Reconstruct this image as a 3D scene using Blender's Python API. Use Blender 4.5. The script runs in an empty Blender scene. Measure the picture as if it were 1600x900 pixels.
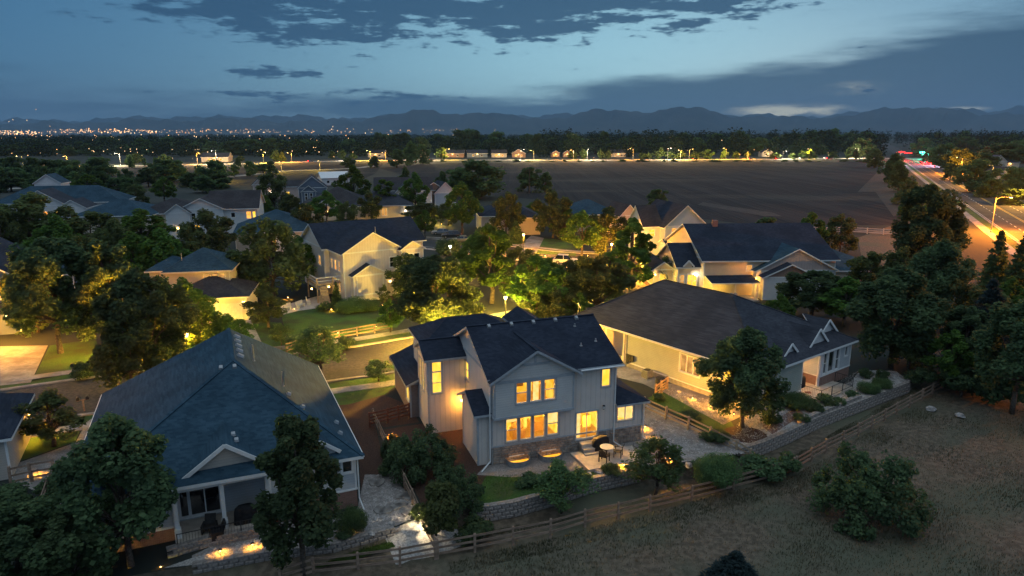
import bpy, math, random
import numpy as np
from mathutils import Vector, Matrix
from mathutils.geometry import tessellate_polygon

SC = bpy.context.scene
COL = SC.collection
rad = math.radians

# ------------------------------------------------------------------ camera
CAM_H = 24.0
PITCH = math.atan(243 / 1066.7)          # downward tilt of the drone camera
cam_data = bpy.data.cameras.new('camera')
cam_data.lens = 24.0; cam_data.sensor_width = 36.0
cam_data.clip_start = 0.5; cam_data.clip_end = 90000
cam = bpy.data.objects.new('camera', cam_data); COL.objects.link(cam)
cam.location = (0, 0, CAM_H); cam.rotation_euler = (math.pi/2 - PITCH, 0, 0)
SC.camera = cam

FPX = 1066.7
def ray(px, py):
    u = (px-800)/FPX; v = (450-py)/FPX
    return Vector((u, math.cos(PITCH)+v*math.sin(PITCH), -math.sin(PITCH)+v*math.cos(PITCH)))
def at(px, py, z=0.0):
    r = ray(px, py); t = (z-CAM_H)/r.z
    return Vector((r.x*t, r.y*t, z))
def height_at(p, py):
    """height above the datum of photo row py over the ground point p"""
    v = (450-py)/FPX
    dy = math.cos(PITCH)+v*math.sin(PITCH); dz = -math.sin(PITCH)+v*math.cos(PITCH)
    return CAM_H + p.y*dz/dy
def px_per_m(p):
    return FPX/(p.y*math.cos(PITCH)+(CAM_H-p.z)*math.sin(PITCH))

# ------------------------------------------------------------------ view
SC.view_settings.view_transform = 'Standard'
SC.view_settings.look = 'None'
SC.view_settings.exposure = 1.45
SC.view_settings.gamma = 1.0
SC.cycles.max_bounces = 6
SC.cycles.diffuse_bounces = 2
SC.cycles.glossy_bounces = 2
SC.cycles.transmission_bounces = 3
SC.cycles.transparent_max_bounces = 6
SC.cycles.volume_bounces = 0
SC.cycles.sample_clamp_indirect = 3.0
SC.cycles.sample_clamp_direct = 30.0
SC.cycles.use_denoising = True
SC.cycles.use_light_tree = True
SC.cycles.caustics_reflective = False
SC.cycles.caustics_refractive = False

# ------------------------------------------------------------------ node helper
class NT:
    def __init__(s, tree): s.t = tree; s.n = tree.nodes; s.l = tree.links
    def node(s, typ, **kw):
        n = s.n.new(typ)
        for k, v in kw.items(): setattr(n, k, v)
        return n
    def put(s, sock, v):
        if hasattr(v, 'is_linked') or isinstance(v, bpy.types.NodeSocket): s.l.new(v, sock)
        else: sock.default_value = v
    def m(s, op, a, b=None, c=None, clamp=False):
        n = s.n.new('ShaderNodeMath'); n.operation = op; n.use_clamp = clamp
        s.put(n.inputs[0], a)
        if b is not None: s.put(n.inputs[1], b)
        if c is not None: s.put(n.inputs[2], c)
        return n.outputs[0]
    def mix(s, f, a, b, blend='MIX'):
        n = s.n.new('ShaderNodeMix'); n.data_type = 'RGBA'; n.blend_type = blend
        s.put(n.inputs[0], f)
        s.put(n.inputs[6], a if not isinstance(a, tuple) else (*a, 1)[:4])
        s.put(n.inputs[7], b if not isinstance(b, tuple) else (*b, 1)[:4])
        return n.outputs[2]
    def noise(s, vec, scale, detail=4, rough=.55, out=0):
        n = s.n.new('ShaderNodeTexNoise')
        if vec is not None: s.l.new(vec, n.inputs['Vector'])
        n.inputs['Scale'].default_value = scale; n.inputs['Detail'].default_value = detail
        n.inputs['Roughness'].default_value = rough
        return n.outputs[out]
    def ramp(s, v, stops):
        n = s.n.new('ShaderNodeValToRGB'); cr = n.color_ramp
        while len(cr.elements) < len(stops): cr.elements.new(.5)
        for e, (p, c) in zip(cr.elements, stops):
            e.position = p; e.color = (*c, 1) if len(c) == 3 else c
        s.l.new(v, n.inputs[0]); return n.outputs[0]
    def smooth(s, v, a, b):
        n = s.n.new('ShaderNodeMapRange'); n.interpolation_type = 'SMOOTHSTEP'
        s.put(n.inputs[0], v); n.inputs[1].default_value = a; n.inputs[2].default_value = b
        return n.outputs[0]

# ------------------------------------------------------------------ world: dusk sky with clouds
SUN_AZ = rad(24.0); SUN_EL = rad(0.6)
def make_world():
    w = bpy.data.worlds.new('World'); SC.world = w; w.use_nodes = True
    nt = w.node_tree; nt.nodes.clear(); T = NT(nt)
    out = T.node('ShaderNodeOutputWorld')
    tc = T.node('ShaderNodeTexCoord'); sep = T.node('ShaderNodeSeparateXYZ')
    nt.links.new(tc.outputs['Generated'], sep.inputs[0])
    x, y, z = sep.outputs
    el = T.m('MULTIPLY', T.m('ARCSINE', z), 180/math.pi)
    az = T.m('MULTIPLY', T.m('ARCTAN2', x, y), 180/math.pi)
    # clear dusk sky: deep blue low down and away from the sunset, pale teal towards it
    d_az = T.m('DIVIDE', T.m('ABSOLUTE', T.m('SUBTRACT', az, 11.0)), 27.0)
    g_az = T.m('POWER', 2.718, T.m('MULTIPLY', T.m('POWER', d_az, 2.0), -1.0))
    g_wide = T.m('POWER', 2.718, T.m('MULTIPLY', T.m('POWER', T.m('MULTIPLY', d_az, .33), 2.0), -1.0))
    d_el = T.m('DIVIDE', T.m('SUBTRACT', el, 3.5), 9.5)
    g_el = T.m('POWER', 2.718, T.m('MULTIPLY', T.m('POWER', T.m('ABSOLUTE', d_el), 2.0), -1.0))
    glow = T.m('MULTIPLY', g_az, g_el)
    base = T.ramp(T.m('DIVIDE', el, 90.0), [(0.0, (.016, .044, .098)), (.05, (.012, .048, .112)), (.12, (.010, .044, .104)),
                                           (.42, (.225, .285, .345)), (1.0, (.385, .450, .505))])  # brightened towards the zenith to lift the light on the ground
    base = T.mix(T.m('MULTIPLY', g_wide, .32), base, (.046, .142, .222))
    base = T.mix(T.m('MULTIPLY', glow, .82), base, (.205, .375, .430))
    sky = T.node('ShaderNodeTexSky'); sky.sky_type = 'NISHITA'; sky.sun_disc = False
    sky.sun_elevation = SUN_EL; sky.sun_rotation = SUN_AZ; sky.altitude = 1600; sky.ozone_density = 3.0
    base = T.mix(.025, base, sky.outputs[0], 'ADD')
    # clouds
    comb = T.node('ShaderNodeCombineXYZ')
    T.put(comb.inputs[0], T.m('MULTIPLY', az, .17)); T.put(comb.inputs[1], T.m('MULTIPLY', el, 1.25)); comb.inputs[2].default_value = 2.3
    n1 = T.noise(comb.outputs[0], 1.0, 10, .62)
    comb3 = T.node('ShaderNodeCombineXYZ')
    T.put(comb3.inputs[0], T.m('MULTIPLY', az, .52)); T.put(comb3.inputs[1], T.m('MULTIPLY', el, 1.7)); comb3.inputs[2].default_value = 5.7
    n3 = T.noise(comb3.outputs[0], 1.0, 8, .6)
    comb2 = T.node('ShaderNodeCombineXYZ')
    T.put(comb2.inputs[0], T.m('MULTIPLY', az, .045)); T.put(comb2.inputs[1], T.m('MULTIPLY', el, .16)); comb2.inputs[2].default_value = 7.1
    n2 = T.noise(comb2.outputs[0], 1.0, 4, .5)
    blobs = []
    def blob(px, py, rx, ry, k, tilt=0.0):
        r = ray(px, py).normalized(); a0 = math.degrees(math.atan2(r.x, r.y)); e0 = math.degrees(math.asin(r.z))
        ra = rx*.050; re_ = ry*.0525
        da = T.m('SUBTRACT', az, a0); de = T.m('SUBTRACT', el, e0)
        if tilt: de = T.m('SUBTRACT', de, T.m('MULTIPLY', da, tilt))
        q = T.m('ADD', T.m('POWER', T.m('ABSOLUTE', T.m('DIVIDE', da, ra)), 2.0), T.m('POWER', T.m('ABSOLUTE', T.m('DIVIDE', de, re_)), 2.0))
        blobs.append(T.m('MULTIPLY', T.m('POWER', 2.718, T.m('MULTIPLY', q, -1.0)), k))
    hard = []
    for b in ((540, 30, 270, 36, .66), (520, 62, 130, 18, .56), (840, 48, 110, 34, .62), (760, 6, 330, 26, .66), (1120, 4, 190, 14, .66),
              (1040, 40, 150, 18, .46), (445, 113, 95, 10, .56), (430, 145, 130, 26, .40), (1360, 140, 35, 8, .62), (1270, 167, 40, 4, .55), (330, 20, 120, 22, .42), (620, 150, 90, 10, .45)):
        blob(*b)
    hard = blobs[:]; blobs.clear()
    for b in ((1550, 95, 200, 50, 1.1, .06), (1330, 150, 260, 30, .62), (1050, 142, 190, 26, .85), (900, 178, 330, 22, .70), (1420, 182, 330, 18, .70),
              (620, 165, 160, 18, .55), (250, 185, 420, 30, .55), (1230, 105, 110, 12, .25), (-200, 120, 300, 40, .4), (1900, 110, 260, 50, .7)):
        blob(*b)
    soft = blobs
    def total(L):
        s = L[0]
        for b in L[1:]: s = T.m('ADD', s, b)
        return s
    ch = T.smooth(T.m('ADD', T.m('ADD', T.m('ADD', T.m('MULTIPLY', n1, 2.2), T.m('MULTIPLY', n3, 1.9)), -2.12), T.m('MULTIPLY', total(hard), 1.0)), .38, .74)
    cs = T.smooth(T.m('ADD', T.m('ADD', T.m('MULTIPLY', n1, .75), T.m('MULTIPLY', n2, .35)), T.m('MULTIPLY', total(soft), .75)), .66, 1.22)
    # scattered cloud elsewhere in the sky, as in view
    ce = T.m('MULTIPLY', T.smooth(n2, .52, .72), T.smooth(el, 9.0, 14.0))
    cloudh = T.mix(g_wide, (.010, .031, .068), (.012, .040, .082))
    clouds = T.mix(g_wide, (.015, .038, .076), (.019, .048, .084))
    # bright slits under the cloud deck, close to the set sun
    c = T.mix(T.m('MULTIPLY', cs, .92), base, clouds)
    c = T.mix(T.m('MULTIPLY', ce, .6), c, cloudh)
    c = T.mix(T.m('MULTIPLY', ch, .90), c, cloudh)
    slit = []
    blobs.clear()
    for b in ((1240, 173, 85, 9, 1.15), (1340, 138, 60, 11, .5), (1500, 171, 40, 4, .7), (880, 148, 60, 14, .25)): blob(*b)
    sl = T.smooth(T.m('MULTIPLY', total(blobs), T.m('ADD', T.m('MULTIPLY', T.m('ADD', n1, n3), 1.9), -1.25)), .12, .85)
    c = T.mix(T.m('MULTIPLY', T.m('MULTIPLY', sl, T.m('SUBTRACT', 1.0, ch)), .85), c, (.38, .38, .30))
    # below the horizon: dim earth
    c = T.mix(T.smooth(el, -1.0, -6.0), c, (.02, .025, .03))
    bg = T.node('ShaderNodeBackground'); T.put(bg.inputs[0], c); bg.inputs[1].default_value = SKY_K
    nt.links.new(bg.outputs[0], out.inputs[0])
SKY_K = 0.72
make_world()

# the last daylight after sunset: one weak, wide sun lamp from the sunset side
sd = bpy.data.lights.new('sun', 'SUN'); sd.energy = .05; sd.angle = rad(12); sd.color = (1.0, .93, .85)
so = bpy.data.objects.new('sun', sd); COL.objects.link(so)
so.rotation_euler = Vector((-math.sin(SUN_AZ)*math.cos(rad(3)), -math.cos(SUN_AZ)*math.cos(rad(3)), -math.sin(rad(3)))).to_track_quat('-Z', 'Y').to_euler()

# ------------------------------------------------------------------ materials
MATS = {}
def new_mat(name):
    m = bpy.data.materials.new(name); m.use_nodes = True
    m.node_tree.nodes.clear(); MATS[name] = m
    return m, NT(m.node_tree)
def coords(T, kind='Object'):
    return T.node('ShaderNodeTexCoord').outputs[kind]
def wcoords(T):
    return T.node('ShaderNodeNewGeometry').outputs['Position']
def noisy(name, c1, c2, scale=3.0, rough=.85, bump=.0, bscale=30.0, world=False, big=None, bigscale=.3, metal=0.0, spec=.3, detail=5, contrast=(.35, .65)):
    m, T = new_mat(name)
    v = wcoords(T) if world else coords(T)
    f = T.smooth(T.noise(v, scale, detail), *contrast)
    col = T.mix(f, c1, c2)
    if big: col = T.mix(T.smooth(T.noise(v, bigscale, 3), .38, .66), col, big)
    b = T.node('ShaderNodeBsdfPrincipled'); T.put(b.inputs['Base Color'], col)
    b.inputs['Roughness'].default_value = rough; b.inputs['Metallic'].default_value = metal
    b.inputs['Specular IOR Level'].default_value = spec
    if bump:
        bn = T.node('ShaderNodeBump'); bn.inputs['Strength'].default_value = bump; bn.inputs['Distance'].default_value = .05
        T.put(bn.inputs['Height'], T.noise(v, bscale, 4)); T.l.new(bn.outputs[0], b.inputs['Normal'])
    T.l.new(b.outputs[0], T.node('ShaderNodeOutputMaterial').inputs[0])
    return m
def siding(name, c, vertical=False, period=.18, var=.15):
    """painted lap siding (horizontal) or board and batten (vertical) with weathering"""
    m, T = new_mat(name)
    v = coords(T); sp = T.node('ShaderNodeSeparateXYZ'); T.l.new(v, sp.inputs[0])
    if vertical:
        co = T.m('ADD', sp.outputs[0], sp.outputs[1]); saw = T.smooth(T.m('ABSOLUTE', T.m('SUBTRACT', T.m('FRACT', T.m('DIVIDE', co, .42)), .5)), .40, .44)
    else:
        co = sp.outputs[2]; saw = T.m('FRACT', T.m('DIVIDE', co, period))
    f = T.noise(v, 1.1, 5)
    f2 = T.noise(v, 14.0, 3)
    k = T.m('ADD', T.m('MULTIPLY', f, var*2), T.m('ADD', T.m('MULTIPLY', f2, var), 1-1.5*var))
    vm = T.node('ShaderNodeVectorMath', operation='SCALE'); vm.inputs[0].default_value = c; T.put(vm.inputs['Scale'], k)
    col = vm.outputs[0]
    if not vertical:
        col = T.mix(T.m('MULTIPLY', T.smooth(saw, .14, .0), .65), col, tuple(.35*a for a in c))
    else: col = T.mix(T.m('MULTIPLY', T.m('MULTIPLY', saw, T.m('SUBTRACT', 1.0, T.smooth(T.m('ABSOLUTE', T.m('SUBTRACT', T.m('FRACT', T.m('DIVIDE', co, .42)), .5)), .455, .47))), .4), col, tuple(.4*a for a in c))
    b = T.node('ShaderNodeBsdfPrincipled'); T.put(b.inputs['Base Color'], col); b.inputs['Roughness'].default_value = .65
    b.inputs['Specular IOR Level'].default_value = .25
    bn = T.node('ShaderNodeBump'); bn.inputs['Strength'].default_value = .5; bn.inputs['Distance'].default_value = .02
    T.put(bn.inputs['Height'], saw); T.l.new(bn.outputs[0], b.inputs['Normal'])
    T.l.new(b.outputs[0], T.node('ShaderNodeOutputMaterial').inputs[0])
    return m
def shingle(name, c1, c2, c3):
    """asphalt shingles: tab-to-tab colour changes in courses, with granule speckle"""
    m, T = new_mat(name)
    v = coords(T); sp = T.node('ShaderNodeSeparateXYZ'); T.l.new(v, sp.inputs[0])
    course = T.m('FLOOR', T.m('DIVIDE', sp.outputs[2], .065))
    along = T.m('FLOOR', T.m('ADD', T.m('DIVIDE', T.m('ADD', sp.outputs[0], T.m('MULTIPLY', sp.outputs[1], .31)), .30), T.m('MULTIPLY', course, .37)))
    cb = T.node('ShaderNodeCombineXYZ'); T.put(cb.inputs[0], along); T.put(cb.inputs[1], course)
    wn = T.node('ShaderNodeTexWhiteNoise'); wn.noise_dimensions = '2D'; T.l.new(cb.outputs[0], wn.inputs['Vector'])
    tab = wn.outputs['Value']
    col = T.mix(tab, c1, c2)
    col = T.mix(T.m('MULTIPLY', T.smooth(T.noise(v, 45.0, 2), .45, .7), .55), col, c3)
    col = T.mix(T.m('MULTIPLY', T.smooth(T.noise(v, .35, 4), .4, .65), .45), col, tuple(a*.6 for a in c1))
    b = T.node('ShaderNodeBsdfPrincipled'); T.put(b.inputs['Base Color'], col); b.inputs['Roughness'].default_value = .9
    b.inputs['Specular IOR Level'].default_value = .15
    fr = T.m('FRACT', T.m('DIVIDE', sp.outputs[2], .065))
    bn = T.node('ShaderNodeBump'); bn.inputs['Strength'].default_value = .5; bn.inputs['Distance'].default_value = .015
    T.put(bn.inputs['Height'], T.m('ADD', fr, T.m('MULTIPLY', tab, .6))); T.l.new(bn.outputs[0], b.inputs['Normal'])
    T.l.new(b.outputs[0], T.node('ShaderNodeOutputMaterial').inputs[0])
    return m
def bricky(name, c1, c2, mortar, w=.22, h=.075):
    m, T = new_mat(name)
    v = coords(T); sp = T.node('ShaderNodeSeparateXYZ'); T.l.new(v, sp.inputs[0])
    cb = T.node('ShaderNodeCombineXYZ'); T.put(cb.inputs[0], T.m('ADD', sp.outputs[0], sp.outputs[1])); T.put(cb.inputs[1], sp.outputs[2])
    br = T.node('ShaderNodeTexBrick'); T.l.new(cb.outputs[0], br.inputs['Vector'])
    br.inputs['Color1'].default_value = (*c1, 1); br.inputs['Color2'].default_value = (*c2, 1); br.inputs['Mortar'].default_value = (*mortar, 1)
    br.inputs['Scale'].default_value = 1; br.inputs['Brick Width'].default_value = w; br.inputs['Row Height'].default_value = h; br.inputs['Mortar Size'].default_value = .008
    col = T.mix(T.m('MULTIPLY', T.noise(v, 3, 4), .5), br.outputs[0], tuple(a*.6 for a in c1))
    b = T.node('ShaderNodeBsdfPrincipled'); T.put(b.inputs['Base Color'], col); b.inputs['Roughness'].default_value = .9
    bn = T.node('ShaderNodeBump'); bn.inputs['Strength'].default_value = .6; bn.inputs['Distance'].default_value = .01
    T.put(bn.inputs['Height'], T.m('SUBTRACT', 1.0, br.outputs['Fac'])); T.l.new(bn.outputs[0], b.inputs['Normal'])
    T.l.new(b.outputs[0], T.node('ShaderNodeOutputMaterial').inputs[0])
    return m
def emit(name, c1, c2, k, scale=2.0, sampling='FRONT', stretch=(1, 1, 1)):
    m, T = new_mat(name)
    v = coords(T); mp = T.node('ShaderNodeMapping'); mp.inputs['Scale'].default_value = stretch; T.l.new(v, mp.inputs[0])
    f = T.smooth(T.noise(mp.outputs[0], scale, 3), .35, .65)
    e = T.node('ShaderNodeEmission'); T.put(e.inputs[0], T.mix(f, c1, c2)); e.inputs[1].default_value = k
    T.l.new(e.outputs[0], T.node('ShaderNodeOutputMaterial').inputs[0])
    m.cycles.emission_sampling = sampling
    return m
def leafmat(name, c1, c2, c3, trans=.48):
    """leaves: colour varies leaf by leaf and branch by branch; some light passes through"""
    m, T = new_mat(name)
    g = T.node('ShaderNodeNewGeometry'); oi = T.node('ShaderNodeObjectInfo')
    v = coords(T)
    col = T.mix(g.outputs['Random Per Island'], c1, c2)
    col = T.mix(T.m('MULTIPLY', T.smooth(T.noise(v, .55, 3), .42, .66), .8), col, c3)
    hs = T.node('ShaderNodeHueSaturation'); T.put(hs.inputs['Color'], col)
    T.put(hs.inputs['Value'], T.m('ADD', T.m('MULTIPLY', oi.outputs['Random'], .5), .75))
    T.put(hs.inputs['Hue'], T.m('ADD', T.m('MULTIPLY', oi.outputs['Random'], .03), .485))
    d = T.node('ShaderNodeBsdfDiffuse'); T.l.new(hs.outputs[0], d.inputs[0])
    t = T.node('ShaderNodeBsdfTranslucent'); T.l.new(hs.outputs[0], t.inputs[0])
    mx = T.node('ShaderNodeMixShader'); mx.inputs[0].default_value = trans
    T.l.new(d.outputs[0], mx.inputs[1]); T.l.new(t.outputs[0], mx.inputs[2])
    T.l.new(mx.outputs[0], T.node('ShaderNodeOutputMaterial').inputs[0])
    return m
def glass_mat(name, tint, refl=.25, clear=True):
    m, T = new_mat(name)
    gl = T.node('ShaderNodeBsdfGlossy'); gl.inputs['Roughness'].default_value = .04; gl.inputs[0].default_value = (.9, .95, 1, 1)
    if clear: tr = T.node('ShaderNodeBsdfTransparent')
    else: tr = T.node('ShaderNodeBsdfDiffuse')
    tr.inputs[0].default_value = (*tint, 1)
    lw = T.node('ShaderNodeLayerWeight'); lw.inputs[0].default_value = .25
    mx = T.node('ShaderNodeMixShader'); T.put(mx.inputs[0], T.m('MULTIPLY', T.m('ADD', lw.outputs['Facing'], .12), refl))
    T.l.new(tr.outputs[0], mx.inputs[1]); T.l.new(gl.outputs[0], mx.inputs[2])
    T.l.new(mx.outputs[0], T.node('ShaderNodeOutputMaterial').inputs[0])
    return m

M = MATS
noisy('asphalt', (.045, .043, .042), (.085, .080, .076), 3, .9, .4, 60, True, (.035, .034, .034), .12)
noisy('concrete', (.30, .28, .25), (.40, .37, .33), 2.5, .9, .25, 40, True, (.22, .20, .18), .5)
noisy('patio_concrete', (.42, .36, .30), (.55, .48, .40), 2.0, .9, .2, 40, True)
noisy('lawn_grass', (.040, .100, .014), (.075, .150, .026), 9, .95, .8, 40, True, (.045, .065, .022), .25)
noisy('dry_ground', (.084, .064, .044), (.160, .122, .086), 2.2, .95, .9, 12, True, (.095, .098, .064), .13)
def field_mat():
    m, T = new_mat('field_soil'); v = wcoords(T)
    mp = T.node('ShaderNodeMapping'); mp.inputs['Rotation'].default_value = (0, 0, rad(-27)); mp.inputs['Scale'].default_value = (.12, .006, 1); T.l.new(v, mp.inputs[0])
    rows = T.smooth(T.noise(mp.outputs[0], 1.0, 5, .7), .38, .62)
    mp2 = T.node('ShaderNodeMapping'); mp2.inputs['Scale'].default_value = (.006, .022, 1); T.l.new(v, mp2.inputs[0])
    patch = T.smooth(T.noise(mp2.outputs[0], 1.0, 5, .6), .50, .70)
    col = T.mix(rows, (.016, .017, .022), (.036, .033, .036))
    col = T.mix(T.m('MULTIPLY', patch, .75), col, (.085, .072, .060))
    col = T.mix(T.m('MULTIPLY', T.noise(v, 1.3, 4), .5), col, (.024, .026, .024))
    b = T.node('ShaderNodeBsdfPrincipled'); T.put(b.inputs['Base Color'], col); b.inputs['Roughness'].default_value = .95; b.inputs['Specular IOR Level'].default_value = .1
    bn = T.node('ShaderNodeBump'); bn.inputs['Strength'].default_value = .8; bn.inputs['Distance'].default_value = .3; T.put(bn.inputs['Height'], rows); T.l.new(bn.outputs[0], b.inputs['Normal'])
    T.l.new(b.outputs[0], T.node('ShaderNodeOutputMaterial').inputs[0])
field_mat()
noisy('track_soil', (.030, .027, .025), (.060, .052, .045), .5, .95, .6, 3.0, True, (.035, .032, .030), .08)
noisy('open_land', (.022, .028, .024), (.042, .044, .036), .05, .95, .3, 2.0, True, (.02, .027, .021), .006)
noisy('gravel', (.20, .18, .165), (.40, .36, .33), 9, .9, 1.0, 22, True, (.22, .19, .17), .8)
noisy('pale_gravel', (.30, .28, .26), (.56, .52, .48), 8, .9, 1.0, 20, True)
noisy('mulch', (.050, .026, .018), (.095, .050, .034), 9, .95, 1.0, 25, True)
noisy('red_path', (.14, .085, .070), (.22, .135, .11), 6, .95, .7, 25, True)
noisy('fence_wood', (.22, .15, .105), (.36, .25, .18), 4, .85, .4, 30)
noisy('pale_wood', (.34, .24, .15), (.46, .34, .23), 4, .85, .4, 30)
noisy('red_wood', (.16, .055, .030), (.24, .09, .05), 4, .8, .3, 30)
noisy('white_fence', (.42, .42, .40), (.6, .6, .58), 2, .8)
noisy('block', (.20, .175, .155), (.33, .29, .26), 5, .9, .9, 14)
noisy('bark', (.07, .055, .042), (.14, .11, .085), 8, .95, .8, 25)
noisy('white_trim', (.74, .74, .72), (.82, .82, .80), 3, .55, spec=.35)
noisy('grey_trim', (.36, .38, .40), (.44, .46, .48), 3, .6, spec=.3)
noisy('cream_trim', (.70, .62, .50), (.78, .70, .58), 3, .6)
noisy('black_metal', (.012, .012, .013), (.03, .03, .032), 6, .45, spec=.5)
noisy('grey_metal', (.30, .31, .32), (.40, .41, .42), 4, .45, metal=.6)
noisy('black_cover', (.010, .010, .012), (.022, .022, .024), 4, .8, .5, 9)
noisy('dark_plastic', (.02, .018, .017), (.04, .036, .032), 6, .6)
noisy('rubber', (.012, .012, .012), (.022, .022, .022), 6, .8)
noisy('alloy', (.35, .35, .36), (.5, .5, .5), 6, .35, metal=.8)
noisy('stone', (.20, .15, .12), (.46, .37, .30), 2.2, .9, .8, 12, contrast=(.3, .7))
noisy('river_rock', (.20, .18, .165), (.48, .44, .41), 2.0, .85)
noisy('flagstone', (.17, .15, .135), (.27, .245, .22), 3, .9, .5, 12)
noisy('foundation', (.25, .24, .22), (.34, .32, .30), 3, .9)
noisy('soffit', (.50, .48, .44), (.58, .56, .52), 3, .8)
noisy('room_wood', (.50, .30, .12), (.62, .40, .18), 3, .6)
noisy('deck_wood', (.30, .22, .15), (.42, .32, .22), 3, .8)
siding('siding_grey', (.69, .62, .56), True)
siding('siding_grey_front', (.64, .62, .59), False)
siding('siding_bluegrey', (.50, .53, .55), False)
siding('siding_taupe', (.52, .47, .41), False)
siding('siding_sage', (.42, .44, .38), False)
siding('siding_cream', (.66, .55, .42), False)
siding('siding_white', (.68, .68, .67), False)
siding('siding_paleblue', (.42, .50, .58), False)
siding('siding_slate', (.16, .20, .26), False)
siding('siding_pink', (.55, .42, .36), True)
siding('siding_brown', (.32, .20, .15), True)
shingle('roof_blue', (.0151, .0437, .0706), (.0370, .0790, .1142), (.0630, .1050, .1344))
shingle('roof_navy', (.0151, .0210, .0370), (.0302, .0386, .0588), (.0470, .0571, .0756))
shingle('roof_brown', (.0302, .0286, .0336), (.0554, .0521, .0571), (.0773, .0722, .0773))
shingle('roof_grey', (.0302, .0336, .0454), (.0554, .0588, .0722), (.0798, .0823, .0966))
bricky('brick', (.26, .12, .085), (.34, .17, .12), (.36, .31, .27))
bricky('brick_grey', (.22, .15, .13), (.30, .21, .18), (.34, .30, .28))
glass_mat('clear_glass', (.96, .96, .94), .35)
glass_mat('dark_glass', (.012, .014, .018), .75, False)
glass_mat('car_glass', (.010, .012, .014), .8, False)
# lit interiors and lamps (these give off light)
emit('lit_wall', (.86, .37, .015), (1.0, .60, .085), .64, 1.7)
emit('lit_wall_soft', (.90, .36, .02), (1.0, .54, .07), .55, 1.5)
emit('lit_pale', (1.0, .56, .13), (1.0, .68, .26), .52, 2.5)
emit('lit_floor', (.60, .20, .015), (.80, .30, .03), .42, 2.0)
emit('lit_window', (1.0, .47, .03), (1.0, .60, .09), .60, 1.6, 'NONE', (1, 1, .6))
emit('lit_window_orange', (1.0, .32, .04), (1.0, .45, .09), .55, 1.5, 'NONE')
emit('lit_window_dim', (.75, .38, .10), (.45, .20, .05), .4, 1.5, 'NONE')
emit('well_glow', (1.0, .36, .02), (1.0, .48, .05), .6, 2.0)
emit('bulb_warm', (1.0, .62, .22), (1.0, .70, .30), 14.0, 1, 'NONE')
emit('bulb_amber', (1.0, .50, .12), (1.0, .55, .15), 14.0, 1, 'NONE')
emit('bulb_white', (1.0, .85, .65), (1.0, .9, .7), 14.0, 1, 'NONE')
emit('bulb_violet', (.75, .55, 1.0), (.8, .6, 1.0), 12.0, 1, 'NONE')
emit('far_bulb', (1.0, .42, .12), (1.0, .68, .36), 1.5, .004, 'NONE')
emit('red_light', (1.0, .004, .004), (1.0, .006, .006), 16.0, 1, 'NONE')
emit('green_light', (.03, 1.0, .60), (.05, 1.0, .65), 18.0, 1, 'NONE')
emit('headlight_on', (1.0, .9, .7), (1.0, .92, .75), 10.0, 1, 'NONE')
for nm, c in (('paint_white', (.62, .62, .60)), ('paint_dark', (.02, .021, .024)), ('paint_red', (.25, .015, .012)), ('paint_silver', (.32, .33, .34)), ('paint_gold', (.35, .28, .16))):
    mm = noisy(nm, tuple(.94*a for a in c), c, 2, .3, spec=.6); mm.node_tree.nodes['Principled BSDF'].inputs['Coat Weight'].default_value = .4
# foliage
leafmat('leaf_dark', (.0794, .1344, .0538), (.1600, .2368, .0922), (.0960, .1472, .0704))
leafmat('leaf_green', (.0742, .1408, .0282), (.1408, .2304, .0538), (.0896, .1472, .0410))
leafmat('leaf_light', (.080, .120, .040), (.135, .180, .070), (.090, .125, .055))
leafmat('leaf_olive', (.0960, .1280, .0435), (.1600, .1920, .0768), (.1024, .1178, .0563))
leafmat('leaf_red', (.14, .030, .018), (.26, .060, .030), (.18, .05, .02))
leafmat('leaf_maroon', (.055, .030, .018), (.10, .055, .030), (.07, .045, .02))
leafmat('leaf_blue', (.030, .050, .050), (.060, .085, .085), (.04, .06, .06))
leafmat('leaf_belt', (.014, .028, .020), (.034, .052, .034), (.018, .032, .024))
leafmat('leaf_deep', (.0666, .1126, .0538), (.1472, .2112, .0960), (.0794, .1216, .0640))
leafmat('grass_blade', (.088, .076, .048), (.20, .163, .115), (.058, .068, .036), .2)
leafmat('flower', (.55, .52, .48), (.68, .64, .58), (.3, .34, .2), .3)
noisy('mountain_forest', (.030, .042, .042), (.055, .062, .058), .002, .95, .0, 1, True)

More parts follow.
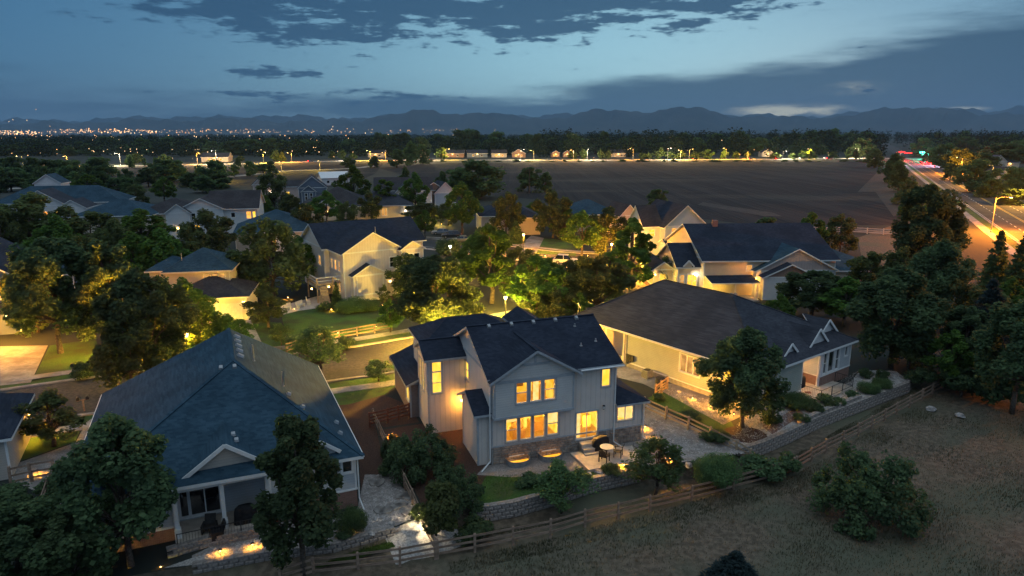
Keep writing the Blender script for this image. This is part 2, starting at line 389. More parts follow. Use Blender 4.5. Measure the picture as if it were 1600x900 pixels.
# ------------------------------------------------------------------ mesh builder
class MB:
    def __init__(s): s.v = []; s.f = []; s.mi = []
    def add(s, pts, faces, m=0):
        o = len(s.v); s.v += [tuple(p) for p in pts]
        for f in faces: s.f.append(tuple(o+i for i in f)); s.mi.append(m)
    def poly(s, pts, m=0): s.add(pts, [tuple(range(len(pts)))], m)
    def box(s, x0, y0, z0, x1, y1, z1, m=0):
        s.add([(x0,y0,z0),(x1,y0,z0),(x1,y1,z0),(x0,y1,z0),(x0,y0,z1),(x1,y0,z1),(x1,y1,z1),(x0,y1,z1)],
              [(0,3,2,1),(4,5,6,7),(0,1,5,4),(1,2,6,5),(2,3,7,6),(3,0,4,7)], m)
    def beam(s, p, q, w, h, m=0, up=(0,0,1)):
        p = Vector(p); q = Vector(q); d = (q-p).normalized(); u = Vector(up)
        a = d.cross(u)
        if a.length < 1e-4: a = d.cross(Vector((1,0,0)))
        a.normalize(); b = a.cross(d).normalized(); a *= w/2; b *= h/2
        s.add([p-a-b,p+a-b,p+a+b,p-a+b,q-a-b,q+a-b,q+a+b,q-a+b],
              [(0,1,2,3),(7,6,5,4),(0,4,5,1),(1,5,6,2),(2,6,7,3),(3,7,4,0)], m)
    def tube(s, p, q, r0, r1=None, n=8, m=0):
        r1 = r0 if r1 is None else r1
        p = Vector(p); q = Vector(q); d = (q-p).normalized()
        a = d.orthogonal().normalized(); b = d.cross(a)
        pts = []
        for c, r in ((p, r0), (q, r1)):
            for i in range(n):
                t = 2*math.pi*i/n; pts.append(c + a*(math.cos(t)*r) + b*(math.sin(t)*r))
        s.add(pts, [(i,(i+1)%n,n+(i+1)%n,n+i) for i in range(n)] + [tuple(range(n-1,-1,-1)), tuple(range(n,2*n))], m)
    def lathe(s, c, prof, n=12, m=0):
        c = Vector(c); pts = []
        for r, z in prof:
            for i in range(n):
                t = 2*math.pi*i/n; pts.append(c + Vector((r*math.cos(t), r*math.sin(t), z)))
        fs = []
        for k in range(len(prof)-1):
            for i in range(n): fs.append((k*n+i, k*n+(i+1)%n, (k+1)*n+(i+1)%n, (k+1)*n+i))
        fs += [tuple(range(n-1,-1,-1)), tuple(range((len(prof)-1)*n, len(prof)*n))]
        s.add(pts, fs, m)
    def mesh(s, name, mats, smooth=False):
        me = bpy.data.meshes.new(name); me.from_pydata(s.v, [], s.f)
        for m in (mats if isinstance(mats, (list, tuple)) else [mats]): me.materials.append(M[m] if isinstance(m, str) else m)
        me.polygons.foreach_set('material_index', s.mi)
        if smooth: me.polygons.foreach_set('use_smooth', [True]*len(s.f))
        me.update(); return me
    def build(s, name, mats, parent=None, smooth=False):
        o = bpy.data.objects.new(name, s.mesh(name, mats, smooth)); COL.objects.link(o)
        if parent: o.parent = parent
        return o

def thing(name, label, cat, loc=(0,0,0), rotz=0.0, group=None):
    o = bpy.data.objects.new(name, None); o.empty_display_size = .3; COL.objects.link(o)
    o.location = loc; o.rotation_euler = (0, 0, rotz); o['label'] = label; o['category'] = cat
    if group: o['group'] = group
    return o
def tag(o, label=None, cat=None, group=None, kind=None):
    for k, v in (('label', label), ('category', cat), ('group', group), ('kind', kind)):
        if v: o[k] = v
    return o
def link(name, me, parent=None, loc=None, rot=None, scale=None):
    o = bpy.data.objects.new(name, me); COL.objects.link(o)
    if parent: o.parent = parent
    if loc is not None: o.location = loc
    if rot is not None: o.rotation_euler = rot
    if scale is not None: o.scale = scale
    return o
LAMP_K = 7.2
def lamp(loc, power, color=(1.0, .58, .18), size=.12, parent=None, spot=None, aim=(0, 0, -1)):
    d = bpy.data.lights.new('lamp_light', 'SPOT' if spot else 'POINT'); d.energy = power*LAMP_K; d.color = color; d.shadow_soft_size = size
    if spot: d.spot_size = rad(spot); d.spot_blend = .6
    o = bpy.data.objects.new('lamp_light', d); COL.objects.link(o); o.location = loc
    if spot: o.rotation_euler = Vector(aim).to_track_quat('-Z', 'Y').to_euler()
    if parent: o.parent = parent
    return o
AMBER = (1.0, .40, .035); WARM = (1.0, .47, .08); YEL = (1.0, .64, .07); WHITE = (1.0, .80, .48)

def sheet(name, pts, mat, z, kind='structure', parent=None, thick=0.0):
    """flat sheet (or slab with thick>0) over a ground polygon given in metres"""
    P = [Vector((p[0], p[1], z)) for p in pts]
    mb = MB(); tri = tessellate_polygon([P]); a = (P[1]-P[0])
    area = sum(P[i].x*P[(i+1) % len(P)].y - P[(i+1) % len(P)].x*P[i].y for i in range(len(P)))
    if area < 0: P.reverse(); tri = tessellate_polygon([P])
    mb.add(P, [t if (P[t[1]]-P[t[0]]).cross(P[t[2]]-P[t[0]]).z > 0 else (t[0], t[2], t[1]) for t in tri])
    if thick:
        n = len(P)
        for i in range(n):
            a, b = P[i], P[(i+1) % n]; dz = Vector((0, 0, -thick))
            mb.poly([a, a+dz, b+dz, b])
    o = mb.build(name, mat, parent)
    if kind and not parent: o['kind'] = kind
    return o
def pxs(L, z=0.0): return [at(x, y, z) for x, y in L]
def spline(pts, step=2.0):
    """Catmull-Rom through 2D points, resampled"""
    P = [Vector((p[0], p[1], 0)) for p in pts]; P = [2*P[0]-P[1]] + P + [2*P[-1]-P[-2]]
    out = []
    for i in range(1, len(P)-2):
        n = max(2, int((P[i+1]-P[i]).length/step))
        for k in range(n):
            t = k/n; a, b, c, d = P[i-1], P[i], P[i+1], P[i+2]
            out.append(.5*((2*b)+(c-a)*t+(2*a-5*b+4*c-d)*t*t+(3*b-a-3*c+d)*t**3))
    out.append(P[-2]); return out
def strip(name, path, off0, off1, mat, z0, z1=None, kind='structure', parent=None):
    """ribbon along a path between two sideways offsets; with z1 it becomes a kerb-like slab"""
    mb = MB(); L, R = [], []
    for i, p in enumerate(path):
        d = (path[min(i+1, len(path)-1)]-path[max(i-1, 0)]).normalized(); n = Vector((-d.y, d.x, 0))
        L.append(p+n*off1); R.append(p+n*off0)
    zt = z0 if z1 is None else z1
    for i in range(len(path)-1):
        up = Vector((0, 0, zt)); lo = Vector((0, 0, z0))
        mb.poly([R[i]+up, R[i+1]+up, L[i+1]+up, L[i]+up])
        if z1 is not None:
            mb.poly([R[i]+lo, R[i+1]+lo, R[i+1]+up, R[i]+up]); mb.poly([L[i+1]+lo, L[i]+lo, L[i]+up, L[i+1]+up])
    o = mb.build(name, mat, parent)
    if kind and not parent: o['kind'] = kind
    return o
# ------------------------------------------------------------------ terrain
rng = np.random.default_rng(7); random.seed(7)
# southern edge of the house lots: (photo point, drop at the wall, width of the bank below it)
EDGE = [(at(-330, 905), .1, 4), (at(130, 912), .2, 4), (at(300, 884), .45, 3.5), (at(420, 862), .45, 3.5), (at(522, 850), .45, 3.5), (at(600, 829), .45, 3.2),
        (at(618, 824), .35, 3.0), (at(650, 812), .10, 3.4), (at(700, 800), .15, 3.0), (at(738, 783), .9, .5), (at(746, 793), .95, .5), (at(765, 792), .95, .5), (at(802, 786), .95, .5), (at(865, 769), .95, .5),
        (at(929, 748), .95, .5), (at(1005, 732), .9, .5), (at(1089, 722), .5, 1.0), (at(1120, 716), .3, 2.0), (at(1152, 703), .95, .5), (at(1172, 698), .95, .5), (at(1192, 692), .95, .5),
        (at(1236, 673), .95, .5), (at(1280, 652), .95, .5), (at(1350, 625), .95, .5), (at(1418, 599), .95, .5), (at(1421, 594), .9, .6), (at(1408, 588), .5, 1.5),
        (at(1450, 575), .1, 5), (at(1700, 545), .1, 8), (Vector((330, 190, 0)), .1, 10), (Vector((900, 400, 0)), .1, 10)]
def make_ground():
    top = [e[0] for e in EDGE]
    mb = MB(); far = [Vector((60000, 300, 0)), Vector((60000, 70000, 0)), Vector((-60000, 70000, 0)), Vector((-60000, 34, 0)), Vector((-300, 34, 0))]
    P = top + far; tri = tessellate_polygon([P])
    mb.add(P, [t if (P[t[1]]-P[t[0]]).cross(P[t[2]]-P[t[0]]).z > 0 else (t[0], t[2], t[1]) for t in tri], 0)
    rows = []
    for i, (p, d, w) in enumerate(EDGE):
        a = EDGE[max(i-1, 0)][0]; b = EDGE[min(i+1, len(EDGE)-1)][0]; t = (b-a).normalized(); n = Vector((t.y, -t.x, 0))
        rows.append((p, p+n*.05+Vector((0, 0, -d)), p+n*(.05+w)+Vector((0, 0, -1.3))))
    for k, (r, q) in enumerate(zip(rows, rows[1:])):
        gm = 2 if k in (5, 6, 7) else 1
        mb.poly([r[1], q[1], q[0], r[0]], gm); mb.poly([r[2], q[2], q[1], r[1]], gm)
    o = mb.build('ground', ['open_land', 'dry_ground', 'pale_gravel']); o['kind'] = 'structure'
make_ground()
def field_z(x, y):
    return -1.0 + .10*math.sin(x*.21+1.3)*math.sin(y*.27) + .05*math.sin(x*.63+y*.4)
def make_field():
    xs = np.arange(-160, 261, 3.0); ys = np.arange(-60, 171, 3.0); mb = MB()
    mb.v = [(x, y, field_z(x, y) if -100 < x < 120 else -1.1) for y in ys for x in xs]; n = len(xs)
    mb.f = [(j*n+i, j*n+i+1, (j+1)*n+i+1, (j+1)*n+i) for j in range(len(ys)-1) for i in range(n-1)]; mb.mi = [0]*len(mb.f)
    o = mb.build('field', 'dry_ground', smooth=True); o['kind'] = 'structure'
make_field()
# the wide ploughed field beyond the houses
sheet('farm_field', pxs([(590, 262), (700, 254.5), (1000, 253.5), (1372, 252.5), (1400, 330), (1418, 352), (1180, 352), (900, 318), (720, 300)]), 'field_soil', .01)
sheet('meadow', pxs([(120, 262), (330, 262), (600, 255), (585, 272), (540, 292), (380, 292), (150, 285)]), 'field_soil', .008)

# ------------------------------------------------------------------ streets
S1 = spline([(-75, 40), (-58, 50)] + [tuple(at(*q)[:2]) for q in ((70, 627), (145, 617), (528, 568), (601, 558))] + [(2, 82), (15, 93), (23, 109), (25, 124)])
strip('street', S1, -5.0, 5.0, 'asphalt', .008)
for sgn in (1, -1):
    strip('kerb', S1, sgn*5.0 if sgn > 0 else -5.45, sgn*5.45 if sgn > 0 else -5.0, 'concrete', 0.0, .13)
    strip('sidewalk', S1, 7.3 if sgn > 0 else -8.7, 8.7 if sgn > 0 else -7.3, 'concrete', 0.0, .06)
    strip('grass_verge', S1, 5.45 if sgn > 0 else -7.3, 7.3 if sgn > 0 else -5.45, 'lawn_grass', .02)
S2 = spline([(-75, 172), (-40, 158), (-14.5, 149), (8, 134), (25, 129.5), (42, 124)])
strip('street', S2, -4.8, 4.8, 'asphalt', .012)
for sgn in (1, -1):
    strip('kerb', S2, 4.8 if sgn > 0 else -5.25, 5.25 if sgn > 0 else -4.8, 'concrete', 0.0, .13 if sgn > 0 else .02)
    strip('sidewalk', S2, 6.6 if sgn > 0 else -8.0, 8.0 if sgn > 0 else -6.6, 'concrete', 0.0, .05)
# main road on the right, four lanes to the traffic lights
RD = Vector((.4495, .8933, 0)); RN = Vector((.8933, -.4495, 0)); R0 = Vector((110.6, 145.8, 0))+RN*8.5
def rp(s, o=0.0): return R0+RD*s+RN*o
RP = [rp(-140+20*i) for i in range(0, 90)]
strip('main_road', RP, -8.5, 8.5, 'asphalt', .012)
strip('sidewalk', RP[:34], 11.0, 13.0, 'concrete', 0.0, .05)
strip('sidewalk', RP[:34], -13.0, -11.0, 'concrete', 0.0, .05)
strip('kerb', RP[:34], 8.5, 8.95, 'concrete', 0.0, .13); strip('kerb', RP[:34], -8.95, -8.5, 'concrete', 0.0, .13)
strip('grass_verge', RP[:34], -11.0, -8.95, 'lawn_grass', .015); strip('grass_verge', RP[:34], 8.95, 11.0, 'lawn_grass', .015)
noisy('paint_line', (.55, .54, .50), (.68, .67, .63), 2, .7, world=True); noisy('paint_yellow', (.55, .36, .06), (.65, .44, .09), 2, .7, world=True)
mk = MB()
for o in (-.25, .25):
    mk.poly([rp(-120, o-.1)+Vector((0,0,.02)), rp(-120, o+.1)+Vector((0,0,.02)), rp(540, o+.1)+Vector((0,0,.02)), rp(540, o-.1)+Vector((0,0,.02))], 1)
for o in (-8.0, 8.0):
    mk.poly([rp(-120, o-.08)+Vector((0,0,.02)), rp(-120, o+.08)+Vector((0,0,.02)), rp(540, o+.08)+Vector((0,0,.02)), rp(540, o-.08)+Vector((0,0,.02))], 0)
for o in (-4.1, 4.1):
    for k in range(-20, 90):
        s = k*6.0
        mk.poly([rp(s, o-.09)+Vector((0,0,.02)), rp(s, o+.09)+Vector((0,0,.02)), rp(s+3, o+.09)+Vector((0,0,.02)), rp(s+3, o-.09)+Vector((0,0,.02))], 0)
mk.build('road_marking', ['paint_line', 'paint_yellow'])['kind'] = 'structure'
# far roads that cross the plain behind the field
FR = spline([tuple(at(*q)[:2]) for q in ((40, 262), (330, 257), (600, 250.5), (1000, 250), (1392, 247.2))] + [(470, 650), (900, 700)], 25)
strip('far_road', FR, -8, 8, 'concrete', .02)
FR2 = spline([tuple(at(*q)[:2]) for q in ((-60, 300), (170, 285), (350, 277), (440, 267.5), (545, 263.5), (585, 259))], 15)
strip('far_road', FR2, -3.5, 3.5, 'concrete', .024)

# ------------------------------------------------------------------ yards: lawns, gravel, paths, drives
sheet('lawn', pxs([(512, 600), (606, 585), (622, 600), (600, 617), (545, 632), (522, 634)]), 'lawn_grass', .012)
sheet('gravel_bed', pxs([(522, 634), (545, 632), (600, 617), (640, 634), (655, 660), (600, 668), (585, 655), (594, 700), (652, 786), (640, 812), (619, 822), (566, 800), (560, 700), (520, 640)]), 'mulch', .016)
sheet('gravel_path', pxs([(570, 742), (612, 742), (650, 786), (640, 812), (619, 822), (560, 832), (556, 806)]), 'gravel', .021)
sheet('planting_bed', pxs([(596, 672), (660, 662), (700, 640), (742, 700), (764, 735), (742, 778), (700, 797), (660, 796), (655, 780)]), 'mulch', .012)
sheet('lawn', pxs([(744, 742), (790, 745), (900, 738), (1000, 716), (1060, 722), (1003, 729), (929, 745), (865, 766), (802, 783), (770, 789), (750, 789), (740, 781)]), 'lawn_grass', .010)
sheet('gravel_bed', pxs([(745, 742), (758, 728), (900, 705), (990, 690), (1004, 686), (1010, 712), (900, 738), (800, 746)]), 'gravel', .014)
sheet('gravel_yard', pxs([(985, 634), (1005, 630), (1165, 706), (1120, 714), (1089, 720), (1004, 728), (1000, 700), (1003, 688), (988, 660)]), 'gravel', .018)
sheet('lawn', pxs([(1012, 622), (1035, 612), (1052, 616), (1140, 654), (1150, 672), (1130, 690)]), 'lawn_grass', .010)
sheet('gravel_bed', pxs([(1030, 598), (1056, 600), (1156, 634), (1160, 650), (1130, 664), (1035, 612)]), 'gravel', .014)
sheet('concrete_path', pxs([(955, 560), (985, 565), (1040, 600), (1030, 612), (1005, 600), (965, 590)]), 'concrete', .018)
sheet('pale_gravel_bed', pxs([(1132, 690), (1150, 672), (1160, 652), (1200, 640), (1240, 630), (1330, 596), (1345, 578), (1400, 580), (1418, 594), (1416, 598), (1350, 622), (1280, 649), (1236, 670), (1192, 689), (1172, 695), (1152, 700)]), 'pale_gravel', .010)
sheet('brick_path', pxs([(1190, 666), (1242, 639), (1258, 646), (1207, 679)]), 'red_path', .018)
ctr = at(1164, 679)
sheet('mulch_bed', [ctr+Vector((1.75*math.cos(t), 1.6*math.sin(t), 0)) for t in np.linspace(0, 2*math.pi, 20)[:-1]], 'mulch', .022)
sheet('terrace_bed', pxs([(255, 888), (300, 872), (420, 838), (440, 842), (425, 860), (300, 883)]), 'pale_gravel', .012)
sheet('gravel_bed', pxs([(300, 868), (400, 820), (560, 806), (612, 824), (525, 847), (440, 842), (300, 872)]), 'gravel', .008)
sheet('driveway', pxs([(-160, 566), (-20, 542), (75, 540), (48, 598), (-150, 618)]), 'concrete', .03)
sheet('lawn', pxs([(78, 540), (150, 530), (160, 575), (50, 596)]), 'lawn_grass', .02)
sheet('driveway', pxs([(-40, 665), (50, 652), (22, 732), (-30, 760)]), 'concrete', .03)
sheet('lawn', pxs([(52, 655), (135, 648), (118, 690), (28, 722)]), 'lawn_grass', .02)
sheet('gravel_bed', pxs([(28, 724), (118, 692), (135, 660), (150, 650), (125, 740), (60, 770), (15, 750)]), 'gravel', .025)
sheet('driveway', pxs([(318, 503), (392, 500), (415, 548), (400, 556), (320, 566)]), 'concrete', .03)
sheet('lawn', pxs([(392, 500), (440, 505), (452, 540), (416, 548)]), 'lawn_grass', .02)
sheet('lawn', pxs([(440, 494), (470, 482), (530, 486), (600, 478), (640, 490), (620, 512), (540, 524), (450, 536)]), 'lawn_grass', .02)
sheet('mulch_bed', pxs([(528, 474), (560, 466), (645, 450), (650, 470), (600, 479), (540, 486)]), 'mulch', .026)
sheet('patio', pxs([(440, 478), (500, 462), (520, 478), (466, 486), (442, 492)]), 'patio_concrete', .03)
sheet('driveway', pxs([(1000, 428), (1040, 420), (1055, 440), (1020, 452)]), 'concrete', .03)
sheet('driveway', pxs([(800, 395), (830, 368), (850, 372), (838, 396)]), 'concrete', .03)
sheet('lawn', pxs([(838, 396), (850, 372), (900, 378), (900, 400)]), 'lawn_grass', .02)
sheet('lawn', pxs([(1400, 350), (1340, 372), (1350, 420), (1420, 400)]), 'dry_ground', .02)
sheet('farm_track', pxs([(1098, 316), (1206, 332), (1222, 338), (1195, 338), (1090, 320)]), 'track_soil', .03)
sheet('farm_track', pxs([(1340, 300), (1372, 268), (1378, 268), (1408, 335), (1396, 338), (1368, 300)]), 'track_soil', .03)
# ------------------------------------------------------------------ house builder
PANE = dict(lit='lit_window', orange='lit_window_orange', dim='lit_window_dim', dark='dark_glass', clear='clear_glass')
class House:
    def __init__(s, name, label, loc, rot, trim='white_trim', cat='house', group=None):
        s.e = thing(name, label, cat, (loc[0], loc[1], 0), rad(rot), group); s.trim = trim
        s.rot = rot; s.loc = loc
    def world(s, u, v, z=0):
        c, k = math.cos(rad(s.rot)), math.sin(rad(s.rot)); return Vector((s.loc[0]+u*c-v*k, s.loc[1]+u*k+v*c, z))
    # -- one wall, with real openings; a runs along p0->p1, outward is on the right hand
    def wall(s, mb, p0, p1, z0, z1, holes, base=0.0, depth=.14):
        p0 = Vector((*p0, 0)); p1 = Vector((*p1, 0)); d = (p1-p0); L = d.length; d /= L; n = Vector((d.y, -d.x, 0))
        P = lambda a, o, z: p0+d*a+n*o+Vector((0, 0, z))
        A = sorted({0, L, *[h[0] for h in holes], *[h[1] for h in holes]}); Z = sorted({z0, z1, *([base] if z0 < base < z1 else []), *[h[2] for h in holes], *[h[3] for h in holes]})
        for a, b in zip(A, A[1:]):
            for c, e in zip(Z, Z[1:]):
                am, zm = (a+b)/2, (c+e)/2
                if any(h[0] < am < h[1] and h[2] < zm < h[3] for h in holes): continue
                mb.poly([P(a, 0, c), P(b, 0, c), P(b, 0, e), P(a, 0, e)], 1 if zm < base else 0)
        for a, b, c, e in holes:
            for q in ([(a, c), (a, e)], [(a, e), (b, e)], [(b, e), (b, c)], [(b, c), (a, c)]):
                (a0, y0), (a1, y1) = q; mb.poly([P(a0, 0, y0), P(a1, 0, y1), P(a1, -depth, y1), P(a0, -depth, y0)], 2)
        return P
    def window(s, P, a, b, c, e, kind='dh', pane='dark', casing=.11, name='window'):
        def wb(mb, a0, a1, o0, o1, y0, y1, m=0):
            pts = [P(a0, o0, y0), P(a1, o0, y0), P(a1, o1, y0), P(a0, o1, y0), P(a0, o0, y1), P(a1, o0, y1), P(a1, o1, y1), P(a0, o1, y1)]
            mb.add(pts, [(0,3,2,1), (4,5,6,7), (0,1,5,4), (1,2,6,5), (2,3,7,6), (3,0,4,7)], m)
        mb = MB(); k = casing
        wb(mb, a-k, a, .0, .04, c-k, e+k); wb(mb, b, b+k, .0, .04, c-k, e+k); wb(mb, a, b, .0, .038, e, e+k); wb(mb, a, b, .0, .055, c-k, c)
        f = .05
        wb(mb, a, a+f, -.10, -.03, c, e, 1); wb(mb, b-f, b, -.10, -.03, c, e, 1); wb(mb, a+f, b-f, -.098, -.032, c, c+f, 1); wb(mb, a+f, b-f, -.098, -.032, e-f, e, 1)
        mid = (c+e)/2; ma = (a+b)/2
        if kind == 'dh': wb(mb, a+f, b-f, -.095, -.03, mid-.03, mid+.03, 1)
        if kind in ('sl', 'door'): wb(mb, ma-.035, ma+.035, -.095, -.03, c+f, e-f, 1)
        if kind == 'tall':
            z3 = c+(e-c)*.68; wb(mb, a+f, b-f, -.095, -.02, z3-.05, z3+.05, 1); z4 = c+(e-c)*.33; wb(mb, a+f, b-f, -.095, -.03, z4-.025, z4+.025, 1)
        if kind == 'grid':
            wb(mb, a+f, b-f, -.095, -.03, mid-.025, mid+.025, 1); wb(mb, ma-.025, ma+.025, -.093, -.028, c+f, e-f, 1)
        if kind == 'triple':
            for t in (1/3, 2/3): wb(mb, a+(b-a)*t-.05, a+(b-a)*t+.05, -.095, -.0, c+f, e-f, 1)
        o = mb.build(name, [s.trim, 'white_trim' if s.trim != 'cream_trim' else s.trim], s.e)
        g = MB(); g.poly([P(a+f, -.075, c+f), P(b-f, -.075, c+f), P(b-f, -.075, e-f), P(a+f, -.075, e-f)])
        p = g.build('pane', PANE[pane], o)
        return o
    def block(s, u0, u1, v0, v1, z0, zt, wall, roof=None, wins=(), base=0.0, basemat='foundation', gable=None, trim=True, skip=''):
        """wins: (side, centre, sill z, width, height, kind, pane); roof: (type, ridge axis, slope, overhang, material)"""
        sides = dict(f=((u0, v0), (u1, v0), lambda q: q-u0), r=((u1, v0), (u1, v1), lambda q: q-v0), b=((u1, v1), (u0, v1), lambda q: u1-q), l=((u0, v1), (u0, v0), lambda q: v1-q))
        mb = MB(); mats = [wall, basemat, s.trim, gable or wall]
        for k, (p0, p1, fn) in sides.items():
            if k in skip: continue
            hs = []; todo = []
            for w in wins:
                if w[0] != k: continue
                a = fn(w[1]); h = (a-w[3]/2, a+w[3]/2, w[2], w[2]+w[4]); hs.append(h); todo.append((h, w[5], w[6]))
            P = s.wall(mb, p0, p1, z0, zt, hs, base)
            for h, kind, pane in todo:
                if kind == 'hole': continue
                s.window(P, *h, kind, pane, name='sliding_door' if kind == 'door' else 'window')
        if trim:
            for cu, cv in ((u0, v0), (u1, v0), (u1, v1), (u0, v1)):
                du = -1 if cu == u0 else 1; dv = -1 if cv == v0 else 1
                mb.box(min(cu+du*.022, cu-du*.11), min(cv+dv*.022, cv-dv*.11), max(base, z0)+.01, max(cu+du*.022, cu-du*.11), max(cv+dv*.022, cv-dv*.11), zt-.01, 2)
            if base > z0:
                mb.box(u0-.05, v0-.05, base-.06, u1+.05, v0+.0, base+.06, 2); mb.box(u0-.05, v0+.003, base-.06, u0, v1, base+.06, 2); mb.box(u1, v0+.003, base-.06, u1+.05, v1, base+.06, 2)
        if roof:
            typ, ax, sl, ov, rm = roof
            um, vm = (u0+u1)/2, (v0+v1)/2
            half = (v1-v0)/2 if ax == 'u' else (u1-u0)/2; zr = zt+sl*half
            if typ == 'gable':
                if ax == 'u':
                    mb.poly([(u0, v1, zt), (u0, v0, zt), (u0, vm, zr)], 3); mb.poly([(u1, v0, zt), (u1, v1, zt), (u1, vm, zr)], 3)
                    if trim: mb.box(u0-.03, v0, zt-.1, u0, v1, zt+.08, 2); mb.box(u1, v0, zt-.1, u1+.03, v1, zt+.08, 2)
                else:
                    mb.poly([(u0, v0, zt), (u1, v0, zt), (um, v0, zr)], 3); mb.poly([(u1, v1, zt), (u0, v1, zt), (um, v1, zr)], 3)
                    if trim: mb.box(u0, v0-.03, zt-.1, u1, v0, zt+.08, 2)
            s.roof(roof_polys(typ, ax, u0, u1, v0, v1, zt, sl, ov), rm)
        return mb.build('wall', mats, s.e)
    def roof(s, polys, mat, th=.2, name='roof', trim=None):
        return roof_mesh(polys, th).build(name, [mat, trim or s.trim, 'soffit'], s.e)
    def part(s, name, mb, mats, parent=None, smooth=False): return mb.build(name, mats, parent or s.e, smooth)
    def box(s, name, x0, y0, z0, x1, y1, z1, mat, parent=None):
        mb = MB(); mb.box(x0, y0, z0, x1, y1, z1); return mb.build(name, mat, parent or s.e)
    def lamp(s, u, v, z, P, col=WARM, bulb='bulb_warm', r=.09, size=.1):
        """a wall lantern: bracket, cap and lit glass, with its light"""
        mb = MB(); mb.lathe((u, v, z+.12), [(.02, .1), (.11, .03), (.12, 0)], 8); mb.lathe((u, v, z-.16), [(.05, 0), (.07, .05)], 8); mb.tube((u+.09, v+.03, z-.14), (u+.09, v+.03, z+.14), .015, .015, 5)
        o = mb.build('wall_lamp', 'black_metal', s.e)
        b = MB(); b.lathe((u, v, z), [(.05, -.12), (r, -.05), (r, .05), (.06, .12)], 10); b.build('bulb', bulb, o)
        if P: lamp((u, v, z-.02), P, col, size, o).visible_camera = True
        return o
    def garage_door(s, u, v, w, h, z=0.05, mat='cream_trim', axis='f'):
        mb = MB()
        for r in range(4):
            for c in range(4):
                a0 = -w/2+w*c/4+.03; a1 = -w/2+w*(c+1)/4-.03; b0 = z+h*r/4+.02; b1 = z+h*(r+1)/4-.02
                if axis == 'f': mb.box(u+a0, v-.05, b0, u+a1, v-.005, b1)
                else: mb.box(u-.05, v+a0, b0, u-.005, v+a1, b1)
        if axis == 'f': mb.box(u-w/2, v-.02, z, u+w/2, v-.002, z+h)
        else: mb.box(u-.02, v-w/2, z, u-.002, v+w/2, z+h)
        return mb.build('garage_door', mat, s.e)
    def vent(s, u, v, z, parent, mat='grey_metal', sx=.28, sy=.36, slope=.4):
        mb = MB(); mb.add([(-sx/2,-sy/2,0),(sx/2,-sy/2,0),(sx/2,sy/2,0),(-sx/2,sy/2,0),(-sx*.4,-sy*.35,.14),(sx*.4,-sy*.35,.14),(sx*.4,sy*.42,.17),(-sx*.4,sy*.42,.17)],
               [(4,5,6,7),(0,1,5,4),(1,2,6,5),(2,3,7,6),(3,0,4,7)])
        o = mb.build('roof_vent', mat, parent); o.location = (u, v, z); o.rotation_euler = (math.atan(slope), 0, 0); return o
    def pipe(s, u, v, z, h, parent, r=.05):
        mb = MB(); mb.tube((u, v, z-.2), (u, v, z+h), r, r, 8); mb.tube((u, v, z-.02), (u, v, z+.06), r*2.2, r*1.3, 8); return mb.build('vent_pipe', 'grey_metal', parent)
    def room(s, u0, u1, v0, v1, z0, z1, wallm='lit_wall', floorm='lit_floor', open_side='f'):
        mb = MB(); e = .01
        q = dict(f=[(u0,v0),(u1,v0)], b=[(u1,v1),(u0,v1)], l=[(u0,v1),(u0,v0)], r=[(u1,v0),(u1,v1)])
        for k, ((a, b), (c, d)) in q.items():
            if k in open_side: continue
            mb.poly([(c, d, z0), (a, b, z0), (a, b, z1), (c, d, z1)], 0)
        mb.poly([(u0,v0,z0),(u1,v0,z0),(u1,v1,z0),(u0,v1,z0)], 1); mb.poly([(u0,v1,z1),(u1,v1,z1),(u1,v0,z1),(u0,v0,z1)], 0)
        return mb.build('lit_room', [wallm, floorm], s.e)
def roof_polys(typ, ax, u0, u1, v0, v1, zt, sl, ov, th=.2, inset=None):
    ze = zt-sl*ov+th; a0, a1, b0, b1 = u0-ov, u1+ov, v0-ov, v1+ov
    um, vm = (u0+u1)/2, (v0+v1)/2
    V = lambda x, y, z: (round(x, 4), round(y, 4), round(z, 4))
    if ax == 'u':
        zr = ze+sl*(b1-b0)/2; i = ((b1-b0)/2 if inset is None else inset) if typ == 'hip' else 0
        i = min(i, (a1-a0)/2-.01)
        A, B, Cc, D = V(a0,b0,ze), V(a1,b0,ze), V(a1,b1,ze), V(a0,b1,ze); E, F = V(a0+i,vm,zr), V(a1-i,vm,zr)
        L = [[A,B,F,E], [Cc,D,E,F]]
        if typ == 'hip': L += [[D,A,E], [B,Cc,F]]
    else:
        zr = ze+sl*(a1-a0)/2; i = ((a1-a0)/2 if inset is None else inset) if typ == 'hip' else 0
        i = min(i, (b1-b0)/2-.01)
        A, B, Cc, D = V(a0,b0,ze), V(a1,b0,ze), V(a1,b1,ze), V(a0,b1,ze); E, F = V(um,b0+i,zr), V(um,b1-i,zr)
        L = [[D,A,E,F], [B,Cc,F,E]]
        if typ == 'hip': L += [[A,B,E], [Cc,D,F]]
    return L
def roof_mesh(polys, th=.2):
    mb = MB(); cnt = {}
    for P in polys:
        for a, b in zip(P, P[1:]+P[:1]): cnt[frozenset((a, b))] = cnt.get(frozenset((a, b)), 0)+1
    for P in polys:
        mb.poly(P, 0); lo = [(x, y, z-th) for x, y, z in P]; mb.poly(lo[::-1], 2)
        for i, (a, b) in enumerate(zip(P, P[1:]+P[:1])):
            if cnt[frozenset((a, b))] == 1: mb.poly([a, (a[0], a[1], a[2]-th), (b[0], b[1], b[2]-th), b], 1)
    return mb
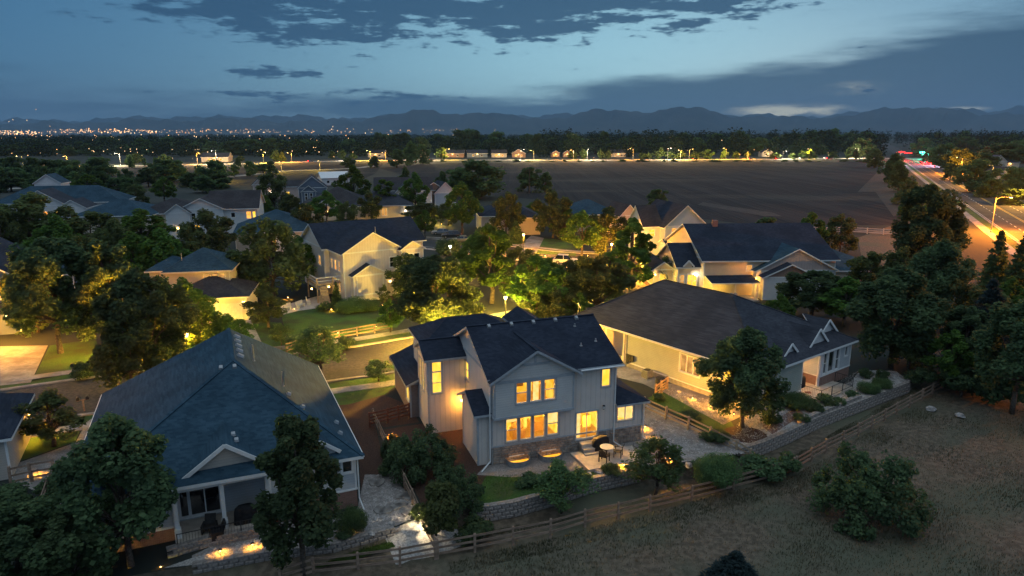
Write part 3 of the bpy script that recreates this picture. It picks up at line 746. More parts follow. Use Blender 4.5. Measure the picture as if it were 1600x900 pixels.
def gablet(H, u, v, z, w, rise, depth, mat, wallm, slope_back=0.0):
    """small decorative gable sitting on a roof slope"""
    h = w/2; V = lambda x, y, q: (round(x,4), round(y,4), round(q,4))
    A, B, Cc, D = V(u-h,v,z), V(u,v,z+rise), V(u,v+depth,z+rise), V(u-h,v+depth*.05,z)
    E, F = V(u+h,v,z), V(u+h,v+depth*.05,z)
    mb = roof_mesh([[A,B,Cc,D][::-1] if False else [A, B, Cc, D][::-1], [B, E, F, Cc][::-1]], .14)
    k = .25
    mb.poly([(u-h+k, v+k*.8, z-.25), (u+h-k, v+k*.8, z-.25), (u+h-k, v+k*.8, z), (u, v+k*.8, z+rise-.16), (u-h+k, v+k*.8, z)], 3)
    # barge boards
    mb.beam((u-h-.04, v-.02, z-.10), (u, v-.02, z+rise-.08), .05, .22, 1); mb.beam((u, v-.025, z+rise-.08), (u+h+.04, v-.025, z-.10), .05, .22, 1)
    return mb.build('gable', [mat, H.trim, 'soffit', wallm], H.e)
def stone_band(H, P, a0, a1, z0, z1, seed=1, holes=()):
    """individual facing stones, proud and uneven, joined into one part"""
    r = random.Random(seed); mb = MB(); z = z0
    while z < z1-.08:
        h = min(r.uniform(.18, .34), z1-z); a = a0
        while a < a1-.05:
            w = min(r.uniform(.25, .6), a1-a); o = r.uniform(.03, .08); g = .012
            if not any(h0 < a+w/2 < h1 and k0 < z+h/2 < k1 for h0, h1, k0, k1 in holes):
                j = lambda: r.uniform(0, .025)
                pts = [P(a+g+j(), 0, z+g+j()), P(a+w-g-j(), 0, z+g+j()), P(a+w-g-j(), 0, z+h-g-j()), P(a+g+j(), 0, z+h-g-j())]
                c = [P(a+g+.03, o, z+g+.03), P(a+w-g-.03, o, z+g+.03), P(a+w-g-.03, o, z+h-g-.03), P(a+g+.03, o, z+h-g-.03)]
                mb.add(pts+c, [(4,5,6,7), (0,1,5,4), (1,2,6,5), (2,3,7,6), (3,0,4,7)])
            a += w
        z += h
    o = mb.build('stone_facing', 'stone', H.e); o['kind'] = 'stuff'; return o
def frame(p0, p1):
    p0 = Vector((*p0, 0)); p1 = Vector((*p1, 0)); d = (p1-p0).normalized(); n = Vector((d.y, -d.x, 0))
    return lambda a, o, z: p0+d*a+n*o+Vector((0, 0, z))

# ================================================================== the two-storey house in the middle
HM = House('house', 'two-storey grey house in the centre with navy roof and bright yellow windows', (-1.5, 46.33), 19.4, 'grey_trim')
def main_house():
    H = HM; W = 'siding_grey'; R = 'roof_navy'
    wl = [('f', 1.58, 1.66, .92, 1.80, 'dh', 'clear'), ('f', 2.68, 1.66, .92, 1.80, 'fx', 'clear'), ('f', 3.76, 1.66, .90, 1.80, 'fx', 'clear'), ('f', 4.86, 1.70, .92, 1.80, 'dh', 'clear'),
          ('f', 7.70, .98, 1.80, 2.15, 'door', 'clear'), ('f', 9.22, 5.02, .72, 1.40, 'fx', 'lit'), ('l', 6.4, 4.5, .95, 1.45, 'dh', 'lit'), ('f', 3.27, 4.3, 3.3, 2.2, 'hole', None)]
    H.block(0, 10.05, 0, 10, 0, 6.85, W, ('gable', 'u', .46, .42, R), wl, 1.42, 'foundation')
    roof = [c for c in H.e.children if c.name.startswith('roof')][0]
    P = frame((0, 0), (10.05, 0))
    stone_band(H, P, 0.12, 10.0, .05, 1.36, 3, [(6.6, 8.8, .8, 2)])
    # lit rooms behind the real openings
    H.room(.7, 5.7, .2, 3.2, 1.05, 3.70, 'lit_wall', 'lit_floor'); H.room(6.3, 9.2, .2, 3.4, 1.0, 3.70, 'lit_wall', 'lit_floor'); H.room(1.4, 5.0, -.28, 3.2, 4.1, 6.6, 'lit_wall_soft', 'lit_floor')
    def furnish(name, mb, mats): mb.build(name, mats, H.e)
    mb = MB()
    mb.box(2.2, 1.6, 1.75, 3.1, 1.9, 2.6); mb.box(2.15, 1.4, 1.05, 3.2, 2.2, 1.8); mb.box(3.9, 2.2, 1.05, 5.2, 3.0, 1.9); mb.box(1.0, 2.9, 1.05, 1.9, 3.1, 2.3)
    furnish('furniture', mb, 'room_wood')
    for a in ((4.4, .22, 2.62, 5.3, .25, 3.46), (1.15, .22, 3.1, 2.05, .25, 3.46)): H.box('blind', *a, 'lit_pale')
    for a in ((2.0, 3.0, 4.15, 2.6, 3.12, 6.1), (4.15, 1.2, 4.1, 4.75, 2.6, 5.4), (1.75, .4, 5.75, 2.6, .5, 6.5)): H.box('wardrobe', *a, 'room_wood')
    mb = MB(); mb.lathe((4.35, .5, 6.2), [(.10, -.05), (.20, 0), (.20, .22), (.14, .28)], 12)
    furnish('lamp_shade', mb, 'lit_pale')
    for u, v, z0, z1 in ((3.15, -.2, 4.75, 6.4), (6.75, .12, 1.05, 3.05)):
        mb = MB()
        for k in range(10): mb.poly([(u+.045*k, v+.03*(k % 2), z0), (u+.045*(k+1), v+.03*((k+1) % 2), z0), (u+.045*(k+1), v+.03*((k+1) % 2), z1), (u+.045*k, v+.03*(k % 2), z1)])
        furnish('curtain', mb, 'lit_pale')
    mb = MB(); mb.box(8.2, 1.8, 1.0, 8.9, 2.6, 1.95); mb.box(6.9, 2.3, 1.0, 7.6, 3.0, 1.8)
    furnish('dining_chair', mb, 'room_wood')
    # upper bay that overhangs, with board trim and gable
    bw = [('f', 2.18, 4.80, .88, 1.58, 'dh', 'clear'), ('f', 3.27, 4.80, .88, 1.58, 'fx', 'clear'), ('f', 4.36, 4.80, .90, 1.58, 'dh', 'clear')]
    H.block(0.06, 6.3, -.5, -.012, 3.86, 6.55, 'siding_grey_front', None, bw, gable='siding_grey_front', skip='b')
    mb = MB()
    mb.box(.0, -.56, 3.72, 6.36, -.014, 3.90); mb.box(.0, -.54, 6.46, 6.36, -.50, 6.66)
    mb.poly([(.0, -.48, 6.6), (6.36, -.48, 6.6), (6.36, -.48, 6.75), (3.2, -.48, 8.55), (.0, -.48, 6.75)], 1)
    mb.box(2.05, -.53, 7.62, 4.35, -.485, 7.78); mb.box(3.12, -.531, 7.78, 3.28, -.485, 8.45)
    mb.build('gable_trim', ['grey_trim', 'siding_grey_front'], H.e)
    sl = .585; V = lambda *a: tuple(round(q, 4) for q in a)
    ze = 6.72; zr = ze+sl*3.62
    g1 = [V(-.42, -.95, ze), V(3.2, -.95, zr), V(3.2, 4.6, zr), V(-.42, 4.6, ze)]; g2 = [V(3.2, -.95, zr), V(6.82, -.95, ze), V(6.82, 4.6, ze), V(3.2, 4.6, zr)]
    # keep the cross gable above the main slope only
    def main_z(v): return 6.85-.46*.42+.2+.46*(v+.42)
    vr = (zr-6.85+.46*.42-.2)/.46-.42; ve = (ze-6.85+.46*.42-.2)/.46-.42
    g1 = [V(-.42, -.95, ze), V(3.2, -.95, zr), V(3.2, vr+.05, zr), V(-.42, max(ve, -.5)+.02, ze)][::-1]; g2 = [V(3.2, -.95, zr), V(6.82, -.95, ze), V(6.82, max(ve, -.5)+.02, ze), V(3.2, vr+.05, zr)][::-1]
    H.roof([g1[::-1] if False else g1, g2], R, .2)
    # rear cross gable and rear left roof that peep over the ridge
    H.block(5.6, 8.0, 6.2, 13.0, 6.7, 7.45, W, ('gable', 'v', .6, .3, R), trim=False)
    H.block(-2.6, 6, 10.02, 15.2, 0, 6.6, W, ('hip', 'u', .52, .4, R))
    # stair tower on the left
    tw = [('f', -2.42, 3.45, .80, 2.65, 'tall', 'lit'), ('l', 8.45, 3.2, .72, 2.55, 'tall', 'lit'), ('l', 9.45, 3.2, .72, 2.55, 'tall', 'lit')]
    H.block(-3.2, -.01, 6.8, 10.5, 0, 6.35, W, ('gable', 'u', .5, .3, R), tw)
    # garage wing beyond it
    gw = [('l', 9.0+2.6, 1.2, 1.5, 1.6, 'sl', 'lit')]
    H.block(-3.95, 2.0, 10.55, 18.2, 0, 3.05, 'brick_grey', ('gable', 'v', .42, .4, R), gw)
    # fireplace bump-out with its own little roof
    H.block(-1.0, -.01, .25, 4.3, 0, 4.05, W, None, (), .0)
    V2 = [V(-1.35, -.1, 4.08), V(.1, -.1, 4.08), V(.1, 2.3, 5.2), V(-1.35, 2.3, 5.2)]; V3 = [V(-1.35, 2.3, 5.2), V(.1, 2.3, 5.2), V(.1, 4.65, 4.08), V(-1.35, 4.65, 4.08)]
    H.roof([V2, V3], R, .18); mb = MB(); mb.poly([(-1.0, 4.3, 4.05), (-1.0, .25, 4.05), (-1.0, 2.3, 5.0)]); mb.build('gable', W, H.e)
    # one-storey wing on the right
    ww = [('f', 11.02, 1.98, 1.42, 1.42, 'sl', 'clear')]
    H.block(10.06, 12.55, .02, 7, 0, 3.42, W, None, ww, 1.38)
    stone_band(H, frame((10.06, .02), (12.55, .02)), 0.0, 2.4, .05, 1.32, 5)
    H.room(10.15, 12.4, .22, 2.4, 1.05, 3.35, 'lit_pale', 'lit_wall')
    mb = MB(); mb.box(10.4, 1.5, 1.05, 11.2, 2.2, 2.35); mb.box(11.1, 1.9, 2.2, 11.5, 2.0, 2.6); mb.build('furniture', 'room_wood', H.e)
    A, B, Cc, D, E = V(10.06, -.4, 3.46), V(12.97, -.4, 3.46), V(12.97, 7.4, 3.46), V(10.06, 7.4, 4.75), V(10.06, 2.6, 4.75)
    H.roof([[A, B, E], [B, Cc, D, E]], R, .18)
    # ridge vents, pipes, downspouts, porch light, steps
    zr = 6.85+.46*5+.2
    for u in (1.34, 3.2, 5.05, 6.95, 8.8): H.vent(u, 4.72, zr-.13, roof, slope=.43)
    for u, v in ((8.3, 3.9), (7.9, 1.8), (9.3, 2.1)): H.pipe(u, v, 7.05+.46*v, .22, roof, .06)
    for u in (-.14, 10.0, 12.6):
        mb = MB(); vv = -.10; zt = 6.7 if u < 5 else (6.6 if u < 11 else 3.3)
        mb.tube((u, vv, zt), (u, vv, .35), .05, .05, 6)
        mb.tube((u, vv, .36), (u-.9 if u < 5 else u+.5, vv-.75, .06), .05, .05, 6); mb.build('downspout', 'white_trim', H.e)
    mb = MB()
    for k, z in enumerate((.26, .52, .78)): mb.box(7.0, -1.35+.35*k, .0, 8.7, -.05-.004*k, z+.02)
    mb.build('door_steps', 'patio_concrete', H.e)
    H.lamp(9.05, -.12, 3.35, 0, WARM, 'white_trim', .06)
    H.lamp(-.45, 6.5, 2.7, 42, AMBER, 'bulb_amber', .06)  # unseen lamp added behind the bump-out to cast the tower's orange glow
    # ceiling lamps of the lit rooms, whose light spills over patio and lawn
    for u, v, z, P in ((7.7, .8, 3.45, 230), (3.2, 1.0, 3.45, 26), (11.1, 1.0, 3.2, 14), (3.2, .8, 6.35, 14)):
        mb = MB(); mb.lathe((u, v, z), [(.16, .12), (.2, .05), (.12, 0)], 10); o = mb.build('ceiling_lamp', 'lit_pale', H.e); lamp((u, v, z-.1), P, WARM, .12, o)
    # two window wells with curved metal rims, a glowing sheet inside standing in for basement light
    for u in (1.95, 4.55):
        mb = MB(); n = 12; pts = []
        for i in range(n+1):
            t = math.pi*i/n; pts.append((u-.88*math.cos(t), -.08-.95*math.sin(t)**.6))
        for (x0, y0), (x1, y1) in zip(pts, pts[1:]):
            mb.poly([(x0, y0, -.9), (x1, y1, -.9), (x1, y1, .42), (x0, y0, .42)], 0); mb.poly([(x0*1.0+(x0-u)*.05, y0-.05, -.1), (x1+(x1-u)*.05, y1-.05, -.1), (x1+(x1-u)*.05, y1-.05, .44), (x0+(x0-u)*.05, y0-.05, .44)], 0)
            mb.poly([(x0, y0, .42), (x1, y1, .42), (x1+(x1-u)*.05, y1-.05, .44), (x0+(x0-u)*.05, y0-.05, .44)], 0)
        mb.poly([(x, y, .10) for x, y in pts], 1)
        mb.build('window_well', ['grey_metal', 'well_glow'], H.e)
        mb = MB(); mb.box(u-.6, -.06, .44, u+.6, -.01, .52); mb.build('window_head', 'white_trim', H.e)
main_house()
def ridge_caps(H, segs, mat, w=.26):
    for a, b in segs:
        mb = MB(); mb.beam(a, b, w, .07); mb.build('ridge_cap', mat, H.e)
ridge_caps(HM, [((-.42, 5, 9.36), (10.47, 5, 9.36)), ((3.2, -.95, 8.85), (3.2, 4.5, 8.85)), ((-3.5, 8.65, 7.48), (-.1, 8.65, 7.48))], 'roof_navy')
mb = MB(); mb.tube((6.9, -.47, 6.70), (10.5, -.47, 6.70), .07, .07, 6); mb.build('gutter', 'white_trim', HM.e)

# ================================================================== ranch house on the left
HL = House('house', 'single-storey ranch house with wide blue hipped roof in the left foreground', (-9.57, 40.5), 24)
def left_ranch():
    H = HL; R = 'roof_blue'; W = 'siding_bluegrey'
    V = lambda *a: tuple(round(q, 4) for q in a)
    A, B, Cc, D = V(-16.75, .55, 3.7), V(0, .0, 3.7), V(0, 19.2, 3.7), V(-16.75, 19.2, 3.7); E, F = V(-7.05, 10.3, 7.95), V(-7.05, 19.2, 7.95)
    roof = H.roof([[A, B, E], [B, Cc, F, E], [D, A, E, F]], R, .22)
    wins = [('f', -1.0, 2.5, .62, .95, 'fx', 'dark')]
    H.block(-5.8, -.45, .45, 19, 0, 3.55, W, None, wins, 1.25, 'brick')
    mb = MB(); mb.poly([(-.45, 19, 3.5), (-16.3, 19, 3.5), (-7.05, 19, 7.7)]); mb.build('gable', W, H.e)
    # recessed covered patio with sliding door and posts
    pw = [('f', -9.55, .5, 1.75, 2.15, 'door', 'dark'), ('f', -10.75, .5, .5, 2.15, 'fx', 'dark')]
    H.block(-11.2, -5.81, 2.6, 19, 0, 3.5, W, None, pw)
    H.block(-16.3, -11.21, 1.0, 19, 0, 3.5, W, None, [('f', -13.8, 1.3, 1.6, 1.4, 'sl', 'dark')], .9, 'brick')
    for u in (-11.1, -8.5, -5.9):
        mb = MB(); mb.box(u-.12, .58, .05, u+.12, .82, 3.5); mb.box(u-.18, .52, .05, u+.18, .88, .9); mb.build('porch_post', 'white_trim', H.e)
    mb = MB(); mb.box(-11.2, .6, 3.2, -5.8, .82, 3.52); mb.build('porch_beam', 'white_trim', H.e)
    H.box('patio_slab', -11.2, -.6, 0, -5.8, 2.58, .3, 'patio_concrete')
    # gable over the patio roof
    gz = 3.95; mbp = [V(-10.5, .95, gz), V(-8.1, .95, 5.65), V(-8.1, 4.7, 5.65), V(-10.5, 1.6, gz)][::-1]; mbq = [V(-8.1, .95, 5.65), V(-5.7, .95, gz), V(-5.7, 1.6, gz), V(-8.1, 4.7, 5.65)][::-1]
    g = roof_mesh([mbp, mbq], .16); g.poly([(-10.1, 1.25, gz-.1), (-6.1, 1.25, gz-.1), (-8.1, 1.25, 5.5)], 3)
    g.beam((-10.55, .93, gz-.12), (-8.1, .93, 5.57), .06, .24, 1); g.beam((-8.1, .925, 5.57), (-5.65, .925, gz-.12), .06, .24, 1)
    gb = g.build('gable', [R, 'white_trim', 'soffit', 'siding_taupe'], H.e)
    for u, v, z in ((-7.55, 3.0, 5.28), (-7.4, 2.2, 5.2)): H.vent(u, v, z, gb, slope=.1)
    # second small gable by the right corner, mostly behind a tree
    gablet(H, -2.6, .45, 4.15, 2.4, .9, 2.2, R, W)
    # roof vents
    def zs(u): return 7.95-(u+7.05)*4.25/7.05
    for k in range(5):
        u = -6.5; v = 12.0+1.35*k; H.vent(u, v, zs(u), roof, sx=.55, sy=.34, slope=-.0).rotation_euler = (0, math.atan(.6), 0)
    for u, v in ((-7.9, 9.6), (-7.0, 9.55)): H.vent(u, v, 3.7+4.25*(v-.3)/10.0+.0, roof, slope=.42)
    H.pipe(-5.6, 12.2, zs(-5.6), 1.3, roof, .06); H.pipe(-3.9, 8.6, zs(-3.9), 1.1, roof, .05)
    for u, v in ((-3.7, 7.0), (-3.0, 5.3), (-1.0, 2.6), (-.9, 4.6)):
        H.vent(u, v, zs(u), roof, sx=.3, sy=.3).rotation_euler = (0, math.atan(.6), 0)
    mb = MB(); mb.tube((-.35, .32, 3.5), (-.35, .32, .6), .05, .05, 6); mb.tube((-.35, .32, .62), (-.2, -.3, .05), .05, .05, 6); mb.build('downspout', 'white_trim', H.e)
    mb = MB(); mb.tube((0.02, .1, 3.60), (0.02, 19.1, 3.60), .07, .07, 6); mb.tube((-16.77, .6, 3.60), (-16.77, 19.1, 3.6), .07, .07, 6); mb.build('gutter', 'white_trim', H.e)
left_ranch()
ridge_caps(HL, [((-7.05, 10.3, 7.96), (-7.05, 19.2, 7.96)), ((-16.75, .55, 3.71), (-7.05, 10.3, 7.96)), ((0, 0, 3.71), (-7.05, 10.3, 7.96))], 'roof_blue')

# ================================================================== ranch house on the right
HR = House('house', 'long ranch house on the right with hipped grey roof and glowing cream side wall', (34.5, 65.05), 37)
def right_ranch():
    H = HR; R = 'roof_grey'; W = 'siding_sage'
    V = lambda *a: tuple(round(q, 4) for q in a)
    ze = 3.9; A, B, Cc, D = V(-16.6, 0, ze), V(0, 0, ze), V(0, 24, ze), V(-16.6, 24.0, ze); E, F = V(-8.4, 9.0, 8.0), V(-8.4, 18.0, 8.0)
    roof = H.roof([[A, B, E], [B, Cc, F, E], [Cc, D, F], [D, A, E, F]], R, .22)
    lw = [('l', 7.9, 1.55, 2.3, 1.75, 'triple', 'dim'), ('l', 3.6, 1.6, 1.2, 1.5, 'dh', 'lit')]
    H.block(-16.1, -9.1, .5, 16.2, 0, 3.75, W, None, lw, .55)
    # recessed side porch with posts, then the rear wing
    H.block(-14.4, -9.1, 16.21, 19.6, 0, 3.75, 'siding_white', None, [('l', 17.6, 1.0, .95, 2.1, 'fx', 'lit')])
    H.block(-16.1, -.6, 19.61, 23.5, 0, 3.75, 'siding_cream', None, ())
    for v in (16.5, 19.3):
        mb = MB(); mb.box(-16.1, v-.1, .0, -15.9, v+.1, 3.7); mb.box(-16.2, v-.18, .0, -15.8, v+.18, 1.0); mb.build('porch_post', 'cream_trim', H.e)
    H.box('porch_slab', -16.3, 16.3, 0, -14.41, 19.55, .35, 'patio_concrete')
    H.box('porch_step', -17.3, 17.0, 0, -16.31, 19.0, .17, 'patio_concrete')
    # front: lit recess with patio, then window bay on a brick base
    H.block(-9.09, -5.9, 3.2, 16, 0, 3.75, 'siding_cream', None, [('f', -7.6, .45, 1.7, 2.1, 'door', 'dim')])
    H.block(-5.89, -.45, .45, 16, 0, 3.75, 'siding_bluegrey', None, [('f', -5.25, 1.35, .62, 2.05, 'dh', 'dark'), ('f', -4.15, 1.35, 1.05, 2.05, 'fx', 'dark'), ('f', -3.0, 1.35, .62, 2.05, 'dh', 'dark'), ('f', -1.35, 2.4, .55, .95, 'fx', 'dark')], 1.2, 'brick')
    mb = MB(); mb.box(-6.1, .5, .1, -5.9, .72, 3.7); mb.build('porch_post', 'white_trim', H.e)
    mb = MB(); mb.box(-9.1, .5, 3.4, -5.9, .7, 3.72); mb.build('porch_beam', 'white_trim', H.e)
    H.box('patio_slab', -9.3, -1.6, 0, -3.4, 3.18, .22, 'patio_concrete')
    def fs(v): return ze+(8.0-ze)*v/9.0
    gablet(H, -5.85, .9, fs(.9)+.05, 3.2, 1.5, 3.4, R, 'siding_white'); gablet(H, -2.75, 1.7, fs(1.5), 3.4, 1.5, 2.9, R, 'siding_white'); gablet(H, -10.6, .9, fs(.9), 2.2, 1.0, 2.2, R, 'siding_white')
    for u, v in ((-8.1, 9.4), (-7.7, 9.2)): H.vent(u, v, 7.86, roof, slope=.3)
    mb = MB(); mb.tube((-16.62, .1, 3.8), (-16.62, 23.9, 3.8), .07, .07, 6); mb.build('gutter', 'cream_trim', H.e)
    mb = MB(); mb.tube((-16.2, 16.1, 3.7), (-16.2, 16.1, .1), .05, .05, 6); mb.build('downspout', 'cream_trim', H.e)
    mb = MB(); mb.lathe((0, 0, 0), [(.01, -.03), (.3, .02), (.38, .09)], 14); d = mb.build('satellite_dish', 'cream_trim', roof); d.location = (-16.2, 23.4, 5.1); d.rotation_euler = (1.1, .0, .9)
    mb = MB(); mb.tube((-16.2, 23.6, 3.9), (-16.2, 23.4, 5.0), .03, .03, 6); mb.build('dish_mast', 'grey_metal', roof)
    H.lamp(-14.6, 17.0, 2.6, 380, WARM, 'bulb_warm', .08)
    H.lamp(-16.3, 21.4, 2.9, 350, AMBER, 'bulb_amber', .06)
    H.lamp(-7.5, 1.6, 3.45, 150, (1.0, .55, .22), 'bulb_warm', .08)
right_ranch()
ridge_caps(HR, [((-8.4, 9, 8.01), (-8.4, 18, 8.01)), ((-16.6, 0, 3.91), (-8.4, 9, 8.01)), ((0, 0, 3.91), (-8.4, 9, 8.01)), ((-16.6, 24, 3.91), (-8.4, 18, 8.01))], 'roof_grey')
# ================================================================== the other houses of the neighbourhood
def grey_house():
    c = at(540, 472); H = House('house', 'tall grey two-storey house with warm-lit white trim and lawn before it', (c.x, c.y), 33); R = 'roof_navy'
    H.block(0, 9.0, 0, 8, 0, 7.1, 'siding_grey', ('gable', 'v', .58, .45, R), [('f', 7.6, 4.4, 1.0, 1.5, 'dh', 'dark'), ('l', 2.0, 4.2, .9, 1.5, 'dh', 'dim'), ('l', 3.6, 4.2, .9, 1.5, 'dh', 'orange'), ('l', 5.2, 4.2, .9, 1.5, 'dh', 'dim'), ('l', 2.2, 1.0, 1.0, 1.9, 'dh', 'dim'), ('l', 4.0, 1.0, 1.0, 1.9, 'dh', 'lit'), ('f', 8.0, 1.6, .8, 1.0, 'fx', 'dark')])
    H.block(-.8, 15.5, 6.2, 17, 0, 7.1, 'siding_grey', ('gable', 'u', .55, .5, R), [('l', 8.5, 4.2, 1.2, 1.5, 'dh', 'dim')])
    H.block(.9, 5.9, -1.3, -.01, 0, 3.9, 'siding_grey', ('gable', 'v', .55, .35, R), gable='siding_grey')
    mb = MB()
    for a, b, c_, d in ((1.3, 5.5, .95, 1.12), (1.3, 5.5, 3.75, 3.92)): mb.box(a, -1.36, c_, b, -1.302, d)
    for a in (1.3, 5.33): mb.box(a, -1.358, 1.12, a+.17, -1.302, 3.75)
    H.part('panel_frame', mb, 'white_trim')
    H.block(8.6, 12.2, -.9, 6, 0, 7.0, 'siding_grey', ('gable', 'v', .6, .35, R), [('f', 10.0, 3.4, .9, 2.9, 'tall', 'dark'), ('f', 11.1, 3.4, .9, 2.9, 'tall', 'dark'), ('l', 1.4, 3.6, .8, 2.6, 'tall', 'dim')])
    H.block(10.5, 17.5, 4, 12, 0, 3.0, 'siding_grey', ('hip', 'v', .5, .4, R), [('r', 7, 1, 2, 1.4, 'sl', 'lit')])
    rf = [k for k in H.e.children if k.name.startswith('roof')][0]
    H.pipe(6.2, 3.0, 9.2, 1.0, rf, .06)
    # raised deck with railing on the left side
    mb = MB(); mb.box(-3.6, 1.5, 2.55, -.02, 6.2, 2.75); H.part('deck', mb, 'deck_wood')
    for u, v in ((-3.5, 1.6), (-3.5, 6.1), (-1.2, 1.6)):
        H.box('deck_post', u-.09, v-.09, 0, u+.09, v+.09, 3.65, 'deck_wood')
    mb = MB(); mb.box(-3.6, 1.5, 3.55, -.05, 1.62, 3.66); mb.box(-3.6, 1.62, 3.55, -3.48, 6.2, 3.66); mb.box(-3.6, 1.52, 3.1, -.05, 1.6, 3.18); mb.box(-3.58, 1.62, 3.1, -3.5, 6.2, 3.18)
    mb.build('deck_railing', 'white_trim', H.e)
    mb = MB()
    for k in range(8): mb.box(-3.5+.0, -0.2+.24*k-1.0, 0, -2.5, .04+.24*k-1.0, .32*(k+1))
    mb.build('deck_stairs', 'deck_wood', H.e)
    H.lamp(-1.8, 1.7, 2.2, 420, AMBER, 'bulb_amber', .12); H.lamp(-3.9, 3.0, 1.9, 300, AMBER, 'bulb_amber', .10)
    H.lamp(7.0, -.15, 2.3, 45, AMBER, 'bulb_amber', .1)
    H.lamp(17.8, 5.5, 2.6, 150, WHITE, 'bulb_white', .2); H.lamp(17.8, 9.0, 2.6, 300, AMBER, 'bulb_amber', .16)
    return H
HG = grey_house()
def garage_house():
    c = at(388, 500); H = House('house', 'house with orange-lit garage front and two-tier blue roof among the left trees', (c.x, c.y), 12, 'cream_trim')
    H.block(-9.5, 0, 0, 8.5, 0, 3.25, 'siding_cream', ('hip', 'u', .42, .45, 'roof_brown'), ())
    H.garage_door(-5.9, 0, 4.8, 2.3); H.garage_door(-1.9, 0, 2.5, 2.3)
    H.block(-10.5, -2.6, 4.2, 13, 2.5, 6.1, 'siding_cream', ('hip', 'u', .5, .5, 'roof_blue'), [('f', -5.4, 4.45, .8, 1.1, 'dh', 'dim'), ('f', -4.5, 4.45, .8, 1.1, 'dh', 'dim'), ('f', -3.6, 4.45, .8, 1.1, 'dh', 'dim')])
    H.block(-13, -9.6, 6, 13, 0, 6.0, 'siding_cream', ('hip', 'v', .5, .5, 'roof_blue'), ())
    H.lamp(-.35, -.16, 2.45, 620, AMBER, 'bulb_amber', .2); H.lamp(-8.6, -.16, 2.45, 420, AMBER, 'bulb_amber', .14)
    rf = [k for k in H.e.children if k.name.startswith('roof')][0]; H.pipe(-8.8, 6.0, 6.8, 1.4, rf, .06)
garage_house()
def cream_house():
    H = House('house', 'sprawling cream house with several navy gables and a bright porch beyond the right ranch', (28.5, 99.5), 3); R = 'roof_navy'
    H.block(0, 20, 0, 20, 0, 5.5, 'siding_cream', ('gable', 'u', .40, .5, R), [('f', 6.9, 3.9, .9, .9, 'fx', 'dim')])
    H.block(7.5, 19.5, -1.2, 12, 0, 4.1, 'siding_white', ('gable', 'v', .52, .4, 'roof_blue'), gable='siding_pink')
    H.block(8.1, 15.9, -2.6, -1.21, 0, 3.4, 'siding_white', ('gable', 'v', .46, .4, R), gable='siding_brown')
    H.block(17, 30, 3, 22, 0, 3.2, 'siding_cream', ('hip', 'v', .36, .5, 'roof_blue'))
    H.block(-3.4, -.01, 1.5, 12, 0, 4.3, 'siding_cream', ('gable', 'u', .5, .45, R), [('f', -1.2, 1.1, 1.5, 2.0, 'grid', 'lit'), ('f', -2.7, 1.1, .7, 2.0, 'dh', 'dim'), ('l', 3.0, .3, 1.0, 2.2, 'fx', 'lit')], .9, 'brick')
    H.block(-6.5, -3.41, 4, 12, 0, 3.4, 'siding_cream', ('gable', 'v', .7, .4, R), [('f', -5.0, .6, 1.0, 2.2, 'fx', 'lit')], .9, 'brick')
    V = lambda *a: tuple(round(q, 4) for q in a)
    H.roof([[V(.2, -3.2, 2.75), V(7.4, -3.2, 2.75), V(7.4, .0, 3.25), V(.2, .0, 3.25)]], R, .16)
    for u in (.5, 3.8, 7.1): H.box('porch_post', u-.08, -3.1, 0, u+.08, -2.94, 2.7, 'cream_trim')
    H.box('porch_slab', .2, -3.3, 0, 7.4, -.01, .2, 'patio_concrete')
    gablet(H, -2.0, .9, 4.5, 1.6, .9, 1.2, R, 'siding_cream')
    mb = MB(); mb.box(4.1, 9.0, 9.0, 4.9, 9.7, 10.3); mb.build('chimney', 'brick', H.e)
    H.lamp(6.7, -.4, 2.2, 420, YEL, 'bulb_warm', .16); H.lamp(1.5, -.4, 2.2, 240, YEL, 'bulb_warm', .08)
    H.lamp(-.7, 1.2, 3.1, 260, WARM, 'bulb_white', .2); H.lamp(-6.4, 3.6, 2.7, 260, AMBER, 'bulb_amber', .2)
    H.lamp(7.4, -1.4, 3.0, 420, AMBER, 'bulb_amber', .05)
    return H
cream_house()
def white_house():
    c = at(1037, 402); H = House('house', 'white two-storey house with steep twin gables at the edge of the dark field', (c.x, c.y), 14)
    H.block(0, 8.8, 0, 13, 0, 6.1, 'siding_paleblue', ('gable', 'v', .88, .5, 'roof_navy'), [('f', 2.4, 4.3, 1.9, 1.4, 'sl', 'orange'), ('f', 6.6, 4.3, 1.6, 1.3, 'sl', 'dark')])
    H.block(-3.6, -.01, 2.0, 9, 0, 6.1, 'siding_white', ('gable', 'u', 1.0, .4, 'roof_brown'), [('f', -1.8, 3.9, 1.2, 1.4, 'dh', 'lit')])
    H.block(-1, 8.5, -3, -.01, 0, 3.0, 'siding_white', ('gable', 'u', .5, .3, 'roof_grey'), [('f', 1.2, .8, 1.4, 1.5, 'sl', 'dim')])
    H.lamp(-3.9, 1.6, 3.0, 300, AMBER, 'bulb_amber', .12)
white_house()
def simple(px, py, rot, label, blocks, lamps=(), trim='white_trim', group=None):
    c = at(px, py); H = House('house', label, (c.x, c.y), rot, trim, group=group)
    for b in blocks: H.block(*b[:8], **(b[8] if len(b) > 8 else {}))
    for l in lamps: H.lamp(*l)
    return H
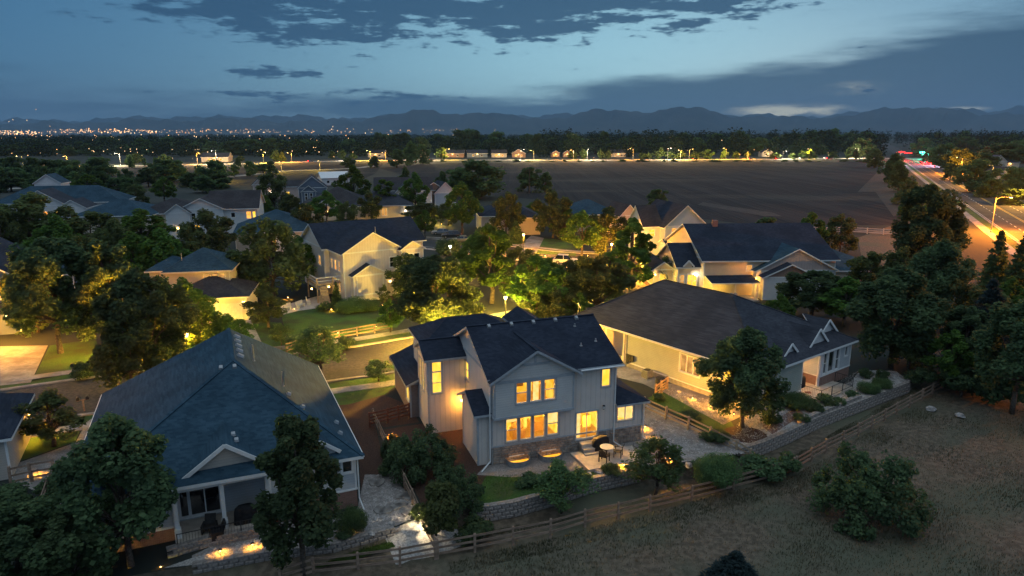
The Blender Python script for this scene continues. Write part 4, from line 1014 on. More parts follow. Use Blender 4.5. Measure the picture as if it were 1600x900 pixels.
simple(25, 346, 14, 'white gabled house at the far left with twin front gables above dark trees', [
    (0, 13, 0, 10, 0, 4.2, 'siding_white', ('gable', 'v', .62, .5, 'roof_grey'), dict(wins=[('f', 3, .9, 2, 1.6, 'sl', 'lit'), ('f', 7, .9, 2, 1.6, 'sl', 'orange'), ('f', 10.5, .9, 1.4, 1.6, 'dh', 'lit')])),
    (11, 18, -1, 8, 0, 3.4, 'siding_white', ('gable', 'v', .6, .4, 'roof_grey')), (-9, 24, 9, 24, 0, 4.2, 'siding_white', ('hip', 'u', .55, .5, 'roof_blue')),
    (-1, 6, 18, 25, 4, 9.2, 'siding_white', ('gable', 'v', .7, .4, 'roof_blue'))], [(5.0, -.3, 2.6, 200, AMBER, 'bulb_amber', .25), (-.5, -.3, 2.6, 150, AMBER, 'bulb_amber', .2)])
simple(118, 368, 10, 'low house with broad blue hipped roof between the white gabled houses on the left', [
    (0, 17, 0, 15, 0, 4.6, 'siding_cream', ('hip', 'u', .42, .6, 'roof_blue')), (12, 27, 5, 19, 0, 4.4, 'siding_cream', ('hip', 'u', .42, .6, 'roof_brown'), dict(wins=[('f', 24, 2.4, 1.6, 1.3, 'sl', 'orange')]))],
    [(22, 4.6, 3.6, 140, AMBER, 'bulb_amber', .2)])
simple(284, 372, 14, 'white two-storey house with brown gabled roof and orange lit basement windows', [
    (0, 9.5, 0, 13, 0, 6.6, 'siding_white', ('gable', 'v', .50, .5, 'roof_brown'), dict(wins=[('f', 3, 4.2, .9, 1.5, 'dh', 'dark'), ('f', 5.5, 4.2, .9, 1.5, 'dh', 'dim'), ('f', 2.2, 1.0, 1.0, 1.9, 'dh', 'orange'), ('f', 3.6, 1.0, 1.0, 1.9, 'dh', 'lit'), ('r', 3, 4.2, 1, 1.3, 'dh', 'dark')])),
    (-2.6, 2.4, -1.2, 8, 0, 6.0, 'siding_white', ('gable', 'v', .75, .4, 'roof_brown')), (6, 17, 1.0, 15, 0, 6.5, 'siding_white', ('gable', 'u', .5, .5, 'roof_brown'), dict(wins=[('f', 11.5, 4.4, .9, 1.1, 'fx', 'dark'), ('f', 15, 4.0, 1.1, 1.7, 'dh', 'orange'), ('f', 16.2, 4.0, .7, 1.7, 'dh', 'lit')]))],
    [(-.3, -1.4, 2.5, 220, AMBER, 'bulb_amber', .2)])
simple(370, 398, 18, 'blue-roofed ranch house with lit porch just left of the tall grey house', [
    (0, 16, 0, 16, 0, 4.3, 'siding_taupe', ('hip', 'u', .45, .5, 'roof_blue')), (5, 11, -2.2, 6, 0, 4.1, 'siding_taupe', ('gable', 'v', .5, .4, 'roof_blue'), dict(wins=[('f', 6.4, .8, .7, 2.2, 'dh', 'lit'), ('f', 7.4, .8, .7, 2.2, 'dh', 'lit')]))],
    [(9, -2.5, 2.6, 170, WARM, 'bulb_white', .14), (12, -.3, 2.2, 80, WARM, 'bulb_white', .12)])
simple(470, 345, 12, 'ranch house with a dark valley in its grey roof near the white barn', [
    (0, 20, 2, 20, 0, 3.6, 'siding_taupe', ('hip', 'v', .48, .5, 'roof_brown')), (14, 31, 0, 18, 0, 3.8, 'siding_cream', ('hip', 'v', .48, .5, 'roof_grey'), dict(wins=[('f', 23, .8, 1.6, 2.2, 'sl', 'dim')])),
    (5, 11, -1, 8, 0, 4.6, 'siding_taupe', ('gable', 'v', .55, .4, 'roof_brown'), dict(gable='siding_brown'))], [(.5, -.4, 2.6, 420, AMBER, 'bulb_amber', .3), (7.5, -1.4, 2.4, 200, AMBER, 'bulb_amber', .2), (29, -.4, 2.2, 120, WHITE, 'bulb_white', .2)])
simple(468, 322, 16, 'narrow slate-blue two-storey house with stacked white-trimmed gables', [
    (0, 9, 0, 12, 0, 6.0, 'siding_slate', ('gable', 'v', .8, .4, 'roof_navy'), dict(wins=[('l', 3, 2, 1.5, 1.5, 'sl', 'dim')])), (1.0, 5.5, -2.5, 3, 0, 5.0, 'siding_slate', ('gable', 'v', .8, .4, 'roof_navy'), dict(wins=[('f', 2.4, 1.2, .8, 3.2, 'tall', 'dark'), ('f', 4, 1.2, .8, 3.2, 'tall', 'dark')]))])
simple(503, 290, 28, 'white metal-roofed barn in the meadow, the farthest building behind the houses', [
    (0, 13, 0, 9, 0, 3.4, 'siding_white', ('gable', 'u', .55, .4, 'white_trim'), dict(gable='siding_pink', wins=[('f', 3, 1, 1.2, 1.2, 'fx', 'dark'), ('f', 6, 1, 1.2, 1.2, 'fx', 'dark'), ('f', 9, 1, 1.2, 1.2, 'fx', 'dark')]))])
simple(397, 312, 20, 'house with a small pinkish gable peeping over trees left of the slate-blue house', [(0, 5, 0, 12, 0, 5.4, 'siding_pink', ('gable', 'v', .95, .4, 'roof_brown')), (4, 18, 2, 12, 0, 4.2, 'siding_pink', ('gable', 'u', .4, .4, 'roof_brown'), dict(wins=[('f', 8, 1.2, 1.2, 1.2, 'sl', 'lit'), ('f', 12, 1.2, 1.2, 1.2, 'sl', 'lit')]))], [(6, 1.6, 2.4, 180, AMBER, 'bulb_white', .25)])
simple(617, 330, 10, 'cream gabled house half hidden by trees behind the tall grey house', [(0, 7, 0, 12, 0, 5.4, 'siding_cream', ('gable', 'v', .9, .4, 'roof_grey'), dict(wins=[('f', 3.5, 1.5, 2, 1.6, 'sl', 'orange')])), (-6, 12, 6, 18, 0, 6.0, 'siding_white', ('gable', 'u', .6, .4, 'roof_brown'))], [(3.5, -1.2, 2.4, 500, AMBER, 'bulb_amber', .3), (9, 3, 2.4, 300, YEL, 'bulb_white', .2)])
simple(680, 325, 20, 'small house with a bright white front gable beside dark round field trees', [(0, 7, 0, 10, 0, 4.8, 'siding_paleblue', ('gable', 'v', .95, .4, 'roof_navy'), dict(gable='siding_white')), (-4, 4, 1.5, 10, 0, 5.6, 'siding_brown', ('gable', 'v', .6, .4, 'roof_navy'), dict(wins=[('f', -1.5, 2.0, 1.2, 1.6, 'dh', 'orange')]))])
simple(752, 366, 8, 'ranch house with low dark roof behind the street trees, edge of the field', [(0, 14, 0, 14, 0, 4.4, 'siding_taupe', ('hip', 'u', .42, .5, 'roof_navy'), dict(wins=[('f', 3, 1, 1.8, 1.5, 'sl', 'dim')])), (8, 14, -2.5, 4, 0, 4.2, 'siding_taupe', ('hip', 'v', .5, .4, 'roof_navy'))])
simple(888, 362, 12, 'dark-roofed house hidden among street trees below the big field', [(0, 13, 0, 12, 0, 4.2, 'siding_slate', ('hip', 'u', .5, .5, 'roof_blue'))], [(2, -.4, 2.6, 260, AMBER, 'bulb_amber', .2), (9, -.4, 2.6, 260, AMBER, 'bulb_amber', .2)])
simple(968, 372, 16, 'house of which only a small cream gable shows above the street trees', [(0, 4.5, 0, 9, 0, 5.2, 'siding_cream', ('gable', 'v', 1.05, .35, 'roof_brown')), (3, 12, 3, 12, 0, 4.0, 'siding_cream', ('gable', 'u', .4, .4, 'roof_brown'))])
cx = at(0, 520); simple(-70, 520, 16, 'dark two-storey house cut by the left edge with white gable trim', [
    (-6, 8.2, 0, 11, 0, 6.2, 'siding_slate', ('gable', 'v', .6, .5, 'roof_navy'), dict(wins=[('f', 6.0, 3.9, 1.3, 1.4, 'sl', 'dark'), ('f', 3.0, 3.9, 1.3, 1.4, 'sl', 'dark')])), (-6, 8.0, -2.6, -.01, 0, 2.9, 'siding_slate', ('gable', 'u', .5, .4, 'roof_navy')), (4, 12, 5, 15, 0, 5.8, 'siding_slate', ('hip', 'v', .5, .4, 'roof_blue'))],
    [(6.8, -2.8, 2.3, 500, AMBER, 'bulb_amber', .12), (3.0, -2.8, 2.3, 500, AMBER, 'bulb_amber', .12)])
cb = at(26, 752); HB = House('house', 'house at the bottom left corner showing only a dark roof edge', (cb.x-.6, cb.y+.4), 26)
HB.block(-12, 0, 0, 8.5, 0, 3.2, 'siding_taupe', ('hip', 'v', .45, .45, 'roof_navy')); HB.lamp(.3, 6.5, 2.4, 260, AMBER, 'bulb_amber', .08)
simple(1548, 262, 8, 'pale house with lit porch behind trees beyond the main road', [(0, 12, 0, 10, 0, 4.2, 'siding_cream', ('gable', 'v', .7, .4, 'roof_grey'), dict(wins=[('f', 3, 1.0, 1.6, 1.6, 'sl', 'lit'), ('f', 8, 1, 1.6, 1.6, 'sl', 'dim')])), (12, 24, 2, 12, 0, 3.2, 'siding_cream', ('hip', 'u', .5, .4, 'roof_grey'))], [(2, -1, 2.6, 1400, YEL, 'bulb_warm', .3), (16, 1, 2.6, 1400, AMBER, 'bulb_amber', .4)])
simple(1560, 282, 8, 'brick-fronted house low among bushes right of the main road', [(0, 11, 0, 10, 0, 3.4, 'siding_taupe', ('gable', 'v', .6, .4, 'roof_brown'), dict(wins=[('f', 3, 1.0, 1.6, 1.4, 'sl', 'dim')])), (11, 22, 2, 12, 0, 3.2, 'siding_taupe', ('hip', 'u', .5, .4, 'roof_brown'))], [(6, -1, 2.4, 900, WARM, 'bulb_warm', .3)])
simple(1572, 226, 6, 'white house with a bright lamp high on the far wooded rise at right', [(0, 16, 0, 12, 0, 6, 'siding_white', ('gable', 'v', .7, .4, 'roof_grey'), dict(wins=[('f', 5, 3, 3, 2, 'sl', 'lit')]))], [(7, -1, 9, 5000, WHITE, 'bulb_white', .9)])
# houses along the far road, each lit at its front
FARH = [(575, 246, 'siding_taupe', 'lone far roadside house just right of two amber-lit trees'), (648, 246.5, 'siding_taupe', 'far roadside house nearest the barn side of the field, orange front'), (690, 246, 'siding_brown', 'far roadside house with long low front, behind the dark round trees'), (730, 246, 'siding_slate', 'long low far roadside house left of the orange-lit front'),
        (768, 246, 'siding_taupe', 'far roadside house with the brightest orange front'), (800, 246, 'siding_brown', 'far roadside house just right of the brightest orange one'), (862, 245.5, 'siding_brown', 'tall narrow far roadside house with orange gable'), (880, 245.5, 'siding_brown', 'far roadside house with small pointed roof'),
        (955, 245.5, 'siding_taupe', 'far roadside house behind yellow-lit shrubs'), (315, 253, 'siding_taupe', 'brightly lit far building at the left bend of the road'), (1190, 245, 'siding_taupe', 'far roadside house closest to the traffic lights')]
for i, (px, py, wm, lb) in enumerate(FARH):
    w = (16, 13, 22, 20, 15, 13, 8, 8, 14, 22, 12)[i]; lit = i in (1, 4, 5, 6, 9)
    simple(px, py, (i*37 % 14)-7, lb, [(0, w, 0, 11, 0, 4.0, wm, ('gable', 'v' if w < 14 else 'u', .6, .5, ('roof_navy', 'roof_brown', 'roof_grey')[i % 3]), dict(trim=False, wins=[('f', w*.3, 1, 2, 1.8, 'sl', 'lit' if lit else 'dim'), ('f', w*.72, 1, 2, 1.8, 'sl', 'orange' if lit else 'dark')]))],
           [(w*.5, -1.2, 3.0, 170 if lit else 40, AMBER if i != 9 else YEL, 'bulb_amber', .5)])
# ================================================================== trees and shrubs
def leaf_cloud(centres, radii, counts, size, seed, flat=.75, droop=.0, needle=False, fill=.5):
    """numpy leaf cards: many small quads spread through clumps; returns a mesh"""
    r = np.random.default_rng(seed); Vs = []
    C = np.repeat(np.array(centres, float), counts, axis=0); R = np.repeat(np.array(radii, float), counts, axis=0); N = len(C)
    d = r.normal(size=(N, 3)); d /= np.linalg.norm(d, axis=1)[:, None]
    q = fill+(1-fill)*r.random(N)**.5; q = np.where(r.random(N) < .14, q*r.uniform(1.0, 1.28, N), q)
    P = C+d*q[:, None]*R*np.array([1, 1, flat])
    # leaves lie towards the light: their faces lean up and outwards
    nrm = r.normal(size=(N, 3))*.62+np.array([0, 0, .85])+d*.55; nrm /= np.linalg.norm(nrm, axis=1)[:, None]
    a = np.cross(nrm, r.normal(size=(N, 3))); a /= np.linalg.norm(a, axis=1)[:, None]
    if needle: a = d*.8+a*.5+np.array([0, 0, -.2]); a /= np.linalg.norm(a, axis=1)[:, None]
    b = np.cross(a, r.normal(size=(N, 3))) if needle else np.cross(nrm, a); b /= np.linalg.norm(b, axis=1)[:, None]
    s = size*(.6+.8*r.random(N))[:, None]
    L = a*s; Wd = b*s*(.22 if needle else .48)
    V = np.stack([P-L*.5, P+Wd-L*.05+np.array([0, 0, -droop])*s, P+L*.55, P-Wd-L*.05], axis=1).reshape(-1, 3)
    me = bpy.data.meshes.new('crown'); me.vertices.add(4*N); me.loops.add(4*N); me.polygons.add(N)
    me.vertices.foreach_set('co', V.ravel()); me.loops.foreach_set('vertex_index', np.arange(4*N)); me.polygons.foreach_set('loop_start', np.arange(N)*4)
    me.polygons.foreach_set('loop_total', np.full(N, 4)); me.update(); me.validate(); return me
def trunk_mesh(top, limbs, r0, seed, z0=0.0):
    r = random.Random(seed); mb = MB(); p = Vector((0, 0, z0-.3)); rr = r0; n = 5; spine = [p]
    for i in range(n):
        q = Vector((r.uniform(-.15, .15), r.uniform(-.15, .15), (top)*(i+1)/n)); mb.tube(p, q, rr, rr*.78, 8); p = q; rr *= .78; spine.append(p)
    for c in limbs:
        c = Vector(c); h = min(max(c.z*.45, .2*top), top*.9); k = min(int(h/top*n), n-1); s = spine[k].lerp(spine[k+1], .6)
        mid = s.lerp(c, .5)+Vector((r.uniform(-.2, .2), r.uniform(-.2, .2), r.uniform(.0, .3))); ra = r0*.42*(1-.5*h/top)
        mb.tube(s, mid, ra, ra*.65, 5); mb.tube(mid, c, ra*.65, ra*.2, 5)
    return mb.mesh('trunk', 'bark', True)
def deciduous(seed, H=8.0, Rw=2.6, n=34, cnt=230, leaf=.26, base=.22, shape=1.0, mat='leaf_green', top_heavy=.55, rk=1.0):
    """crown of separate upright lobes, each a cluster of leaf clumps, with gaps between them"""
    r = random.Random(seed); cs, rs, tips = [], [], []; lobes = max(7, n//4); k = 0
    for i in range(lobes):
        t = (i+.5)/lobes; z = H*(base+(1-base)*(.08+.84*t)); prof = max(.16, math.sin(math.pi*min(.97, .20+.76*t))**.8)*shape
        ang = i*2.4+r.uniform(-.5, .5); q = Rw*prof*r.uniform(.42, .78)*(0 if i == lobes-1 else 1); c = Vector((q*math.cos(ang), q*math.sin(ang), z)); tips.append(tuple(c)); R = Rw*(.40+.12*r.random())*(1-.28*t)*rk
        for _ in range(max(3, n//lobes)):
            d = Vector((r.gauss(0, 1), r.gauss(0, 1), r.gauss(.15, 1.25))).normalized()*R*r.uniform(.25, .8); w = R*r.uniform(.36, .58)
            cs.append(tuple(c+d)); rs.append((w, w, w*r.uniform(1.0, 1.5)))
    return leaf_cloud(cs, rs, [cnt]*len(cs), leaf, seed, 1.0, .1, False, .30), trunk_mesh(H*.86, tips+cs[:12], .045*H*.45, seed), H, Rw*2*1.05, mat
def conifer(seed, H=8.0, Rw=2.0, mat='leaf_blue', leaf=.34):
    r = random.Random(seed); cs, rs = [], []
    lv = 15
    for i in range(lv):
        t = i/(lv-1); z = H*(.08+.88*t); R = Rw*(1-t)**.85+.12; m = max(3, int(9*(1-t))+2)
        for k in range(m):
            a = 2*math.pi*(k+r.random()*.5)/m+i*.7; q = R*r.uniform(.55, .8); cs.append((q*math.cos(a), q*math.sin(a), z-q*.22+r.uniform(-.1, .1))); rs.append((R*.34+.1, R*.34+.1, .28))
    return leaf_cloud(cs, rs, [60]*len(cs), leaf, seed, .9, .2, True, .2), trunk_mesh(H*.95, [], .14, seed), H, Rw*2, mat
def ragged_bush(seed, H=2.0, Rw=1.5, n=80, cnt=150, leaf=.085):
    r = random.Random(seed); cs, rs = [], []
    for i in range(n):
        a = r.uniform(0, 6.28); q = Rw*math.sqrt(r.random())*.95; top = H*(1-(q/Rw)**2.2*.75)*r.uniform(.75, 1.08); z = top*r.uniform(.15, .95); k = r.uniform(.14, .30); cs.append((q*math.cos(a), q*math.sin(a), z)); rs.append((k*Rw/1.5, k*Rw/1.5, k*1.35))
    return leaf_cloud(cs, rs, [cnt]*n, leaf, seed, 1.0, .1, False, .1), trunk_mesh(H*.5, cs[:14], .05, seed), H, Rw*2, 'leaf_deep'
def bush(seed, H=2.0, Rw=1.3, n=16, cnt=170, leaf=.15, mat='leaf_dark'):
    r = random.Random(seed); cs, rs = [], []
    for i in range(n):
        a = r.uniform(0, 6.28); q = Rw*math.sqrt(r.random())*.72; z = H*(.18+.58*r.random()*(1-(q/Rw)**2*.7)); cs.append((q*math.cos(a), q*math.sin(a), z)); k = Rw*r.uniform(.28, .44); rs.append((k, k, min(k, H*.3)))
    return leaf_cloud(cs, rs, [cnt]*n, leaf, seed, .85, .1), trunk_mesh(H*.5, cs[:8], .06, seed), H, Rw*2, mat
PROTO = {}
for k, v in dict(big_a=deciduous(11, n=80, cnt=270, leaf=.19), big_b=deciduous(12, n=76, cnt=270, leaf=.19, Rw=2.2, top_heavy=.62), big_c=deciduous(13, n=84, cnt=260, leaf=.19, Rw=3.0),
                 mid_a=deciduous(21, n=50, cnt=140, leaf=.25), mid_b=deciduous(22, n=48, cnt=140, leaf=.25, Rw=2.2, top_heavy=.65), mid_c=deciduous(23, n=56, cnt=140, leaf=.26, Rw=3.2, base=.16), mid_d=deciduous(24, n=48, cnt=140, leaf=.25, Rw=1.9, base=.15),
                 far_a=deciduous(31, n=48, cnt=95, leaf=.38, base=.06, rk=1.35), far_b=deciduous(32, n=52, cnt=95, leaf=.40, Rw=3.2, base=.04, rk=1.35), far_c=deciduous(33, n=44, cnt=90, leaf=.36, Rw=2.1, base=.08, rk=1.3),
                 young=deciduous(41, n=46, cnt=100, leaf=.22, Rw=2.2, base=.18, rk=1.15), loose=deciduous(42, n=54, cnt=80, leaf=.22, Rw=2.9, base=.24, rk=1.1),
                 conif_a=conifer(51), conif_b=conifer(52, Rw=1.5), conif_far=conifer(53, Rw=1.9),
                 bush_a=bush(61), bush_b=bush(62, H=1.8, Rw=1.5, n=20), bush_c=bush(63, H=2.4, Rw=1.1, n=18, cnt=220), bush_d=bush(64, n=60, cnt=320, leaf=.07, Rw=1.4, H=2.0), bush_r=ragged_bush(66), bush_far=bush(65, n=14, cnt=70, leaf=.34)).items():
    PROTO[k] = v
CROWN = {}
def crown_of(proto, mat):
    if (proto, mat) not in CROWN:
        me = PROTO[proto][0]
        if me.materials: me = me.copy()
        me.materials.append(M[mat]); CROWN[(proto, mat)] = me
    return CROWN[(proto, mat)]
def tree(px, py, top, wpx, proto, mat, label, name='tree', cat='tree', z=0.0, group=None, parts=True):
    """px, py: photo point of the foot; top: photo row of the tip; wpx: crown width there"""
    p = at(px, py, z); return tree_at(p, max(.4, height_at(p, top)-z), 1.15*wpx/px_per_m(p+Vector((0, 0, 2))), proto, mat, label, name, cat, group, parts)
def tree_at(p, h, w, proto, mat, label, name='tree', cat='tree', group=None, parts=True):
    _, tr, H, W, _ = PROTO[proto]; sz = h/H; sx = w/W
    e = thing(name, label, cat, p, random.uniform(0, 6.28), group); e.scale = (sx, sx*random.uniform(.92, 1.08), sz)
    link('crown' if name == 'tree' or 'tree' in name or 'spruce' in name else 'foliage', crown_of(proto, mat), e); link('trunk' if name != 'shrub' else 'stem', tr, e)
    return e
DD, D, G, Lt, Ol = 'leaf_deep', 'leaf_dark', 'leaf_green', 'leaf_light', 'leaf_olive'
TREES = [
 # foreground
 (206, 892, 655, 178, 'big_a', DD, 'large dark leafy tree in front of the left ranch, its left half', -.3), (474, 893, 652, 138, 'big_b', DD, 'tall narrow dark tree before the right half of the left ranch roof', -.6),
 (40, 950, 772, 190, 'big_c', DD, 'dark tree filling the bottom left corner', -.5), (118, 940, 800, 130, 'big_b', DD, 'dark tree between the corner tree and the large left foreground tree', -.5),
 (1160, 668, 515, 132, 'big_c', D, 'dark round tree in a mulch ring beside the right ranch', 0), (1024, 772, 688, 108, 'loose', D, 'small dark tree at the right end of the patio, slender trunk', -.9), (877, 800, 722, 88, 'loose', 'leaf_maroon', 'small sparse tree rising behind the garden wall of the centre house', -1.0),
 # left middle group
 (95, 552, 372, 138, 'big_a', D, 'big dark tree standing on the verge by the far left driveway', 0), (176, 545, 378, 116, 'big_b', D, 'dark upright tree in the middle of the left tree group', 0), (236, 596, 420, 140, 'big_c', Lt, 'paler grey-green tree in front of the left tree group', 0),
 (205, 612, 500, 110, 'mid_c', Ol, 'low yellow-green lit tree touching the left ranch roof', 0), (295, 550, 440, 100, 'mid_a', G, 'leafy tree in front of the orange-lit garage house', 0), (262, 470, 362, 96, 'mid_a', D, 'dark tree left of the garage house roof', 0), (430, 468, 345, 116, 'mid_c', DD, 'very dark spreading tree left of the tall grey house', 0),
 (332, 408, 330, 88, 'mid_c', D, 'dark round tree below the white two-storey house', 0), (55, 408, 306, 140, 'mid_c', DD, 'wide dark tree under the white gabled house at far left', 0), (148, 412, 334, 110, 'mid_c', D, 'dark tree in front of the low blue hipped roof', 0), (225, 398, 330, 100, 'mid_a', D, 'dark tree right of the low blue hipped roof', 0),
 (420, 512, 446, 66, 'young', Ol, 'small amber-lit tree right of the orange garage', 0), (500, 590, 512, 96, 'loose', 'leaf_maroon', 'reddish-brown tree by the street behind the left ranch', 0), (84, 698, 612, 92, 'young', Ol, 'young yellow-green lit tree on the lawn at the left edge', 0), (358, 556, 494, 76, 'mid_a', D, 'small dark tree touching the peak of the left ranch roof', 0),
 (20, 470, 395, 70, 'mid_a', D, 'dark tree behind the house cut by the left edge', 0), (440, 540, 505, 40, 'loose', Ol, 'thin small tree lit from below by the corner of the fence', 0),
 # street trees around the centre
 (676, 532, 398, 124, 'big_a', Lt, 'bright green broad tree directly behind the left side of the centre house', 0), (768, 474, 352, 86, 'mid_d', G, 'tall green street tree above the glowing post lamp', 0), (838, 498, 402, 100, 'mid_a', G, 'green street tree right of the glowing post lamp', 0), (838, 508, 458, 62, 'mid_c', Lt, 'low yellow-green tree lit by the post lamp beside it', 0), (872, 508, 452, 76, 'mid_c', Lt, 'yellow-lit low tree behind the ridge of the centre house', 0),
 (932, 500, 405, 118, 'mid_c', D, 'dark green broad tree between the centre house and the right ranch', 0), (985, 452, 340, 74, 'mid_d', G, 'tall green tree left of the white two-storey house', 0), (908, 402, 332, 66, 'mid_a', G, 'green tree right behind the parked white car', 0), (946, 398, 326, 76, 'mid_c', D, 'dark tree further right behind the parked white car', 0),
 (722, 366, 288, 60, 'mid_a', G, 'green tree lit yellow from below behind the parked cars', 0), (792, 372, 303, 58, 'mid_c', Ol, 'olive tree in front of the low dark-roofed ranch house', 0), (864, 372, 298, 72, 'mid_c', D, 'dark broad tree at the field edge above the street lamp', 0), (806, 380, 345, 24, 'conif_b', 'leaf_dark', 'narrow dark conifer left of the lantern street lamp', 0),
 (745, 432, 365, 60, 'mid_a', G, 'green tree at the near kerb of the side street', 0), (700, 470, 410, 60, 'mid_a', G, 'green tree at the right corner of the tall grey house', 0), (663, 345, 318, 70, 'mid_c', Lt, 'yellow-lit tree top just above the tall grey house roof', 0),
 (555, 330, 262, 58, 'mid_a', D, 'dark tree at the right of the white barn', 0), (602, 338, 280, 40, 'mid_d', D, 'narrow dark tree left of the cream gabled house', 0), (650, 335, 272, 46, 'mid_a', Ol, 'olive tree between the cream and white gables', 0), (750, 310, 251, 78, 'far_b', D, 'big round dark tree standing at the near edge of the field', 0), (722, 304, 262, 50, 'far_a', D, 'smaller dark tree leaning on the big round field tree', 0), (826, 300, 262, 42, 'far_a', D, 'dark tree by the utility pole in the field', 0), (852, 300, 268, 24, 'far_c', D, 'thin dark tree right of the utility pole in the field', 0),
 (690, 300, 268, 26, 'far_a', D, 'little dark tree at the field corner by the white gable', 0), (632, 308, 262, 26, 'far_a', D, 'little dark tree just behind the cream gabled house', 0), (428, 330, 272, 62, 'mid_c', Ol, 'olive tree left of the slate-blue house', 0), (512, 352, 300, 52, 'mid_a', Ol, 'olive tree in front of the roof near the white barn', 0), (405, 345, 300, 50, 'mid_a', D, 'dark tree under the small pinkish gable', 0), (480, 385, 322, 60, 'mid_c', D, 'dark tree between the blue ranch roof and the grey house', 0),
 (258, 318, 278, 44, 'mid_a', Ol, 'olive tree behind the white two-storey house roof', 0), (140, 310, 274, 50, 'mid_a', Ol, 'olive tree between the far left white house and the meadow', 0), (545, 372, 318, 44, 'mid_c', D, 'dark conical tree by the porch behind the grey house', 0), (1025, 325, 296, 36, 'far_a', D, 'dark tree at the field edge behind the white two-storey house', 0), (1195, 375, 340, 44, 'far_b', D, 'dark shrubby tree at the field fence behind the cream house', 0),
 (1262, 400, 335, 60, 'mid_a', D, 'dark tree by the white field fence, left one', 0), (1310, 398, 338, 56, 'mid_c', D, 'dark tree by the white field fence, right one', 0), (1040, 452, 400, 36, 'loose', Ol, 'small round lit tree by the driveway of the cream house', 0),
 # right side
 (1392, 575, 418, 148, 'big_c', DD, 'broad dark tree behind the right end of the right ranch', 0), (1268, 500, 424, 112, 'big_a', D, 'dark tree touching the brick gable of the cream house', 0), (1318, 510, 436, 90, 'mid_a', DD, 'dark tree behind the right ranch roof hip', 0), (1440, 440, 288, 104, 'big_a', DD, 'great dark tree at the left kerb of the main road', 0), (1458, 520, 376, 112, 'big_c', DD, 'large dark-green tree below the great roadside tree', 0),
 (1530, 585, 436, 92, 'conif_a', 'leaf_blue', 'bluish spruce standing among the dark trees at right', 0), (1582, 640, 470, 120, 'big_a', DD, 'dark tree at the right edge above the rough field', 0), (1500, 590, 480, 90, 'big_b', DD, 'dark tree left of the bluish spruce', 0), (1549, 470, 360, 44, 'conif_b', 'leaf_dark', 'dark pointed conifer beside the orange road, left one', 0), (1586, 480, 366, 50, 'conif_b', 'leaf_dark', 'dark pointed conifer beside the orange road, right one', 0), (1568, 510, 436, 60, 'mid_a', D, 'dark tree between the pointed conifers and the spruce', 0), (1592, 540, 452, 56, 'mid_a', Ol, 'yellow-lit tree at the right edge below the road', 0),
 (1366, 262, 233, 30, 'far_b', D, 'dark tree at the field corner nearest the traffic lights', 0), (1392, 286, 240, 34, 'far_a', D, 'dark roadside tree, farthest of the row beside the field', 0), (1404, 300, 252, 34, 'far_a', D, 'dark roadside tree, middle of the row beside the field', 0), (1418, 320, 282, 36, 'far_a', D, 'dark roadside tree, nearest of the row beside the field', 0),
 (1484, 282, 256, 28, 'far_a', Lt, 'yellow-green tree lit by the farther arm lamp', 0), (1546, 308, 279, 48, 'far_b', Lt, 'yellow-green tree lit by the nearer arm lamp', 0), (1446, 255, 238, 16, 'far_a', 'leaf_olive', 'small amber-lit tree under the red car lights', 0), (1520, 300, 250, 56, 'far_b', D, 'dark tree behind the two lit roadside trees', 0), (1500, 270, 232, 50, 'far_b', D, 'dark tree behind the farther arm lamp', 0), (1585, 300, 262, 44, 'far_b', D, 'dark tree in front of the pale house beyond the road', 0), (1580, 320, 295, 44, 'far_b', Ol, 'low tree right of the nearer arm lamp', 0), (1540, 268, 240, 40, 'far_b', D, 'dark tree left of the pale house beyond the road', 0), (1470, 262, 225, 44, 'far_b', D, 'dark tree right of the waiting cars', 0),
]
for px, py, top, w, pr, mt, lb, z in TREES:
    tree(px, py, top, w, pr, mt, lb, 'spruce' if mt == 'leaf_blue' else ('conifer_tree' if pr.startswith('conif') else 'tree'), 'tree', z)
